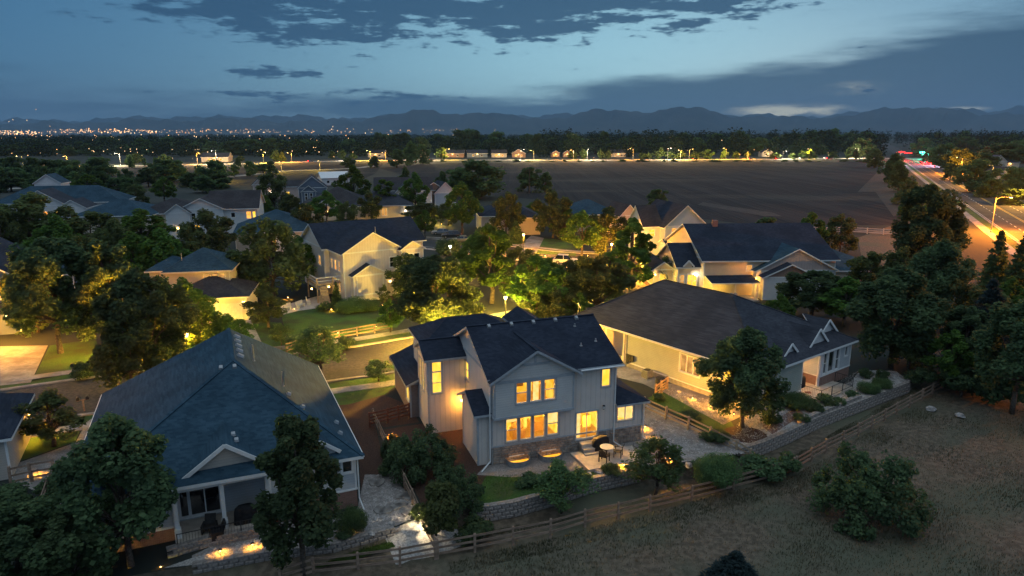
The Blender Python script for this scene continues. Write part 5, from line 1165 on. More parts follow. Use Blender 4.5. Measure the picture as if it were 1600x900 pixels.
SHRUBS = [
 (682, 830, 744, 66, 'bush_c', 'leaf_olive', 'rounded grey-green shrub just left of the wooden fence corner', -.3), (656, 738, 664, 100, 'bush_r', DD, 'large dark bush against the left side of the centre house', 0), (712, 790, 728, 80, 'bush_r', DD, 'dark rounded bush left of the garden wall corner', 0), (618, 716, 676, 44, 'bush_r', D, 'dark bush beside the side fence below the gate', 0), (549, 830, 787, 44, 'bush_d', D, 'clipped dark bush at the brick corner of the left ranch', 0),
 (1120, 752, 706, 64, 'bush_d', DD, 'smooth dome shrub where the side fence meets the back fence', -.4), (1352, 806, 692, 148, 'bush_r', 'leaf_belt', 'huge dark bush out in the rough field', -1.0), (1146, 920, 862, 84, 'conif_a', 'leaf_blue', 'top of a small bluish spruce at the bottom edge of the rough field', -1.0), (1190, 745, 705, 70, 'bush_a', DD, 'dark ragged shrub below the bend of the right garden wall', -1.0), (1225, 738, 702, 50, 'bush_a', DD, 'dark shrub at the back fence below the right garden wall', -1.0),
 (1242, 636, 611, 46, 'bush_d', Ol, 'olive shrub at the near corner of the right patio', 0), (1266, 639, 620, 28, 'bush_a', 'leaf_maroon', 'low shrub along the front of the right patio railing, left', 0), (1290, 630, 612, 28, 'bush_a', 'leaf_maroon', 'low shrub along the front of the right patio railing, right', 0), (1356, 613, 594, 30, 'bush_d', D, 'dark mounded shrub right of the patio, nearer of two', 0), (1378, 606, 589, 28, 'bush_d', D, 'dark mounded shrub right of the patio, farther of two', 0), (1312, 632, 618, 22, 'bush_a', 'leaf_maroon', 'small reddish shrub on the pale gravel above the wall', 0),
 (1332, 622, 608, 22, 'bush_a', 'leaf_blue', 'small grey-blue shrub on the pale gravel above the wall', 0), (1275, 645, 630, 24, 'bush_a', 'leaf_maroon', 'reddish shrub by the end of the brick path', 0), (1298, 637, 622, 22, 'bush_a', 'leaf_maroon', 'small reddish shrub between two others above the right wall', 0), (1252, 658, 643, 28, 'bush_a', D, 'low dark shrub above the wall below the brick path', 0), (1378, 592, 575, 22, 'bush_a', Ol, 'pale tuft shrub at the right end of the gravel bed', 0), (1352, 590, 572, 22, 'bush_a', Ol, 'pale tuft shrub behind the mounded dark ones', 0),
 (1206, 664, 640, 30, 'bush_a', D, 'dark shrub behind the tree in the mulch ring', 0), (1080, 655, 640, 34, 'bush_a', D, 'dark shrub on the side lawn by the pale fence', 0), (1118, 690, 668, 40, 'bush_a', D, 'dark shrub between the side fence and the mulch ring', 0), (1030, 625, 612, 22, 'bush_a', D, 'small shrub at the top of the pale side fence', 0),
 (740, 840, 806, 60, 'bush_a', 'leaf_maroon', 'brownish dry shrub at the foot of the garden wall', -.9), (1440, 600, 565, 44, 'bush_a', Ol, 'dry pale shrub beyond the end of the right garden wall', -.3), (1502, 615, 560, 70, 'bush_a', Ol, 'dry pale brush heap at the end of the back fence', -.6), (1556, 625, 560, 80, 'bush_a', D, 'dark brush right of the dry pale heap', -.8),
 (552, 486, 462, 46, 'bush_d', D, 'dark shrub under the framed wall of the grey house', 0), (572, 484, 464, 40, 'bush_d', 'flower', 'white-flowering shrub under the framed wall of the grey house', 0), (527, 484, 440, 18, 'conif_b', D, 'slim dark conifer at the left corner of the grey house', 0), (507, 486, 468, 22, 'bush_a', D, 'dark shrub below the raised deck of the grey house', 0), (600, 478, 445, 22, 'young', 'leaf_red', 'small bright red-leaved maple before the grey house', 0),
 (700, 398, 368, 36, 'bush_d', 'flower', 'pale flowering shrub near the bright garage lamp of the grey house', 0), (1072, 446, 428, 32, 'bush_d', 'leaf_red', 'reddish bushes under the bay window of the cream house', 0), (465, 545, 520, 34, 'bush_a', Ol, 'olive bush by the fence corner near the street', 0), (538, 545, 522, 34, 'bush_a', D, 'dark bush behind the street fence', 0), (130, 590, 560, 40, 'bush_a', 'leaf_maroon', 'brownish bush beside the far left lawn', 0), (592, 596, 562, 50, 'loose', G, 'small leafy tree by the garage wing of the centre house', 0), (275, 760, 735, 40, 'bush_a', D, 'dark bush at the left end of the ranch patio', 0), (15, 790, 752, 70, 'bush_a', D, 'dark bush in the bottom left yard', 0),
 (538, 842, 826, 24, 'bush_a', Ol, 'small bush glowing amber at the terrace wall', 0), (95, 770, 735, 60, 'bush_a', D, 'dark bush below the small wooden gate fence', 0), (825, 756, 738, 40, 'bush_a', D, 'low dark planting on the back lawn of the centre house', 0), (955, 740, 722, 30, 'bush_a', 'leaf_maroon', 'low planting by the lit flagstones of the patio', 0), (900, 752, 734, 46, 'bush_a', D, 'low dark planting left of the patio slab', 0),
]
for px, py, top, w, pr, mt, lb, z in SHRUBS:
    nm, ct = ('spruce', 'tree') if pr == 'conif_a' else (('conifer_tree', 'tree') if pr == 'conif_b' else (('tree', 'tree') if pr in ('young', 'loose') else ('shrub', 'shrub')))
    tree(px, py, top, w, pr, mt, lb, nm, ct, z)
MORE = [
 (640, 470, 398, 70, 'mid_c', G, 'green tree at the near right corner of the tall grey house'), (722, 452, 392, 64, 'mid_a', Ol, 'olive tree standing between the post lamp and the tall grey house'), (768, 436, 372, 56, 'mid_d', G, 'narrow green tree at the bend of the street'), (812, 446, 388, 66, 'mid_c', G, 'round green tree at the street bend left of the white car'), (856, 462, 405, 62, 'mid_a', G, 'green tree in front of the white car'), (905, 452, 402, 70, 'mid_c', D, 'dark tree just below the white car'), (952, 470, 396, 76, 'mid_a', D, 'dark tree left of the ridge end of the right ranch'),
 (1005, 436, 366, 44, 'mid_d', D, 'dark upright tree at the corner of the white two-storey house'), (880, 372, 318, 48, 'mid_d', D, 'dark tree at the field edge, left of two behind the white car'), (830, 352, 318, 40, 'mid_a', Ol, 'olive tree in front of the dark-roofed hidden house'), (760, 392, 350, 40, 'mid_c', G, 'low green tree beside the pale gold car'), (700, 352, 318, 40, 'mid_c', G, 'low green tree behind the row of parked cars'), (665, 372, 330, 36, 'mid_a', D, 'dark tree hugging the right end of the grey house roof'),
 (735, 520, 468, 60, 'mid_c', Lt, 'yellow-green lit tree just left of the glowing post lamp'), (905, 512, 460, 50, 'mid_a', Ol, 'amber-lit tree by the right end of the centre house ridge'), (610, 520, 470, 40, 'mid_a', G, 'green tree at the right end of the street fence'),
 (270, 540, 440, 80, 'mid_c', Ol, 'olive tree just right of the paler grey-green tree'), (322, 560, 478, 70, 'mid_a', Ol, 'amber-lit olive tree directly before the orange garage door'), (250, 566, 470, 96, 'mid_c', Ol, 'olive tree tucked under the paler grey-green tree'), (60, 520, 402, 90, 'mid_c', D, 'dark tree behind the big driveway tree at far left'), (140, 480, 372, 90, 'mid_c', D, 'dark tree in the heart of the left tree group'), (215, 470, 368, 90, 'mid_a', D, 'dark tree at the back of the left tree group'), (300, 430, 352, 70, 'mid_c', D, 'dark tree behind the two-tier blue roof'), (10, 420, 330, 80, 'mid_c', D, 'dark tree above the house cut by the left edge'), (100, 440, 340, 80, 'mid_a', D, 'dark tree in the second row of the left tree group'), (185, 430, 345, 70, 'mid_c', D, 'dark tree right of the second row of the left tree group'),
 (385, 470, 400, 60, 'mid_c', D, 'dark tree behind the right end of the orange garage'), (470, 450, 372, 60, 'mid_a', D, 'dark tree left of the raised deck'), (345, 350, 312, 40, 'mid_a', D, 'dark tree right of the white two-storey house roof'), (380, 340, 300, 40, 'mid_c', Ol, 'olive tree behind the blue-roofed ranch house'), (455, 345, 306, 40, 'mid_c', D, 'dark tree before the slate-blue house'), (580, 345, 300, 44, 'mid_c', D, 'dark tree right of the roof with the dark valley'), (215, 325, 290, 40, 'mid_c', D, 'dark tree behind the low blue hipped roof'),
 (1240, 440, 380, 60, 'mid_c', D, 'dark tree right of the cream house wing'), (1350, 470, 396, 80, 'mid_c', DD, 'dark tree at the end of the blue wing of the cream house'), (1400, 500, 392, 84, 'mid_c', DD, 'dark tree between the field fence and the great roadside tree'), (1540, 540, 455, 80, 'mid_c', DD, 'dark tree right behind the bluish spruce'), (1425, 360, 300, 50, 'mid_a', D, 'dark tree at the field corner before the great roadside tree'), (1420, 580, 500, 80, 'mid_c', DD, 'dark tree at the end of the right garden wall'), (1480, 600, 520, 80, 'mid_a', DD, 'dark tree just behind the dry brush heap'),
 (1215, 520, 462, 50, 'mid_a', D, 'dark leafy tree before the brick gable'), (1560, 260, 224, 60, 'far_b', D, 'dark tree before the white house on the wooded rise'), (1600, 255, 220, 60, 'far_b', D, 'dark tree at the right edge below the skyline'), (1505, 245, 214, 50, 'far_b', D, 'dark tree breaking the skyline at right'), (1440, 246, 216, 34, 'far_b', D, 'dark tree behind the waiting cars'), (1345, 246, 216, 40, 'far_b', D, 'dark tree left of the traffic signals'),
]
for px, py, top, w, pr, mt, lb in MORE: tree(px, py, top, w, pr, mt, lb)
MEADOW = ['broad round dark tree in the middle of the left meadow', 'small dark tree just left of the broad round meadow tree', 'small dark tree just right of the broad round meadow tree', 'tiny dark meadow tree in front of the brightly lit far building', 'mid-sized meadow tree below the right end of the lit far building', 'small dark meadow tree right of the mid-sized one below the lit building', 'tiny tree on the far verge just past the lit building', 'dark meadow tree on the curved lane, left of its lamp', 'wide low meadow tree just behind the lane lamp', 'dark tree by the lane above the slate-blue house', 'tiny tree against the lit road, left of three', 'tiny tree against the lit road, middle of three', 'tiny tree against the lit road, right of three', 'dark tree behind the white gabled house at far left, right of its ridge', 'dark tree behind the ridge of the white gabled house at far left', 'dark tree between the far-left gables and the lit road', 'wide dark tree near the left edge above the white gables', 'dark tree at the far road behind the barn, left of the tall pair', 'tallest dark tree against the skyline beside the far road', 'dark tree just right of the tallest skyline tree', 'narrow dark tree by the long pale far house', 'small dark tree by the lane end behind the barn', 'small dark tree at the far road above the slate-blue house', 'dark tree cut by the left edge in the meadow row']
# trees beyond: meadow row, roadside rows, and the nearer trees of the dark belt
rt = random.Random(5)
for i, (px, py, top, w) in enumerate([(232, 292, 262, 44), (200, 288, 264, 22), (284, 282, 262, 20), (312, 276, 258, 14), (340, 276, 250, 28), (366, 276, 256, 18), (372, 262, 246, 10), (392, 275, 252, 22), (412, 270, 256, 34), (424, 274, 252, 20), (205, 262, 244, 12), (226, 260, 246, 8), (244, 264, 246, 10), (110, 292, 252, 40), (60, 290, 262, 24), (160, 275, 246, 30), (25, 290, 262, 40), (620, 262, 232, 26), (640, 258, 222, 30), (660, 256, 226, 24), (690, 250, 230, 18), (585, 262, 244, 20), (545, 262, 246, 22), (0, 300, 258, 40)]):
    tree(px, py, top, w, ('far_a', 'far_b', 'far_c')[i % 3], D, MEADOW[i], 'tree', 'tree', 0, 'dark trees dotted over the meadow')
rs_ = random.Random(31)
for i in range(34):
    px = 600+i*23+rs_.uniform(-10, 10); tree(px, 252.6, 252.6-rs_.uniform(1.5, 4.0), rs_.uniform(6, 14), 'bush_far', (D, Ol, DD)[i % 3], 'low shrub on the ragged far margin of the ploughed field', 'shrub', 'shrub', 0, 'shrubs along the far margin of the field')
rm = random.Random(14)
for i in range(30):
    px = rm.uniform(-20, 345); y = rm.uniform(270, 312)
    tree(px, y, y-rm.uniform(18, 36), rm.uniform(26, 52), ('far_a', 'far_b', 'far_c')[i % 3], (D, DD, Ol)[i % 3], 'dark leafy tree among the rows behind the far left houses', 'tree', 'tree', 0, 'tree rows behind the far left houses')
for i, px in enumerate([205, 215, 260, 375, 432, 442, 520, 535, 552, 896, 912, 940, 950, 1005, 1015, 1030, 1045, 1062, 1085, 1104, 1130, 1150, 1168, 1210, 1240, 1255, 1268, 1300, 1325, 1338]):
    y = 255 if px < 300 else (252 if px < 460 else 248.2)
    tree(px, y, y-rt.uniform(9, 17), rt.uniform(10, 20), ('far_a', 'far_b', 'bush_far')[i % 3], (Lt, Ol, G)[i % 3], 'roadside tree lit yellow-green by lamps along the far road', 'tree', 'tree', 0, 'lit trees along the far road')
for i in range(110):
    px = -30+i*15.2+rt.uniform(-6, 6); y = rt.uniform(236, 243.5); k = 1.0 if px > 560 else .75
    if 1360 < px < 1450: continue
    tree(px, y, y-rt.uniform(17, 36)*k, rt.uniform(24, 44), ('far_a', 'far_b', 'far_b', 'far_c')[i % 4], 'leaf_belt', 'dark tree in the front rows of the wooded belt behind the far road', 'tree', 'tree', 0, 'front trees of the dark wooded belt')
# the rest of the belt reads as one mass
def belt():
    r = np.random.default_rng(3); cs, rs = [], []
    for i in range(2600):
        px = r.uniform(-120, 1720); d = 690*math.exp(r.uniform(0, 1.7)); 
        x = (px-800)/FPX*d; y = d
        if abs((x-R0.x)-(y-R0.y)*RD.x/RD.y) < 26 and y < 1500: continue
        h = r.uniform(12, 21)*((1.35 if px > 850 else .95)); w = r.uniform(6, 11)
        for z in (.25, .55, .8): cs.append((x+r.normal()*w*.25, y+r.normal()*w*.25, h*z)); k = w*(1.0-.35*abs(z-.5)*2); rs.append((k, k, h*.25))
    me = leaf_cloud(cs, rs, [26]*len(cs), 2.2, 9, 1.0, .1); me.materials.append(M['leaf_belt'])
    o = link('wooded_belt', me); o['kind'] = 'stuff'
belt()
# ================================================================== fences: every post and rail its own part
def unit_box(name, mat, dx=1, dy=1, dz=1, jitter=0.0, seed=0):
    r = random.Random(seed); mb = MB(); mb.box(-.5*dx, -.5*dy, -.5*dz, .5*dx, .5*dy, .5*dz)
    if jitter: mb.v = [(x+r.uniform(-jitter, jitter), y+r.uniform(-jitter, jitter), z+r.uniform(-jitter, jitter)) for x, y, z in mb.v]
    return mb.mesh(name, mat)
def post_mesh(mat, h, w):
    mb = MB(); a = w/2; mb.box(-a, -a, -.4, a, a, h-.04); mb.add([(-a,-a,h-.04),(a,-a,h-.04),(a,a,h-.04),(-a,a,h-.04),(-a*.7,-a*.7,h),(a*.7,-a*.7,h),(a*.7,a*.7,h),(-a*.7,a*.7,h)], [(0,1,5,4),(1,2,6,5),(2,3,7,6),(3,0,4,7),(4,5,6,7)])
    return mb.mesh('post', mat)
def rail_fence(label, pts, mat='fence_wood', h=1.25, rails=(.32, .70, 1.08), gap=2.45, w=.15, rw=.05, rh=.14, name='rail_fence', group=None):
    pts = [Vector(p) for p in pts]; e = thing(name, label, 'fence', pts[0], 0, group); pm = post_mesh(mat, h, w)
    rms = [unit_box('rail', mat, 1, rw, rh, .012, k) for k in range(3)]; r = random.Random(len(pts)*7+int(pts[0].x))
    P = []
    for a, b in zip(pts, pts[1:]):
        n = max(1, round((b-a).length/gap)); P += [a.lerp(b, k/n) for k in range(n)]
    P.append(pts[-1])
    for p in P:
        o = link('post', pm, e, p-pts[0], (r.uniform(-.03, .03), r.uniform(-.03, .03), r.uniform(0, .4)))
    for a, b in zip(P, P[1:]):
        d = b-a; yaw = math.atan2(d.y, d.x); pit = -math.asin(d.z/d.length)
        for i, z in enumerate(rails):
            link('rail', rms[i % 3], e, (a+b)/2-pts[0]+Vector((0, 0, z+r.uniform(-.03, .03))), (0, pit+r.uniform(-.012, .012), yaw), (d.length*1.02, 1, 1))
    return e
def gz(L): return [at(x, y, z) for x, y, z in L]
rail_fence('long brown rail fence running along the rough field below the centre house', gz([(684, 872, -1), (742, 862, -1), (802, 850, -1), (860, 838, -1), (914, 822, -1), (965, 811, -1), (1015, 799, -1), (1080, 783, -1), (1145, 766, -1), (1205, 750, -1), (1240, 738, -1)]))
rail_fence('weathered rail fence climbing beside the right garden wall to the dry brush', gz([(1243, 736, -1), (1290, 708, -1), (1340, 682, -1), (1400, 648, -1), (1440, 626, -1), (1472, 608, -1)]))
rail_fence('rail fence along the bottom edge below the left ranch lawn', gz([(440, 916, -1), (491, 900, -1), (560, 892, -1), (625, 884, -1), (680, 873, -1)]))
rail_fence('rail fence between the left ranch and the bushes of the centre house', gz([(584, 660, 0), (603, 702, 0), (622, 742, 0), (645, 790, -.05), (664, 832, -.6), (683, 871, -1)]))
rail_fence('short reddish rail fence and gate between the left ranch and the centre house', gz([(578, 668, 0), (606, 661, 0), (640, 652, 0)]), 'red_wood', 1.35, (.3, .6, .9, 1.2), 1.2)
rail_fence('pale lit rail fence between the centre house and the right ranch', gz([(1006, 640, 0), (1040, 656, 0), (1075, 672, 0), (1110, 689, -.05), (1150, 710, -.4), (1172, 724, -.9)]), 'pale_wood', 1.25, (.3, .68, 1.08), 2.3)
rail_fence('low rail fence by the street lit by amber spots', gz([(448, 552, 0), (480, 541, 0), (530, 530, 0), (612, 516, 0)]), 'fence_wood', 1.15)
rail_fence('dark rail fence with gate in the bottom left yard', gz([(18, 760, 0), (50, 753, 0), (86, 747, 0)]), 'fence_wood', 1.5, (.35, .8, 1.3), 1.2)
rail_fence('dark fence running down the bottom left yard from the gate', gz([(86, 748, 0), (76, 775, 0), (66, 805, -.1)]), 'fence_wood', 1.3)
rail_fence('long white rail fence at the near edge of the field', gz([(1190, 362, 0), (1260, 363, 0), (1330, 364, 0), (1405, 368, 0)]), 'white_fence', 1.5, (.4, .85, 1.3), 4.0, .2, .08, .2)
rail_fence('short wooden gate beside the right ranch porch', gz([(1024, 620, 0), (1042, 608, 0)]), 'fence_wood', 1.3, (.2, .5, .8, 1.1), 1.4, .18)

# ================================================================== garden walls of split-face blocks
def block_wall(label, pts, z0, z1, bl=.55, bh=.24, depth=.32, mat='block', cap=True):
    pts = [Vector((p.x, p.y, 0)) for p in pts]; e = thing('retaining_wall', label, 'garden wall', (pts[0].x, pts[0].y, z0)); o = Vector((pts[0].x, pts[0].y, z0))
    ms = []
    for k in range(4):
        r = random.Random(k+50); mb = MB(); a, b, c = bl/2-.008, depth/2, bh/2-.006; j = lambda: r.uniform(-.02, .02)
        mb.add([(-a,-b+.03,-c),(a,-b+.03,-c),(a,b,-c),(-a,b,-c),(-a,-b+.03,c),(a,-b+.03,c),(a,b,c),(-a,b,c),(-a*.8+j(),-b-.03+j(),-c*.7),(a*.8+j(),-b-.03+j(),-c*.7),(a*.8+j(),-b-.03+j(),c*.7),(-a*.8+j(),-b-.03+j(),c*.7)],
               [(0,3,2,1),(4,5,6,7),(1,2,6,5),(2,3,7,6),(3,0,4,7),(0,1,9,8),(1,5,10,9),(5,4,11,10),(4,0,8,11),(8,9,10,11)]); ms.append(mb.mesh('block', mat))
    cm = unit_box('capstone', mat, bl-.01, depth+.10, .11, .012, 3)
    L = [0]
    for a, b in zip(pts, pts[1:]): L.append(L[-1]+(b-a).length)
    def pos(s):
        for i in range(len(pts)-1):
            if s <= L[i+1] or i == len(pts)-2: return pts[i].lerp(pts[i+1], (s-L[i])/(L[i+1]-L[i])), (pts[i+1]-pts[i]).normalized()
    r = random.Random(9); rows = round((z1-z0)/bh); n = int(L[-1]/bl)
    for k in range(rows):
        for i in range(n):
            p, d = pos(bl*(i+.5+(.5 if k % 2 else 0)) if bl*(i+1) < L[-1] else bl*(i+.5))
            link('block', ms[r.randrange(4)], e, p-o+Vector((0, 0, z0+bh*(k+.5)))+Vector((-d.y, d.x, 0))*(r.uniform(-.012, .012)+.03*k), (0, 0, math.atan2(d.y, d.x)+r.uniform(-.015, .015)))
    if cap:
        for i in range(n):
            p, d = pos(bl*(i+.5)); link('capstone', cm, e, p-o+Vector((0, 0, z0+bh*rows+.057))+Vector((-d.y, d.x, 0))*.03*rows, (0, 0, math.atan2(d.y, d.x)+r.uniform(-.01, .01)))
    return e
ep = [e[0] for e in EDGE]
block_wall('curved stone block wall holding up the back lawn of the centre house', ep[9:16], -.98, -.02)
block_wall('long curved grey block wall around the gravel garden of the right ranch', ep[18:27], -.98, -.02, .62)
block_wall('low block wall stepping along the terrace below the left ranch', [ep[2], ep[3], ep[4], ep[5], ep[6]], -.5, -.02, .55)
block_wall('short upper stone wall along the lit terrace of the left ranch', pxs([(262, 872), (330, 852), (412, 836)]), 0, .48, .55)
# low edging of big stones beside the right patio
block_wall('stone step edging beside the brick path and the right patio', pxs([(1248, 662), (1300, 640), (1345, 622)]), .0, .24, .7)

# ================================================================== patio furniture and small things
def chair(p, rot, label, mat='dark_plastic'):
    e = thing('patio_chair', label, 'chair', p, rot, 'chairs at the patio table')
    mb = MB()
    for k in range(5): mb.box(-.26+.107*k, -.25, .40, -.26+.107*k+.095, .27, .43)
    mb.build('seat', mat, e); mb = MB()
    for k in range(5):
        x = -.25+.107*k; hgt = .98+.08*(1-abs(k-2)/2); mb.beam((x+.045, .24, .42), (x+.045, .44, hgt), .09, .025, 0, (0, 1, 0))
    mb.beam((-.26, .30, .62), (.27, .30, .62), .03, .05); mb.build('backrest', mat, e)
    for sx in (-.3, .3):
        mb = MB(); mb.box(sx-.06, -.30, .62, sx+.06, .30, .65); mb.build('armrest', mat, e)
        for y in (-.25, .28):
            mb = MB(); mb.beam((sx, y, 0), (sx, y, .62), .06, .05, 0, (0, 1, 0)); mb.build('leg', mat, e)
hm = lambda u, v, z=0: HM.world(u, v, z)
sheet('patio', [hm(6.1, -.45), hm(11.2, -.9), hm(10.5, -3.3), hm(6.3, -3.4)], 'patio_concrete', .20, thick=.35)
t = thing('patio_table', 'round pale table between two dark chairs on the lit patio', 'table', hm(8.55, -1.75, .2), 0)
mb = MB(); mb.lathe((0, 0, .68), [(.50, 0), (.52, .02), (.52, .04), (.50, .05)], 20); mb.build('tabletop', 'cream_trim', t)
mb = MB(); mb.lathe((0, 0, 0), [(.28, 0), (.26, .03), (.05, .08), (.045, .66), (.2, .68)], 12); mb.build('pedestal', 'dark_plastic', t)
chair(hm(7.95, -2.55, .2), rad(150), 'dark patio chair at the front left of the round table'); chair(hm(9.3, -2.15, .2), rad(-110), 'dark patio chair with tall slatted back right of the round table')
def grill(p, rot, label):
    e = thing('covered_grill', label, 'grill', p, rot); r = random.Random(int(p.x*10)); mb = MB(); rings = [(0, .70, .34), (.35, .68, .33), (.75, .66, .32), (.95, .60, .30), (1.10, .42, .26), (1.16, .2, .14)]; n = 16
    for z, a, b in rings:
        for i in range(n):
            t = 2*math.pi*i/n; c, s = math.cos(t), math.sin(t); q = (abs(c)**4+abs(s)**4)**-.25; f = 1+r.uniform(-.03, .03); mb.v.append((a*c*q*f, b*s*q*f, z))
    for k in range(len(rings)-1):
        for i in range(n): mb.f.append((k*n+i, k*n+(i+1) % n, (k+1)*n+(i+1) % n, (k+1)*n+i)); mb.mi.append(0)
    mb.f.append(tuple(range((len(rings)-1)*n, len(rings)*n))); mb.mi.append(0)
    mb.build('cover', 'black_cover', e, True)
    for sx in (-.45, .45):
        for sy in (-.2, .2):
            mb = MB(); mb.tube((sx, sy-.03, .07), (sx, sy+.03, .07), .07, .07, 8); mb.build('caster', 'rubber', e)
grill(hm(8.55, -.75, .2), rad(19), 'grill under a black cover beside the patio steps of the centre house')
hr = lambda u, v, z=0: HR.world(u, v, z); hl = lambda u, v, z=0: HL.world(u, v, z)
grill(hr(-7.6, 1.5, .22), rad(37), 'bulky covered grill standing in the lit recess of the right ranch')
grill(hl(-7.3, .9, .3), rad(24), 'large black covered grill on the left ranch patio'); 
def lounge(p, rot, label, mat):
    e = thing('lounge_chair', label, 'chair', p, rot); mb = MB(); mb.box(-.32, -.32, .25, .32, .34, .40); mb.build('seat', mat, e)
    mb = MB(); mb.beam((0, .3, .38), (0, .50, .95), .62, .12, 0, (0, 1, 0)); mb.build('backrest', mat, e)
    for sx in (-.36, .36):
        mb = MB(); mb.box(sx-.05, -.33, .02, sx+.05, .36, .55); mb.build('arm', mat, e)
lounge(hl(-9.4, .6, .3), rad(10), 'dark lounge chair with a pale cushion by the left ranch sliding door', 'dark_plastic'); lounge(hl(-9.0, -.2, .3), rad(-60), 'dark lounge chair near the edge of the left ranch patio', 'black_cover')
lounge(hr(-8.6, 1.2, .22), rad(60), 'dark lounge chair left of the covered grill in the right ranch recess', 'dark_plastic')
mb = MB(); mb.box(-.25, -.2, .0, .25, .2, .05); o = mb.build('door_mat', 'red_wood'); o.location = hr(-8.3, .2, .222); tag(o, 'small cushion-like mat on the edge of the right patio', 'mat')
def metal_rail(label, pts, h=1.0, gap=1.6, mat='black_metal', bal=.16):
    e = thing('metal_railing', label, 'railing', pts[0]); o = Vector(pts[0])
    for a, b in zip(pts, pts[1:]):
        a, b = Vector(a), Vector(b); n = max(1, round((b-a).length/gap))
        for k in range(n+1):
            if k == 0 and a != o: continue
            p = a.lerp(b, k/n); mb = MB(); mb.tube(p-o, p-o+Vector((0, 0, h)), .03, .03, 6); mb.build('post', mat, e)
        for z in (.12, h-.03):
            mb = MB(); mb.beam(a-o+Vector((0, 0, z)), b-o+Vector((0, 0, z)), .035, .035); mb.build('rail', mat, e)
        mb = MB(); m = int((b-a).length/bal)
        for k in range(1, m): p = a.lerp(b, k/m)-o; mb.beam(p+Vector((0, 0, .12)), p+Vector((0, 0, h-.04)), .014, .014, 0, (1, 0, 0))
        if m > 1: mb.build('balusters', mat, e)['kind'] = 'stuff'
metal_rail('black metal railing around the lit patio of the right ranch', [hr(-9.25, .9, .22), hr(-9.25, -1.55, .22), hr(-3.5, -1.55, .22), hr(-3.5, .2, .22)], 1.0, 2.0)
metal_rail('black metal railing in front of the left ranch patio', [hl(-11.1, -.55, .3), hl(-5.9, -.55, .3)], .95, 1.7)
# flagstone steps and path stones by the centre house patio
fs = random.Random(4); fm = []
for k in range(5):
    mb = MB(); n = 7; a = [(.42*(1+fs.uniform(-.25, .2))*math.cos(6.283*i/n), .32*(1+fs.uniform(-.25, .2))*math.sin(6.283*i/n)) for i in range(n)]
    mb.add([(x, y, 0) for x, y in a]+[(x*.94, y*.94, .09) for x, y in a], [(i, (i+1) % n, n+(i+1) % n, n+i) for i in range(n)]+[tuple(range(n, 2*n))]); fm.append(mb.mesh('flagstone', 'flagstone'))
for k in range(16):
    u = 10.4+(k % 4)*.62+fs.uniform(-.1, .1); v = -.9-.72*(k//4)+fs.uniform(-.1, .1)
    o = link('flagstone', fm[k % 5], None, hm(u, v, .03), (0, 0, fs.uniform(0, 6))); tag(o, 'irregular flagstone set beside the lit patio of the centre house', 'paving stone', 'flagstones beside the patio')
for k in range(14):
    q = at(fs.uniform(578, 640), fs.uniform(742, 805), .02); o = link('flagstone', fm[k % 5], None, q, (0, 0, fs.uniform(0, 6)), (1.3, 1.2, 1)); tag(o, 'flat flagstone in the gravel path beside the left ranch', 'paving stone', 'flagstones of the side path')
# boulders of the terrace and pale gravel garden
bm_ = []
for k in range(5):
    rr = random.Random(k+80); mb = MB(); n = 8; prof = [(0, 1), (.22, .95), (.42, .62), (.5, .2)]
    for z, q in prof:
        for i in range(n): t = 6.283*i/n; f = q*.5*(1+rr.uniform(-.22, .22)); mb.v.append((f*math.cos(t)*1.25, f*math.sin(t), z))
    for a in range(3):
        for i in range(n): mb.f.append((a*n+i, a*n+(i+1) % n, (a+1)*n+(i+1) % n, (a+1)*n+i)); mb.mi.append(0)
    mb.f.append(tuple(range(3*n, 4*n))); mb.mi.append(0); bm_.append(mb.mesh('boulder', 'river_rock'))
BO = [(1098, 727, .9), (1076, 728, .6), (1150, 690, .5), (1330, 603, .7), (1395, 590, .6), (1365, 585, .6), (1410, 596, .5), (1060, 612, .5), (1085, 625, .5), (1110, 634, .5), (1135, 642, .6), (612, 820, .5), (590, 812, .5), (1008, 690, .4), (935, 738, .6), (965, 735, .5), (985, 729, .5), (1000, 726, .6), (920, 742, .5), (580, 835, .4), (1455, 640, .8), (1500, 650, .7)]
for i, (x, y, s) in enumerate(BO):
    o = link('boulder', bm_[i % 5], None, at(x, y, .0 if y < 640 or x < 1400 else -.9), (0, 0, i*1.3), (s, s, s*.8)); tag(o, 'rounded garden boulder lying among gravel and planting', 'boulder', 'boulders around the gardens')
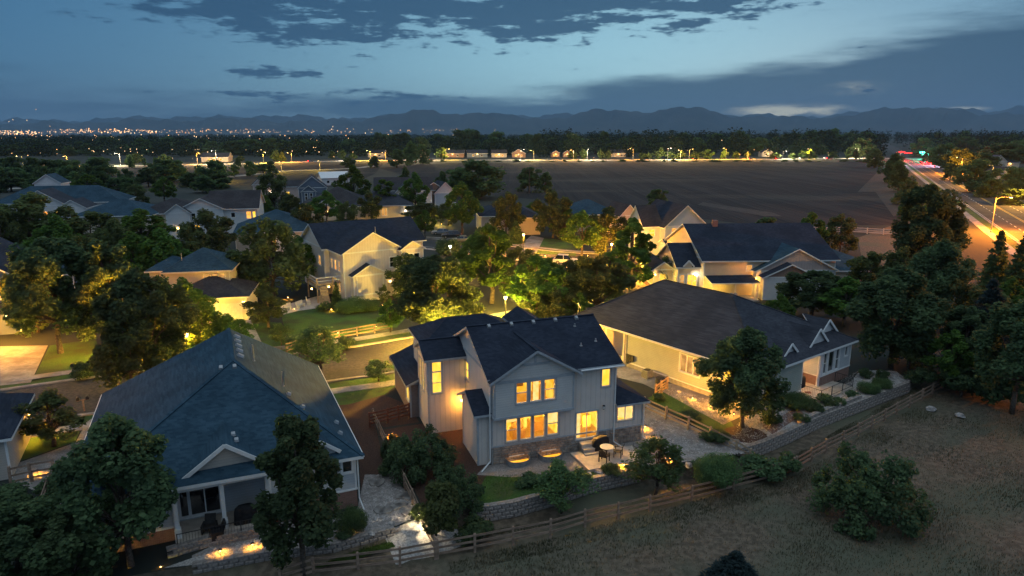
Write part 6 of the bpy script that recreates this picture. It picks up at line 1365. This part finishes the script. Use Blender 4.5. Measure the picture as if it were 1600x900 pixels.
# loose stones and tufts nobody could count
def scatter(name, polys, n, size, mat, seed, zf=0.03, kind='stone'):
    r = np.random.default_rng(seed); mb = MB(); rr = random.Random(seed)
    for poly, k in polys:
        tri = tessellate_polygon([poly]); A = [((poly[t[1]]-poly[t[0]]).cross(poly[t[2]]-poly[t[0]])).length for t in tri]; S = sum(A)
        for _ in range(int(n*k)):
            t = rr.choices(tri, A)[0]; a, b = rr.random(), rr.random()
            if a+b > 1: a, b = 1-a, 1-b
            p = poly[t[0]]*(1-a-b)+poly[t[1]]*a+poly[t[2]]*b; s = size*rr.uniform(.5, 1.5); z = zf(p.x, p.y) if callable(zf) else zf+p.z
            if kind == 'stone':
                h = s*rr.uniform(.4, .8); w = [s*rr.uniform(.7, 1.3) for _ in range(4)]; an = rr.uniform(0, 6.28)
                pts = [(p.x+w[i]*math.cos(an+1.571*i), p.y+w[i]*math.sin(an+1.571*i), z) for i in range(4)]+[(p.x, p.y, z+h)]
                mb.add(pts, [(0,1,4),(1,2,4),(2,3,4),(3,0,4)])
            else:
                cl = .5+.5*math.sin(p.x*.31+1.7*math.sin(p.y*.23))*math.sin(p.y*.37+1.3*math.sin(p.x*.19))
                if rr.random() > .30+.9*cl: continue
                s *= .7+.6*cl
                for _ in range(3):
                    an = rr.uniform(0, 6.28); h = s*rr.uniform(.6, 1.4); l = rr.uniform(.1, .55)*h; c, q = math.cos(an), math.sin(an); w = s*.11
                    mb.add([(p.x-q*w, p.y+c*w, z-.02), (p.x+q*w, p.y-c*w, z-.02), (p.x+c*l, p.y+q*l, z+h)], [(0, 1, 2)])
    o = mb.build(name, mat); o['kind'] = 'stuff'; return o
scatter('gravel_stones', [(pxs([(985, 640), (1165, 708), (1089, 720), (1004, 728), (1000, 700)]), 1.0), (pxs([(1132, 690), (1160, 652), (1240, 630), (1345, 578), (1400, 580), (1416, 596), (1280, 649), (1192, 689), (1152, 700)]), 1.4), (pxs([(570, 742), (612, 742), (650, 786), (640, 812), (600, 826), (556, 806)]), .9), (pxs([(1040, 602), (1150, 640), (1130, 664), (1035, 612)]), .4), (pxs([(300, 868), (400, 825), (560, 812), (612, 824), (525, 847)]), .5)], 3000, .055, 'river_rock', 5, .012)
scatter('lawn_grass_tufts', [(pxs([(744, 745), (900, 740), (1000, 720), (1050, 722), (929, 743), (865, 764), (802, 781), (750, 787)]), 1.0), (pxs([(516, 602), (606, 588), (618, 602), (545, 630)]), .7), (pxs([(1014, 624), (1052, 618), (1140, 656), (1128, 686)]), .8)], 3500, .07, 'leaf_green', 6, .01, 'grass')
fp = lambda L: [at(x, y, -1) for x, y in L]
scatter('field_grass', [(fp([(640, 905), (1000, 830), (1240, 760), (1480, 640), (1640, 640), (1660, 930), (640, 930)]), 1.0), (fp([(700, 880), (1240, 745), (1472, 612), (1500, 625), (1250, 770), (700, 900)]), .35), (fp([(760, 838), (1100, 770), (1230, 735), (1440, 615), (1430, 606), (1200, 735), (1000, 780), (760, 830)]), .3)], 34000, .12, 'grass_blade', 8, lambda x, y: field_z(x, y), 'grass')
lg = thing('lawn_strip', 'green lit lawn strip below the terrace wall of the left ranch', 'lawn', (0, 0, 0)) if False else None
sheet('lawn', [at(490, 888, -.62), at(606, 842, -.60), at(618, 858, -.75), at(560, 882, -.95), at(500, 897, -.98)], 'lawn_grass', -.56)
scatter('lower_lawn_tufts', [([Vector((p.x, p.y, 0)) for p in [at(490, 888, -.62), at(606, 842, -.60), at(618, 858, -.75), at(560, 882, -.95), at(500, 897, -.98)]], 1.0)], 2500, .08, 'leaf_green', 12, -.56, 'grass')

# ================================================================== landscape lights
def path_light(p, P, label, col=AMBER, bulb='bulb_amber', h=.38, group=None, glow=False):
    e = thing('path_light', label, 'garden light', p, 0, group); mb = MB(); mb.tube((0, 0, 0), (0, 0, h), .018, .018, 6); mb.build('stem', 'black_metal', e)
    mb = MB(); mb.lathe((0, 0, h), [(.13, 0), (.12, .02), (.03, .09)], 10); mb.build('hood', 'black_metal', e)
    mb = MB(); mb.lathe((0, 0, h-.09), [(.03, 0), (.045, .03), (.045, .07), (.03, .085)], 8); mb.build('bulb', bulb, e)
    lamp((0, 0, h-.10), P*(1.0 if glow else 1.5), col, .05, e, None if glow else 150)
    return e
PL = [(975, 732, 0, 110, 'low light on the stone edge below the patio, left one'), (1046, 722, 0, 110, 'low light on the stone edge below the patio, right one'), (1008, 672, 0, 60, 'amber path light nearest the right corner of the centre house'), (1021, 688, 0, 60, 'amber path light in the middle of the three by the centre house corner'), (1019, 703, 0, 60, 'amber path light lowest of the three by the centre house corner'), (345, 868, 0, 45, 'amber spotlight on the left of the terrace wall'), (395, 858, 0, 45, 'amber spotlight on the right of the terrace wall'), (541, 838, 0, 60, 'amber light behind the small bush on the terrace'),
      (612, 683, 0, 40, 'amber light glowing through the dark bush beside the centre house'), (528, 524, 0, 160, 'amber spot by the street fence, left one'), (588, 514, 0, 160, 'amber spot by the street fence, right one'), (668, 538, 0, 150, 'lamp under the bright green tree behind the centre house'), (460, 486, 0, 120, 'garden light at the left end of the grey house lawn'), (518, 487, 0, 60, 'garden light by the slim conifer at the grey house'), (598, 480, 0, 30, 'garden light at the red-leaved maple'), (450, 468, 0, 200, 'lantern light on the patio of the grey house'),
      (1082, 627, 0, 110, 'light low on the side wall of the right ranch, nearest the gate'), (1110, 640, 0, 130, 'light low on the side wall of the right ranch, middle'), (1146, 652, 0, 80, 'light low on the side wall of the right ranch, behind the tree'), (60, 742, 0, 240, 'light on the gravel by the bottom left gate'), (700, 428, 0, 90, 'garden light behind the flowering shrub'), (170, 895, -.3, 70, 'amber light glimmering through the large left foreground tree'), (252, 893, -.3, 50, 'amber light at the right foot of the large left foreground tree'), (325, 516, 0, 200, 'light behind the trees before the orange garage'), (885, 420, 0, 240, 'low light on the drive by the white car'), (918, 402, 0, 240, 'light on the lit lawn beyond the white car'), (942, 404, 0, 200, 'light farthest right along the side street lawn'), (852, 402, 0, 220, 'light at the kerb left of the white car'), (735, 430, 0, 200, 'light under the olive tree by the tall grey house'), (812, 462, 0, 200, 'light under the round green tree at the street bend'), (880, 486, 0, 260, 'light under the dark trees left of the right ranch'), (930, 470, 0, 200, 'light between the dark trees before the white car'), (985, 462, 0, 160, 'light at the foot of the tall green tree by the white house'), (255, 580, 0, 260, 'light at the foot of the paler grey-green tree'), (150, 560, 0, 120, 'light low between the trunks of the left tree group'), (295, 560, 0, 200, 'light at the foot of the leafy tree by the garage house'), (690, 352, 0, 260, 'light under the low green tree behind the parked cars'), (665, 350, 0, 300, 'light under the yellow-lit tree top by the grey house roof'), (1000, 410, 0, 160, 'light under the dark upright tree at the white house')]
for x, y, z, P, lb in PL: path_light(at(x, y, z), P*(1.3 if 'tree' in lb and 'side wall' not in lb else 1), lb, (1.0, .64, .08) if 'tree' in lb and 'side wall' not in lb else AMBER, glow='side wall' in lb or 'tree' in lb or 'trees' in lb or 'white car' in lb)
e = path_light(at(655, 832, -.45), 26, 'white light on the fence post washing the pale gravel', WHITE, 'bulb_white', 1.3, None, True)
def post_lamp(px, py, label, P, h=3.6, col=YEL, bulb='bulb_warm'):
    e = thing('post_lamp', label, 'street lamp', at(px, py)); mb = MB(); mb.lathe((0, 0, 0), [(.16, 0), (.14, .3), (.07, .45), (.055, h-.3), (.09, h-.22), (.04, h-.15)], 10); mb.build('pole', 'black_metal', e)
    mb = MB(); mb.lathe((0, 0, h), [(.12, -.15), (.2, .2), (.2, .24)], 8); mb.build('lantern_glass', bulb, e)
    mb = MB(); mb.lathe((0, 0, h+.25), [(.26, 0), (.22, .06), (.05, .22), (.02, .3)], 8); mb.build('lantern_cap', 'black_metal', e)
    lamp((0, 0, h-.35), P, col, .25, e); return e
post_lamp(790, 502, 'black post lamp blazing under yellow-lit trees behind the centre house', 1300, 3.1); post_lamp(818, 400, 'slim lantern street lamp by the driveway left of the white car', 1500, 4.2, AMBER, 'bulb_amber'); post_lamp(704, 412, 'white glaring lamp by the right corner of the tall grey house', 150, 3.2, WHITE, 'bulb_white'); post_lamp(-8, 545, 'post lamp beside the far left driveway', 650, 4.5, AMBER, 'bulb_amber'); post_lamp(635, 335, 'bright lamp between the trees behind the tall grey house', 1600, 3.5, AMBER, 'bulb_amber'); post_lamp(955, 410, 'post lamp among the dark trees right of the white car', 1200, 3.4, AMBER, 'bulb_amber')
post_lamp(232, 566, 'unseen street lamp added among the left tree group to light the street', 2600, 4.6, AMBER, 'bulb_amber'); post_lamp(696, 552, 'unseen street lamp added behind the centre house to light the broad green tree', 2800, 3.6, (1.0, .54, .06), 'bulb_warm'); post_lamp(296, 566, 'unseen street lamp added behind the left ranch roof peak', 1500, 3.0, AMBER, 'bulb_amber'); post_lamp(1000, 440, 'post lamp on the driveway of the cream house', 700, 3.2, AMBER, 'bulb_amber')  # first three are out of view, added to light the street and trees
def arm_lamp(p, label, P, h=9.5, ang=0.0, col=(1.0, .58, .16), bulb='bulb_amber', group=None):
    e = thing('arm_street_lamp', label, 'street lamp', p, ang, group); mb = MB(); mb.tube((0, 0, 0), (0, 0, h), .13, .08, 8); mb.lathe((0, 0, 0), [(.25, 0), (.22, .4), (.14, .5)], 8); mb.build('pole', 'grey_metal', e)
    mb = MB(); q = [(0, 0, h-.3), (-.8, 0, h+.15), (-1.8, 0, h+.3), (-2.6, 0, h+.3)]
    for a, b in zip(q, q[1:]): mb.tube(a, b, .05, .045, 6)
    mb.build('arm', 'grey_metal', e)
    mb = MB(); mb.box(-3.3, -.16, h+.2, -2.5, .16, h+.36); mb.build('lamp_head', 'grey_metal', e); mb = MB(); mb.box(-3.25, -.13, h+.13, -2.6, .13, h+.19); mb.build('lens', bulb, e)
    lamp((-2.9, 0, h-.1), P, col, .4, e)
    return e
a0 = math.atan2(RN.y, RN.x)
for s, o, lb, P, col in ((98, 12.6, 'nearer arm street lamp right of the main road, above a lit tree', 2600, (1, .46, .06)), (195, 11.5, 'farther arm street lamp right of the main road, above a lit tree', 3200, (1, .44, .06)), (300, 11.0, 'arm street lamp on the right before the waiting cars', 7000, (1, .31, .022)), (420, 11.0, 'violet-white arm lamp near the traffic lights', 3000, (.8, .7, 1.0)), (22, -11.5, 'pole with arm lamp on the near side of the orange road', 7500, (1, .27, .015)), (-55, 11, 'arm street lamp on the main road beyond the right edge', 6500, (1, .28, .018))):
    arm_lamp(rp(s, o), lb, P, 9.5 if s != 22 else 8.5, a0 if o > 0 else a0+math.pi, col, 'bulb_violet' if s == 420 else 'bulb_amber')
FL = [(20, 262), (90, 260), (180, 259), (255, 258), (300, 257), (345, 256.5), (400, 255.5), (460, 254), (528, 253), (570, 251.5), (608, 251), (660, 250.5), (706, 250.5), (760, 250.5), (808, 250.5), (844, 250.5), (890, 250.3), (920, 250.3), (955, 250), (1000, 250), (1037, 250), (1055, 249.8), (1080, 249.6), (1114, 249.4), (1140, 249.2), (1172, 249), (1215, 248.8), (1260, 248.5), (1300, 248.2), (1345, 247.8)]
rl = random.Random(77)
for i, (x, y) in enumerate(FL):
    if i % 5 == 3: continue
    x += rl.uniform(-12, 12)
    arm_lamp(at(x, y)+Vector((0, 6, 0)), 'street lamp standing along the far road across the plain', 1900+900*(i % 3), rl.uniform(6.5, 10), rad(rl.uniform(0, 180)), (YEL, AMBER, WHITE)[(i*7) % 3], ('bulb_warm', 'bulb_amber', 'bulb_white')[(i*7) % 3], 'street lamps along the far road')
for x, y in ((350, 282), (440, 268), (500, 266)): arm_lamp(at(x, y), 'street lamp on the curved lit lane in the meadow', 900, 6, rad(90), YEL, 'bulb_warm', 'lamps of the meadow lane')
# utility pole in the field
p = at(827, 302); e = thing('utility_pole', 'thin wooden utility pole standing at the near edge of the field', 'pole', p); mb = MB(); mb.tube((0, 0, 0), (0, 0, 10), .16, .11, 7); mb.build('pole', 'bark', e); mb = MB(); mb.box(-1.2, -.06, 9.2, 1.2, .06, 9.35); mb.build('crossarm', 'bark', e)
# mailboxes
def mailbox(px, py, label, n=1):
    e = thing('mailbox', label, 'mailbox', at(px, py), rad(30)); mb = MB(); mb.box(-.06, -.06, 0, .06, .06, 1.1); mb.build('post', 'fence_wood', e)
    mb = MB(); mb.box(-.5 if n > 1 else -.12, -.05, 1.0, .5 if n > 1 else .12, .05, 1.08); mb.build('crossbar', 'fence_wood', e)
    for k in range(n):
        x = 0 if n == 1 else (-.36 if k == 0 else .36); mb = MB(); N = 8; pr = [(-.13, 0), (.13, 0), (.13, .16)]+[(.13*math.cos(math.pi*i/N), .16+.13*math.sin(math.pi*i/N)) for i in range(1, N)]+[(-.13, .16)]
        mb.add([(x+a, -.26, 1.09+b) for a, b in pr]+[(x+a, .26, 1.09+b) for a, b in pr], [tuple(range(len(pr))), tuple(range(2*len(pr)-1, len(pr)-1, -1))]+[(i, len(pr)+i, len(pr)+(i+1) % len(pr), (i+1) % len(pr)) for i in range(len(pr))]); mb.build('box', 'black_metal', e)
mailbox(115, 588, 'dark single mailbox on the far verge opposite the left ranch'); mailbox(132, 642, 'pair of mailboxes on one post at the near kerb', 2)
# air conditioner and meters beside the right ranch
e = thing('air_conditioner', 'grey air conditioner unit beside the side wall of the right ranch', 'air conditioner', hr(-16.9, 12.4), rad(37)); mb = MB(); mb.box(-.4, -.4, .05, .4, .4, .85); mb.build('case', 'grey_metal', e); mb = MB(); mb.lathe((0, 0, .86), [(.34, 0), (.34, .03), (.05, .05)], 14); mb.build('fan_grille', 'black_metal', e); mb = MB()
for k in range(9): mb.box(-.41, -.38, .12+.08*k, .41, .38, .15+.08*k)
mb.build('louvres', 'dark_plastic', e)['kind'] = 'stuff'
e = thing('utility_cabinet', 'dark utility meters on the wall by the right ranch porch', 'meter', hr(-16.2, 15.3), rad(37))
for k in range(3): mb = MB(); mb.box(-.14, .35*k-.4, .9-.2*k, -.01, .35*k-.12, 1.5); mb.build('meter_box', 'black_metal', e)
e = thing('storage_bin', 'dark barrel bin by the wooden gate of the right ranch', 'bin', at(1031, 608), 0); mb = MB(); mb.lathe((0, 0, 0), [(.42, 0), (.48, .4), (.48, .8), (.42, 1.1)], 14); mb.build('barrel', 'dark_plastic', e, True); mb = MB(); mb.lathe((0, 0, 1.1), [(.46, 0), (.4, .08), (.1, .12)], 14); mb.build('lid', 'dark_plastic', e)
# patio set on the grey house patio
for k, (x, y) in enumerate(((447, 484), (470, 480), (482, 474))):
    e = thing('outdoor_bench', ('pale bench left on the lit patio of the grey house', 'pale bench in the middle of the grey house patio', 'pale seat beside the deck stairs of the grey house')[k], 'bench', at(x, y, .03), rad(30+40*k)); mb = MB(); mb.box(-.7, -.25, .35, .7, .25, .45); mb.build('seat', 'cream_trim', e); mb = MB(); mb.box(-.7, .22, .45, .7, .3, .9); mb.build('backrest', 'cream_trim', e)
    for sx in (-.6, .6): mb = MB(); mb.box(sx-.05, -.22, 0, sx+.05, .22, .35); mb.build('leg', 'cream_trim', e)

# ================================================================== vehicles
def car(p, rot, paint, label, suv=False, head=False, tail=False, group=None):
    e = thing('parked_car' if not tail and not head else 'car', label, 'car', p, rot, group); L, Wd = (4.7, 1.85); hb = .92 if suv else .82; hr_ = 1.72 if suv else 1.42
    prof = [(-2.35, .35), (-2.35, .70), (-2.25, hb-.06), (-1.0, hb+.02), (1.9, hb+.02), (2.3, hb-.02), (2.35, .65), (2.35, .35)]
    mb = MB(); n = len(prof)
    for y, s in ((-Wd/2, 0), (-Wd/2+.06, .04), (Wd/2-.06, .04), (Wd/2, 0)):
        mb.v += [(x*(1 if s else .985), y, z+s*(1 if z > .6 else 0)) for x, z in prof]
    for k in range(3):
        for i in range(n): mb.f.append((k*n+i, k*n+(i+1) % n, (k+1)*n+(i+1) % n, (k+1)*n+i)); mb.mi.append(0)
    mb.f += [tuple(range(n-1, -1, -1)), tuple(range(3*n, 4*n))]; mb.mi += [0, 0]
    mb.build('body', paint, e)
    cab = [(-1.15, hb), (-.45, hr_-.05), (-.2, hr_), (1.5 if suv else 1.0, hr_), (2.1 if suv else 1.75, hb)] ; n = len(cab); mb = MB()
    for y, t in ((-.86, 0), (-.68, 1), (.68, 1), (.86, 0)): pass
    a = [(x, -.84 if z <= hb else -.66, z) for x, z in cab]; b = [(x, .84 if z <= hb else .66, z) for x, z in cab]
    mb.add(a+b, [tuple(range(n)), tuple(range(2*n-1, n-1, -1))]+[(i, n+i, n+(i+1) % n, (i+1) % n) for i in range(n)]); mb.build('windows', 'car_glass', e)
    mb = MB(); rx = cab[3][0]; mb.add([(-.5, -.67, hr_-.03), (rx, -.67, hr_-.0), (rx, .67, hr_), (-.5, .67, hr_-.03), (-.3, -.6, hr_+.04), (rx-.1, -.6, hr_+.05), (rx-.1, .6, hr_+.05), (-.3, .6, hr_+.04)], [(4,5,6,7),(0,1,5,4),(1,2,6,5),(2,3,7,6),(3,0,4,7)]); mb.build('roof', paint, e)
    for s in (-1, 1):
        mb = MB(); mb.beam((.35, s*.85, hb), (.4, s*.68, hr_), .09, .03, 0, (0, 1, 0)); mb.build('door_pillar', paint, e)
        mb = MB(); mb.box(-1.0, s*.93-.06, hb, -.85, s*.93+.06, hb+.13); mb.build('wing_mirror', paint, e)
        for x in (-1.45, 1.4):
            mb = MB(); mb.tube((x, s*.93, .34), (x, s*.70, .34), .34, .34, 14); w = mb.build('wheel', 'rubber', e); mb = MB(); mb.tube((x, s*.94, .34), (x, s*.90, .34), .2, .2, 10); mb.build('rim', 'alloy', w)
        mb = MB(); mb.box(-2.38, s*.62-.2, .62, -2.30, s*.62+.2, .76); mb.build('headlight', 'headlight_on' if head else 'alloy', e)
        mb = MB(); mb.box(2.30, s*.68-.16, .70, 2.38, s*.68+.16, .88); mb.build('taillight', 'red_light' if tail else 'paint_red', e)
    if tail: lamp((2.7, 0, .8), 60 if tail == 1 else 2500, (1, .012, .008), .2, e)
    if head: lamp((-3.0, 0, .8), 900, (1, .85, .6), .2, e)
    return e
car(at(884, 412), rad(168), 'paint_white', 'white parked SUV in warm light beside the street trees', True); car(at(722, 378), rad(10), 'paint_gold', 'pale gold car parked beside the lit tree across the street'); car(at(706, 372), rad(8), 'paint_dark', 'dark car parked left of the pale gold car', True); car(at(690, 366), rad(8), 'paint_silver', 'silver car parked farthest left across the street')
ya = math.atan2(RD.y, RD.x)
car(rp(172, 2.2), ya+math.pi, 'paint_red', 'red car driving away up the main road with glowing tail lights', tail=1)
for k, (s, o) in enumerate(((448, 2.2), (440, 6.0), (462, 2.0), (470, 6.0), (430, 2.1), (456, 6.1), (478, 2.0))): car(rp(s, o), ya+math.pi, 'paint_dark', 'car waiting with red tail lights before the traffic signals', tail=2 if k < 2 else 1, group='cars waiting at the signals')
for x, tl in ((545, 0), (690, 1), (1090, 1), (1102, 1), (1182, 1), (1228, 1), (1240, 0), (1280, 1), (1290, 0), (472, 1)):
    i = min(range(len(FR)), key=lambda i: abs(800+FPX*FR[i].x/(FR[i].y*.975+5.3)-x)); d = (FR[i+1]-FR[i-1]).normalized(); y = math.atan2(d.y, d.x)
    car(FR[i]+Vector((0, -3 if tl else 3, .02)), y+math.pi if tl else y, 'paint_dark', 'car driving along the far road with its lights on', head=not tl, tail=1 if tl else False, group='cars on the far road')
# traffic signals at the far crossing
def signal(p, rot, label, col, arm=8.0):
    e = thing('traffic_signal', label, 'traffic light', p, rot); mb = MB(); mb.tube((0, 0, 0), (0, 0, 7.2), .16, .11, 8); mb.build('pole', 'grey_metal', e); mb = MB(); mb.tube((0, 0, 6.6), (-arm, 0, 7.0), .1, .06, 6); mb.build('mast_arm', 'grey_metal', e)
    for k in (.45, .72, .98):
        mb = MB(); mb.box(-arm*k-.2, -.16, 5.9, -arm*k+.2, .16, 7.05); h = mb.build('signal_head', 'black_metal', e)
        for i in range(3):
            on = (col == 'red_light' and i == 0) or (col == 'green_light' and i == 2); mb = MB(); mb.tube((-arm*k, -.17, 6.85-.38*i), (-arm*k, -.24, 6.85-.38*i), .42 if on else .14, .42 if on else .14, 10); mb.build('lens', col if on else 'black_metal', h)
    lamp((-arm*.7, -1.2, 6.4), 1800, (1, .012, .008) if col == 'red_light' else (.05, 1, .6), .6, e)
signal(rp(505, -12), a0+math.pi, 'traffic signal showing red at the left of the far crossing', 'red_light'); signal(rp(540, -14), a0+math.pi, 'second traffic signal showing red beyond the first', 'red_light', 6); signal(rp(500, 12), a0, 'traffic signal showing green at the far crossing', 'green_light'); signal(rp(560, 12), a0, 'second traffic signal showing green beyond the first', 'green_light', 6)

# ================================================================== distant town lights, mountains, air
def town_lights():
    r = random.Random(21); mb = MB()
    def ball(p, s):
        x, y, z = p; mb.add([(x+s, y, z), (x-s, y, z), (x, y+s, z), (x, y-s, z), (x, y, z+s), (x, y, z-s)], [(0,2,4),(2,1,4),(1,3,4),(3,0,4),(2,0,5),(1,2,5),(3,1,5),(0,3,5)])
    for i in range(430):
        px = r.choice((r.uniform(0, 60), r.uniform(95, 240), r.uniform(130, 240), r.uniform(240, 560), r.uniform(240, 420), r.uniform(0, 140), r.uniform(380, 800))); d = r.uniform(3800, 6200)
        x = (px-800)/FPX*d*.98; ball((x, d, r.uniform(20, 46) if px > 80 else r.uniform(6, 40)), r.uniform(1.2, 3.0)*(1.2 if px < 250 else .85))
    for i in range(170):
        px = r.choice((r.uniform(0, 330), r.uniform(0, 560), r.uniform(300, 1340))); d = r.uniform(560, 780) if i % 2 else r.uniform(800, 1900); ball(((px-800)/FPX*d, d, r.uniform(2.5, 9) if d < 790 else r.uniform(11, 20)), r.uniform(.18, .42)*d/650)
    for px, py in ((42, 188), (14, 190), (78, 197), (56, 171), (20, 187), (520, 198)):
        q = ray(px, py); d = 8000/q.y; ball((q.x*d, 8000, CAM_H+q.z*d), 4.5)
    o = mb.build('town_lights', 'far_bulb'); o['kind'] = 'stuff'
town_lights()
def mountains(name, prof, dist, seed, depth=1800, rough=18):
    """ridge built from the skyline heights (photo columns), with spurs falling towards the plain"""
    r = np.random.default_rng(seed); xs = np.arange(-700, 2301, 6); pc = np.array(prof, float); ys = np.interp(xs, pc[:, 0], pc[:, 1])
    sm = sum(np.sin(xs/s*6.283+r.uniform(0, 6.28))*a for s, a in ((140, 2.2), (63, 1.5), (31, 1.1), (17, .7))); ys = ys+sm
    mb = MB(); rows = 14; W = (xs-800)/FPX*dist
    for j in range(rows):
        t = j/(rows-1)
        spur = sum(np.sin(xs/s*6.283+r0+t*2)*a for s, a, r0 in ((46, .09, 1), (21, .06, 2.3), (90, .10, .4)))
        for i, x in enumerate(xs):
            zt = CAM_H+ray(800, ys[i]).z/ray(800, ys[i]).y*dist
            k = max(0.0, (1-t)**1.25*(1+ (spur[i] if j else 0)*min(1, t*4)))
            mb.v.append((W[i]*(1-.18*t), dist-depth*t+abs(W[i])*0.0, -2+(zt+2)*k))
    n = len(xs)
    mb.f = [(j*n+i, j*n+i+1, (j+1)*n+i+1, (j+1)*n+i)[::-1] for j in range(rows-1) for i in range(n-1)]; mb.mi = [0]*len(mb.f)
    o = mb.build(name, 'mountain_forest', None, True); o['kind'] = 'structure'
mountains('mountains', [(-700, 199), (-100, 196), (100, 192), (260, 187), (400, 186), (480, 190), (560, 187), (605, 180), (640, 176), (680, 173), (720, 178), (752, 174), (790, 182), (850, 185), (900, 178), (930, 172), (985, 174), (1040, 170), (1080, 168), (1110, 177), (1160, 182), (1230, 184), (1300, 181), (1360, 172), (1390, 167), (1420, 168), (1450, 166), (1480, 175), (1510, 181), (1545, 176), (1600, 174), (1750, 180), (2300, 190)], 11000, 3)
mountains('far_mountains', [(-700, 190), (180, 187), (250, 181), (330, 184), (420, 180), (520, 184), (700, 180), (1000, 178), (1150, 180), (1240, 182), (1350, 176), (1470, 170), (1530, 172), (1570, 166), (1600, 170), (1700, 178), (2300, 188)], 15500, 8)
def haze():
    mb = MB(); mb.box(-17000, -900, -3.5, 17000, 17000, 760); 
    m, T = new_mat('haze_air'); v = T.node('ShaderNodeVolumePrincipled'); v.inputs['Color'].default_value = (.42, .70, 1.0, 1); v.inputs['Density'].default_value = HAZE
    T.l.new(v.outputs[0], T.node('ShaderNodeOutputMaterial').inputs['Volume'])
    o = mb.build('haze', 'haze_air'); o['kind'] = 'stuff'
HAZE = 4.6e-5
haze()
